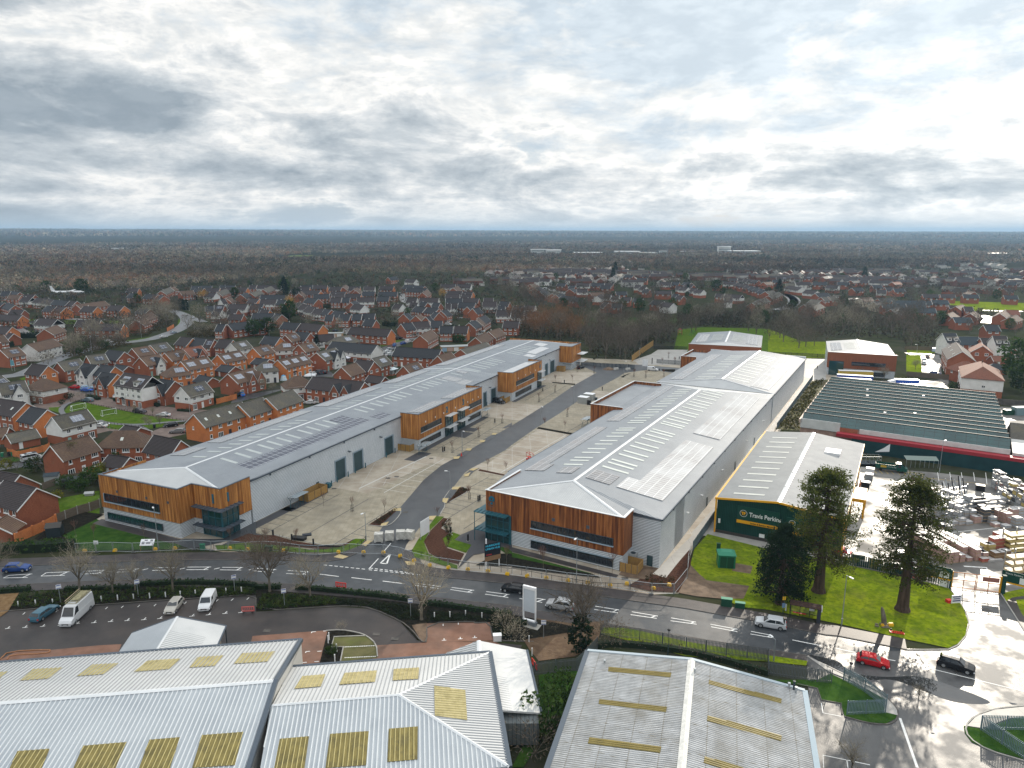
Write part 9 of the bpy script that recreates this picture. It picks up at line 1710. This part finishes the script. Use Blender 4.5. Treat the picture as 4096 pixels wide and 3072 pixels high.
zh('D',605,930,(688,700),(.55,.38,.06),0,'amber sided curtain trailer, farthest of three',L=13);zh('D',590,930,(725,745),(.02,.06,.30),0,'deep blue curtain trailer, middle of three with a white top',L=13);zh('D',570,900,(755,775),(.03,.09,.4),0,'blue curtain trailer, nearest of three beside the green roofs',L=13)
zh('D',1090,1310,(770,775),(.03,.10,.42),0,'blue lorry with white cab facing left behind the green roofs',1,8.5);zh('D',1120,1365,(815,825),(.03,.15,.5),0,'bright blue box lorry nearest the green roofs, right pair',1,9)
a,b=P('H',925,165),P('H',1200,200);t=tg('tipper_truck','dark green drop side truck with yellow lettering by the works wall','truck',(*a,.05),math.atan2(b[1]-a[1],b[0]-a[0]));L=math.dist(a,b);s=L/6.4
g1m=pn('truck green',(.005,.07,.05),.35)
MB().box(0,-1.05,.75,4.1*s,-.99,1.85).box(0,.99,.75,4.1*s,1.05,1.85).box(0,-.99,.75,.06,.99,1.85).box(4.04*s,-.99,.75,4.1*s,.99,2.2).box(0,-1,.7,4.1*s,1,.78).bd('cargo_bed',g1m,t);q=MB();q.prism([(4.25*s,-1.0),(6.2*s,-.95),(6.4*s,-.6),(6.4*s,.6),(6.2*s,.95),(4.25*s,1.0)],.45,1.25);q.box(4.25*s,-.93,1.25,5.1*s,.93,2.35);q.poly([(5.1*s,-.93,2.35),(6.0*s,-.93,1.25),(6.0*s,.93,1.25),(5.1*s,.93,2.35)]).poly([(5.1*s,-.93,1.25),(6.0*s,-.93,1.25),(5.1*s,-.93,2.35)]).poly([(6.0*s,.93,1.25),(5.1*s,.93,1.25),(5.1*s,.93,2.35)]);q.bd('cab',g1m,t)
MB().poly([(5.2*s,-.82,2.26),(5.93*s,-.82,1.36),(5.93*s,.82,1.36),(5.2*s,.82,2.26)]).box(4.5*s,-.95,1.35,5.1*s,-.935,2.15).bd('windows',wf,t);MB().box(.2,-.5,.4,5.5*s,.5,.7).bd('chassis',sd_,t)
for x in(1.1*s,5.3*s):
 for y in(-.85,.85):MB().tube((x,y-.12,.36),(x,y+.12,.36),.36,n=14).bd('wheel',yj,t)
MB().box(6.38*s,-.85,.8,6.44*s,-.55,1.0).box(6.38*s,.55,.8,6.44*s,.85,1.0).bd('headlight',hq,t);MB().box(1.0*s,-1.065,1.0,2.2*s,-1.052,1.6).bd('yellow_lettering',pn('faded yellow print',(.5,.33,.04)),t);tm_('Travis Perkins',.36,wp_,'lettering',t,(3.2*s,-1.07,1.2),(PI/2,0,0),va=.005)
a=P('H',805,140);t=tg('cage_trailer','grey mesh sided trailer behind the green truck','trailer',(*a,.05),-.05);q=MB()
for k in range(6):
 for y in(0,2.0):q.box(k*1.0,y,.6,k*1.0+.06,y+.06,2.6)
for zz in(.7,1.6,2.55):q.box(0,0,zz,5.06,.06,zz+.06).box(0,2,zz,5.06,2.06,zz+.06).box(0,.06,zz,.06,2,zz+.06).box(5,.06,zz,5.06,2,zz+.06)
q.bd('mesh_cage',sg_,t);MB().box(-.2,-.1,.45,5.3,2.2,.6).bd('deck',sd_,t);MB().tube((2.5,-.15,.35),(2.5,2.25,.35),.35,n=12).bd('wheel',yj,t)
p=P('H',980,85);tag(MB().poly([(-2,0,2.2),(2,.2,2.2),(2,.2,4.4),(.2,.1,3.2)]).poly([(2,.22,2.2),(-2,.02,2.2),(.2,.12,3.2),(2,.22,4.4)]).bd('banner',wp_,loc=(*p,0)),'white torn banner above the green truck','banner')
a=P('H',1190,150);t=tg('smoking_shelter','low translucent lean to shelter against the works wall','shelter',(*a,.03),-.12);MB().poly([(0,0,2.0),(8,0,2.0),(8,2,2.6),(0,2,2.6)]).bd('roof',ku('greenish shelter sheet',(.05,.10,.08),.3),t);q=MB()
for k in range(8):q.box(k*1.12,0,0,k*1.12+.08,.08,2.0)
q.bd('post',sg_,t)
xw=pn('pallet timber',(.33,.24,.14),.8);gf=mat('wrapped goods top',(.34,.33,.33),(.48,.47,.46),scale=1,qa=.5)
pk=lambda nm,c,c2:mat(nm,c,c2,scale=1.2,qa=.5,qg=(1,.75,.1,tuple(x*.4 for x in c),0))
PKM={'p':pk('pink blocks',(.36,.22,.19),(.48,.32,.28)),'r':pk('red packs',(.34,.09,.06),(.45,.14,.10)),'g':pk('grey packs',(.26,.27,.28),(.38,.39,.40)),'w':pk('white packs',(.34,.34,.35),(.46,.46,.46)),'k':pk('black crates',(.05,.05,.055),(.08,.08,.085)),'y':pk('yellow timber',(.42,.32,.10),(.55,.43,.18)),'n':pk('brown timber',(.16,.09,.045),(.26,.16,.08)),'v':pk('purple grey bricks',(.16,.13,.16),(.24,.2,.24)),'t':pk('pale timber',(.46,.33,.16),(.6,.46,.26))}
PN={'p':'pink block','r':'red pack','g':'grey pack','w':'white wrapped','k':'black crate','y':'yellow timber','n':'brown timber','v':'purple grey brick','t':'pale timber'}
YA=rad(-29+0)
def stack(p,c,n,lb,qk,L=1.25,W_=1.05,hu=.72,yaw=YA,top=True):
 t=tg('pallet_stack',lb,'pallet stack',(*p,.035),yaw,qk);z=0
 for k in range(n):
  MB().box(-L/2,-W_/2,z,L/2,W_/2,z+.12).bd('pallet',xw,t);MB().box(-L/2+.02,-W_/2+.02,z+.12,L/2-.02,W_/2-.02,z+hu).bd('load',PKM[c],t);z+=hu+.01
 if top:MB().box(-L/2,-W_/2,z,L/2,W_/2,z+.03).bd('wrapping',gf,t)
def lerp2(a,b,t):return(a[0]*(1-t)+b[0]*t,a[1]*(1-t)+b[1]*t)
ya,yb=P('H',1550,985),P('H',1460,880);
ux=P('H',1800,960);ux=((ux[0]-ya[0]),(ux[1]-ya[1]));ul=math.hypot(*ux);ux=(ux[0]/ul,ux[1]/ul);vy=(-ux[1],ux[0]);vn=math.atan2(ux[1],ux[0])
rows=[(0,6,3,'p'),(1.2,6,3,'p'),(2.6,3,2,'p'),(2.6,6,3,'p'),(4.2,1,1,'p'),(4.4,7,3,'p'),(5.9,7,3,'p'),(7.6,6,2,'p')]
cnt=0
for ri,(off,nr,h,c)in enumerate(rows):
 for k in range(nr):
  if(ri==3 and k<3)or(ri==5 and k<1):continue
  p=(ya[0]+ux[0]*(off+.6)+vy[0]*(1.5*k+.7),ya[1]+ux[1]*(off+.6)+vy[1]*(1.5*k+.7));stack(p,c,h,'pink wrapped block stack in the long near rows of the yard','pink block stacks in the near rows',W_=1.42,L=1.12,yaw=vn);cnt+=1
NS=[(1830,935,'v',2),(1855,960,'r',1),(1835,890,'v',2),(1870,895,'y',3),(1905,900,'y',3),(1940,880,'r',4),(1985,875,'r',4),(2030,860,'r',4),(1975,835,'r',4),(2020,820,'r',4),(1960,940,'n',2),(2005,935,'n',2),(2040,925,'n',2),(2068,915,'w',1)]
for i,(x,y,c,n)in enumerate(NS):stack(P('H',x,y),c,n,f'{PN[c]} stack, {ordn(i)} in the group right of the pink rows','pallet stacks right of the pink rows',1.5,1.3,yaw=vn)
bx_('timber_pack','timber pack','low flat white topped sheet pack in front of the brown stacks','H',1935,950,3.2,1.6,.4,gf,vn)
MS=[(1500,665,'k',1),(1560,675,'w',1),(1600,640,'w',1),(1660,640,'w',2),(1720,640,'g',1),(1700,600,'g',3),(1745,600,'g',3),(1790,625,'p',2),(1825,620,'g',2),(1865,620,'k',4),(1895,600,'k',4),(1840,590,'k',4),(1925,630,'g',2),(1965,660,'p',1),(1985,600,'p',3),(2020,610,'p',3),(2055,625,'p',3),(2095,640,'p',2),(2050,675,'g',1),(2140,665,'g',3),(2180,650,'g',2),(2110,590,'p',3),(2160,580,'w',3),(1950,570,'g',3),(1640,560,'g',3),(1560,560,'w',3),(1500,560,'g',3),(1600,520,'w',3),(1520,510,'w',4),(1440,500,'w',3),(1480,620,'k',1),(1450,560,'w',3),(2190,700,'g',1),(2130,550,'w',2),(2080,540,'y',1),(2180,520,'w',3),(1440,440,'g',3),(1380,420,'r',2),(1420,380,'r',2),(1370,360,'r',1)]
for i,(x,y,c,n)in enumerate(MS):stack(P('H',x,y),c,n,f'{PN[c]} stack, {ordn(i)} in the middle storage rows','pallet stacks in the middle rows',1.6,1.3,yaw=vn)
def xu(z,xa,ya_,xb,yb_,levels,D_,lb,xc,load,jo,hl=1.5,jr=.85):
 a,b=P(z,xa,ya_),P(z,xb,yb_);L=math.dist(a,b);th=math.atan2(b[1]-a[1],b[0]-a[0]);t=tg('storage_rack',lb,'rack',(*a,.035),th);n=max(2,int(L/2.7));q=MB()
 for i in range(n+1):
  x=L*i/n
  for y in(0,D_):q.box(x-.06,y-.06,0,x+.06,y+.06,levels*hl+.5)
 q.bd('upright',sg_,t);q=MB()
 for k in range(levels):
  for y in(0,D_):q.box(0,y-.05,(k+1)*hl-.25,L,y+.05,(k+1)*hl-.1)
 q.bd('beam',sg_,t);rg=random.Random(jo);c=math.cos(th);s=math.sin(th)
 for i in range(n):
  for k in range(levels+1):
   for e in range(xc):
    if rg.random()>jr:continue
    w=L/n/xc;x=L*i/n+w*(e+.5);y=D_/2;hh=rg.uniform(.5,1.0);cc=rg.choice(load)
    g=tg('stored_pack',f'{PN[cc]} load stored on the {lb}'[:90],'pack',(a[0]+c*x-s*y,a[1]+s*x+c*y,.05+k*hl+(0 if k==0 else .0)),th,'packs on the '+lb)
    MB().box(-w*.42,-D_*.45,.0,w*.42,D_*.45,hh).bd('load',PKM[cc],g);MB().box(-w*.43,-D_*.46,hh,w*.43,D_*.46,hh+.03).bd('wrapping',gf,g)
 return t
xu('H',1925,320,2330,560,3,1.3,'tall rack row along the works wall',2,'wwgpk',1,hl=1.3,jr=.7);xu('H',1480,470,1720,560,2,1.4,'low rack left of the cantilever arms',2,'wgg',2,jr=.85);xu('H',1970,420,2212,560,3,1.3,'rack behind the pink brick packs',2,'wgyk',4,jr=.7);xu('H',1420,560,1640,640,2,1.3,'rack nearest the conifer',2,'wgw',5,jr=.8)
def jn(z,x,y,L,lb,levels,c,yaw,W_=2.2,hl=1.0):
 p=P(z,x,y);t=tg('cantilever_rack',lb,'rack',(*p,.035),yaw);q=MB()
 for i in range(3):
  xx=-L/2+.3+(L-.6)*i/2;q.box(xx-.08,W_/2-.1,0,xx+.08,W_/2+.1,levels*hl+.6)
  for k in range(levels):q.box(xx-.06,-W_/2,(k+.35)*hl,xx+.06,W_/2-.1,(k+.35)*hl+.1)
 q.bd('frame',sg_,t)
 for k in range(levels):
  if not c:continue
  g=tg('timber_pack',f'{["lowest","second","third","fourth","top"][k]} timber bundle on the {lb}','timber pack',(*p,.035+(k+.35)*hl+.11),yaw,'bundles on the '+lb);MB().box(-L/2,-W_/2+.1,0,L/2,W_/2-.3,hl*.42).bd('timber',PKM[c],g)
jn('H',2165,880,6.5,'big timber rack right of the red stacks',4,'y',vn,2.2);jn('H',2150,1070,4.6,'nearest timber rack beside the gate',3,'t',vn,1.9,1.25);jn('H',1740,540,8,'empty steel cantilever arms, left',3,'g',vn,2.0,1.0);jn('H',1880,520,8,'steel cantilever arms, right',3,'w',vn,2.0,1.0)
p=P('H',1600,400);t=tg('sheet_rack','leaning A frame rack of long black and white lengths','rack',(*p,.03),.3);MB().box(-4,-.1,1.0,4,.1,1.15).box(-4,-.1,2.0,4,.1,2.15).box(-4,-.1,0,-3.8,.1,2.6).box(3.8,-.1,0,4,.1,2.6).bd('frame',sg_,t)
for i in range(14):
 x=-3.6+i*.5;mb=MB();mb.tube((x,-1.0,.1),(x+R.uniform(-.6,.4),.3,R.uniform(2.6,5.0)),.12,n=4);g=mb.bd('length',[ql,wp_,sg_][i%3],t)
for i,(x,y,c,lb)in enumerate([(840,320,ql,'black topped machine box beside the merchant wall'),(870,250,sg_,'grey stillage behind the black topped box'),(880,200,wp_,'white wrapped stillage, farthest by the merchant wall'),(1830,350,ql,'black skip trailer near the tall rack')]):bx_('stillage','stillage',lb,'H',x,y,1.8,1.5,1.3,c,YA,1,h0=.035,jj=wp_ if i!=3 else None)
for i,(x,y)in enumerate([(790,330),(800,300)]):p=P('H',x,y);tag(MB().tube((0,0,0),(0,0,1.2),.18,n=10).bd('bollard',jc,loc=(*p,.03)),['near','far'][i]+' orange bollard beside the merchant porch','bollard')
for i in range(9):
 x=700+i*75;p=P('H',x,955+i*19);c=['g','k','w','t','g','w','k','g','r'][i];stack(p,c,1+i%2,f'{PN[c]} stack, {ordn(i)} from the left behind the green mesh fence','stacks behind the green mesh fence',2.2,1.4,.9,yaw=rad(-20))
t=vh('van','H',(1180,960),(1270,975),WH,'white van parked behind the right conifer',None,.05);t=vh('hatch','H',(600,900),(680,915),RD,'red car behind the left conifer',None,.05)
bx_('container','container','grey blue steel container at the right edge beyond the works','D',2190,990,6,2.5,2.6,pn('container grey blue',(.16,.24,.26)),.1,1);bx_('skip','skip','green skip at the right edge beyond the works','D',2080,990,3.4,1.9,1.6,zy,.1,1)
bx_('shed','shed','dark long shed cut by the right edge beside the works','D',2230,1330,9,14,4.5,pn('dark timber shed',(.11,.10,.085)),rad(-30),'gable',jj=zi)
def gp(x0,x1,y,h,lb,c=0,name='office_building'):
 a=P('W',x0,y);b=P('W',x1,y);L=math.dist(a,b);t=tg(name,lb,'office building',(*a,0),math.atan2(b[1]-a[1],b[0]-a[0]));D_=min(60,L*.5)
 MB().box(0,0,0,L,D_,h).bd('wall',[jq,gt__,pn('grey office wall',(.3,.32,.34))][c],t);MB().box(-1,-1,h,L+1,D_,h+1.0).bd('roof',wp_,t)
 for k in range(max(1,int(h/4))):MB().box(L*.02,-.4,k*4+1.5,L*.98,-.02,k*4+3.2).bd('window_band',gt__ if c==0 else vp,t)
for a in[(1147,1178,553,16,'far white office block with teal glass bands, left part'),(1180,1212,553,15,'far white office block with teal glass bands, right part'),(1240,1300,554,9,'far grey shed with white roof right of the offices',2),(1100,1140,551,6,'long low far roof left of the offices'),(1330,1382,551,9,'far white industrial roofs, centre'),(1383,1420,552,7,'far low white roofs right of centre'),(1425,1440,549,8,'small far white block'),(1552,1578,551,22,'far tall white block with blank end'),(1580,1642,552,11,'far curved dark fronted building with white roof',2),(1648,1670,553,6,'far low pale shed, right'),(1470,1500,550,8,'far beige office block',2),(1880,1900,556,5,'far white shed at the right woods'),(2145,2185,556,9,'far pale warehouse at the right edge'),(1700,1730,552,5,'far low sheds in the haze'),(110,135,552,6,'far white barn roof at the left'),(60,104,554,6,'far long glasshouse at the left'),(240,262,541,7,'far pale farm shed at the left'),(500,512,553,6,'small far white house in the woods')]:gp(*a)
for i,(x,y,h,lb)in enumerate([(1440,563,26,'far pylon left of centre'),(1855,563,30,'far slim mast in the haze, right')]):
 p=P('W',x,y);q=MB();q.tube((-2,0,0),(0,0,h),.35,.15,4).tube((2,0,0),(0,0,h),.35,.15,4).tube((-4,0,h*.7),(4,0,h*.7),.2,n=4).tube((-3,0,h*.85),(3,0,h*.85),.2,n=4);o=q.bd('pylon',sg_,loc=(*p,0));tag(o,lb,'pylon')
p=P('W',150,640);t=tg('aeroplane','white display aeroplane standing beyond the old estate, far left','aeroplane',(p[0],p[1],4),rad(5));MB().tube((-11,0,0),(11,0,0),1.2,1.2,10).tube((11,0,0),(14,0,.1),1.2,.2,10).tube((-11,0,0),(-16,0,1.2),1.2,.3,10).bd('fuselage',wp_,t);MB().poly([(-2,0,.6),(2,0,.6),(.5,-13,1.6),(-1,-13,1.6)]).poly([(-2,0,.62),(-1,13,1.6),(.5,13,1.6),(2,0,.62)]).bd('wing',wp_,t);MB().poly([(-16,0,1),(-12,0,1),(-15,0,6),(-17,0,6)]).bd('tail_fin',wp_,t);MB().tube((0,0,-4),(0,0,-1),.3).bd('stand',sg_,t)
for i,(z,x,y)in enumerate([('F',675,335),('F',1215,232),('F',1140,245),('B',1405,1350),('B',1515,1370),('F',1290,540),('G',140,895),('G',975,1115),('J',95,475),('J',1040,505),('J',1200,545),('H',1880,1380),('K',1415,520)]):
 p=P(z,x,y);tag(MB().box(-.55,-.4,0,.55,.4,.012).box(-.4,-.28,.012,.4,.28,.02).bd('drain_cover',ka,loc=(*p,.137 if z in 'GK' else .062)),f'{ordn(i)} dark iron drain cover set in the paving','drain cover','drain covers in the paving')
SAZ,SEL=rad(32.3),rad(18.5);SD_=Vector((math.sin(SAZ)*math.cos(SEL),math.cos(SAZ)*math.cos(SEL),math.sin(SEL)))
W=bpy.data.worlds.new('World');scene.world=W;W.use_nodes=True;nt=W.node_tree;N=nt.nodes;Lk=nt.links
bg=N['Background'];bg.inputs['Strength'].default_value=.1
sky=N.new('ShaderNodeTexSky');sky.sky_type='NISHITA';sky.sun_disc=False;sky.sun_elevation=SEL;sky.sun_rotation=SAZ;sky.air_density=1.0;sky.dust_density=1.5
tc=N.new('ShaderNodeTexCoord');sp=N.new('ShaderNodeSeparateXYZ');Lk.new(tc.outputs['Generated'],sp.inputs[0])
def MT(op,*a):
 n=N.new('ShaderNodeMath');n.operation=op
 for i,x in enumerate(a):
  if isinstance(x,(int,float)):n.inputs[i].default_value=x
  else:Lk.new(x,n.inputs[i])
 return n.outputs[0]
def MR(x,a,b,c=0.,d=1.,sm=True):
 n=N.new('ShaderNodeMapRange');n.interpolation_type='SMOOTHSTEP' if sm else 'LINEAR';Lk.new(x,n.inputs[0])
 for i,q in enumerate((a,b,c,d)):n.inputs[i+1].default_value=q
 return n.outputs[0]
def MX(f,a,b,bt='MIX'):
 n=N.new('ShaderNodeMix');n.data_type='RGBA';n.blend_type=bt
 for k,x in((0,f),(6,a),(7,b)):
  if isinstance(x,(int,float)):n.inputs[k].default_value=x
  elif isinstance(x,tuple):n.inputs[k].default_value=(*x,1)
  else:Lk.new(x,n.inputs[k])
 return n.outputs[2]
zc=MT('ADD',MT('MAXIMUM',sp.outputs[2],0.0),.15)
cb=N.new('ShaderNodeCombineXYZ');Lk.new(MT('DIVIDE',sp.outputs[0],zc),cb.inputs[0]);Lk.new(MT('DIVIDE',sp.outputs[1],zc),cb.inputs[1])
def NZ(off,sc,det,ro,dist,st=(1,1,1)):
 mp=N.new('ShaderNodeMapping');mp.inputs['Location'].default_value=off;mp.inputs['Scale'].default_value=st;Lk.new(cb.outputs[0],mp.inputs[0])
 n=N.new('ShaderNodeTexNoise');n.inputs['Scale'].default_value=sc;n.inputs['Detail'].default_value=det;n.inputs['Roughness'].default_value=ro;n.inputs['Distortion'].default_value=dist
 Lk.new(mp.outputs[0],n.inputs[0]);return n.outputs[0]
fj=(3.1,7.7,2.2)
n1=NZ(fj,.50,14,.60,.35,(.7,1,1));n2=NZ((11.3,4.1,0),1.9,14,.66,.5,(.8,1,1));n3=NZ((5.5,1.2,4),.45,8,.55,.4)
mp4=N.new('ShaderNodeMapping');mp4.inputs['Scale'].default_value=(1,1,2.6);mp4.inputs['Location'].default_value=(.7,.3,1.1);Lk.new(tc.outputs['Generated'],mp4.inputs[0])
n4=N.new('ShaderNodeTexNoise');n4.inputs['Scale'].default_value=6.0;n4.inputs['Detail'].default_value=13;n4.inputs['Roughness'].default_value=.63;n4.inputs['Distortion'].default_value=.25;Lk.new(mp4.outputs[0],n4.inputs[0]);n4=n4.outputs[0]
n5=N.new('ShaderNodeTexNoise');n5.inputs['Scale'].default_value=19;n5.inputs['Detail'].default_value=10;n5.inputs['Roughness'].default_value=.6;n5.inputs['Distortion'].default_value=.15;Lk.new(mp4.outputs[0],n5.inputs[0]);n5=n5.outputs[0]
jr=MT('ADD',MT('MULTIPLY',n1,.34),MT('ADD',MT('MULTIPLY',n2,.12),MT('MULTIPLY',n4,.54)))
az=MT('ARCTAN2',sp.outputs[0],sp.outputs[1])
jr=MT('ADD',jr,MR(az,-.7,.75,.035,-.055,False))
jr=MT('ADD',jr,MR(sp.outputs[2],.06,.27,.012,-.05,False))
el=MT('ARCTAN2',sp.outputs[2],MT('SQRT',MT('ADD',MT('MULTIPLY',sp.outputs[0],sp.outputs[0]),MT('MULTIPLY',sp.outputs[1],sp.outputs[1]))))
for x_,y_,a_,b_,k_ in((40,180,.16,.055,.05),(260,245,.16,.025,.05),(640,395,.11,.018,.05),(1060,385,.07,.014,.035),(1690,225,.10,.022,.06),(1850,360,.07,.022,.06),(2150,405,.10,.014,.06),(700,60,.5,.05,-.02),(1500,60,.35,.07,-.07),(300,395,.12,.010,-.06),(1300,300,.16,.018,-.045),(2000,80,.22,.08,-.05),(100,430,.1,.008,-.05)):
 u_=(x_*.46293-512)/FL;v_=(384-y_*.46293)/FL;X_=Vector((u_,math.cos(qm)+v_*math.sin(qm),v_*math.cos(qm)-math.sin(qm)));A0=math.atan2(X_.x,X_.y);E0=math.atan2(X_.z,math.hypot(X_.x,X_.y))
 p1_=MT('POWER',MT('ABSOLUTE',MT('MULTIPLY',MT('SUBTRACT',az,A0),1/a_)),2.0);p2_=MT('POWER',MT('ABSOLUTE',MT('MULTIPLY',MT('SUBTRACT',el,E0),1/b_)),2.0)
 jr=MT('ADD',jr,MT('MULTIPLY',MT('EXPONENT',MT('MULTIPLY',MT('ADD',p1_,p2_),-1.0)),k_))
cr_=N.new('ShaderNodeValToRGB');Lk.new(jr,cr_.inputs[0]);e=cr_.color_ramp.elements
for p_,c_ in zip((.36,.435,.465,.495,.54,.61),((.60,.69,.78),(.84,.865,.88),(1.0,1.0,.99),(.79,.82,.845),(.57,.625,.675),(.35,.415,.48))):
 q_=e[0]if p_==.36 else(e[-1]if p_==.61 else e.new(p_));q_.position=p_;q_.color=(*c_,1)
cl=MX(1.0,cr_.outputs[0],MX(MR(n5,.36,.64),(9.4,9.45,9.4),(11.2,11.0,10.7)),'MULTIPLY')
dt=N.new('ShaderNodeVectorMath');dt.operation='DOT_PRODUCT';Lk.new(tc.outputs['Generated'],dt.inputs[0]);dt.inputs[1].default_value=SD_
glow=MT('POWER',MT('MAXIMUM',dt.outputs['Value'],0.0),9.0)
cl=MX(1.0,cl,MX(glow,(1,1,1),(1.35,1.32,1.28)),'MULTIPLY')
blue=MX(1.0,sky.outputs[0],(1.0,1.0,1.0),'MULTIPLY')
cl=MX(MT('MULTIPLY',MR(n3,.52,.62),MR(jr,.40,.47,.8,0)),cl,MX(.3,(4.2,5.9,7.8),blue))
cl=MX(MR(sp.outputs[2],.0,.045,.55,0),cl,MX(MR(az,-.6,.6),(7.0,7.5,7.8),(8.8,8.8,8.6)))
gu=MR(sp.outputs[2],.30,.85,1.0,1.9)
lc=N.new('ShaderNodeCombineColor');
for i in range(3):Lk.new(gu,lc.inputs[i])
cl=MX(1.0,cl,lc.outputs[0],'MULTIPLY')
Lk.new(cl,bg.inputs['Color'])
sun=bpy.data.lights.new('sun','SUN');sun.energy=5.0;sun.angle=rad(.6);sun.color=(1,.90,.76);so=bpy.data.objects.new('sun',sun);COL.objects.link(so)
so.rotation_euler=SD_.to_track_quat('Z','Y').to_euler()
def wi():  # cloud slab added out of view to shade the left side
 LL=7000;az=(math.sin(SAZ),math.cos(SAZ));lf=(-az[1],az[0]);an=(1.6+lf[0]*6,136+lf[1]*6)
 rng=random.Random(5);nx,ny=60,44;v=[];f=[];W0=1500
 for kp in(0,1):
  for j in range(ny+1):
   for i in range(nx+1):
    a=i/nx;b=j/ny;u=a*W0;d=-500+b*(1150)
    edge=math.sin(d/70)*5+math.sin(d/23+1)*3
    if i==0:u=edge
    if j in(0,ny):d+=rng.uniform(-25,25)
    e=min(1,4*min(a,1-a),4*min(b,1-b));hgt=(1 if kp else-.25)*(10+e*120*(.6+.4*math.sin(a*19+b*7)*math.sin(b*17+a*5)))
    v.append((an[0]+lf[0]*u+az[0]*d+SD_.x*LL,an[1]+lf[1]*u+az[1]*d+SD_.y*LL,SD_.z*LL+hgt))
 n=(nx+1)*(ny+1)
 for kp in(0,1):
  for j in range(ny):
   for i in range(nx):
    q=[kp*n+j*(nx+1)+i,kp*n+j*(nx+1)+i+1,kp*n+(j+1)*(nx+1)+i+1,kp*n+(j+1)*(nx+1)+i];f.append(tuple(q if kp else q[::-1]))
 mb=MB();mb.v=v;mb.f=f
 o=mb.bd('cloud',mat('cloud white',(.8,.81,.83),(.86,.86,.87),scale=.01,qa=1),zw=True);tag(o,qi='structure')
wi()
hz=MB().box(-26000,-3000,-1.1,26000,26000,150).bd("haze",None);tag(hz,qi="stuff")
hm=bpy.data.materials.new('haze');hm.use_nodes=True;hn=hm.node_tree.nodes;hn.remove(hn['Principled BSDF']);pv=hn.new('ShaderNodeVolumePrincipled')
pv.inputs['Color'].default_value=(.40,.60,.82,1);pv.inputs['Density'].default_value=1.0e-4;pv.inputs['Anisotropy'].default_value=.1
hm.node_tree.links.new(pv.outputs[0],hn['Material Output'].inputs['Volume']);hz.data.materials.append(hm)
cam=bpy.data.cameras.new('camera');co=bpy.data.objects.new('camera',cam);COL.objects.link(co);co.location=(0,0,CH);co.rotation_euler=(PI/2-qm,0,0)
cam.sensor_width=36;cam.lens=FL/1024*36;cam.clip_start=.5;cam.clip_end=60000;scene.camera=co
vs=scene.view_settings;vs.view_transform='Standard';vs.look='None';vs.exposure=0.0;vs.gamma=1.0
scene.render.resolution_x=1024;scene.render.resolution_y=768
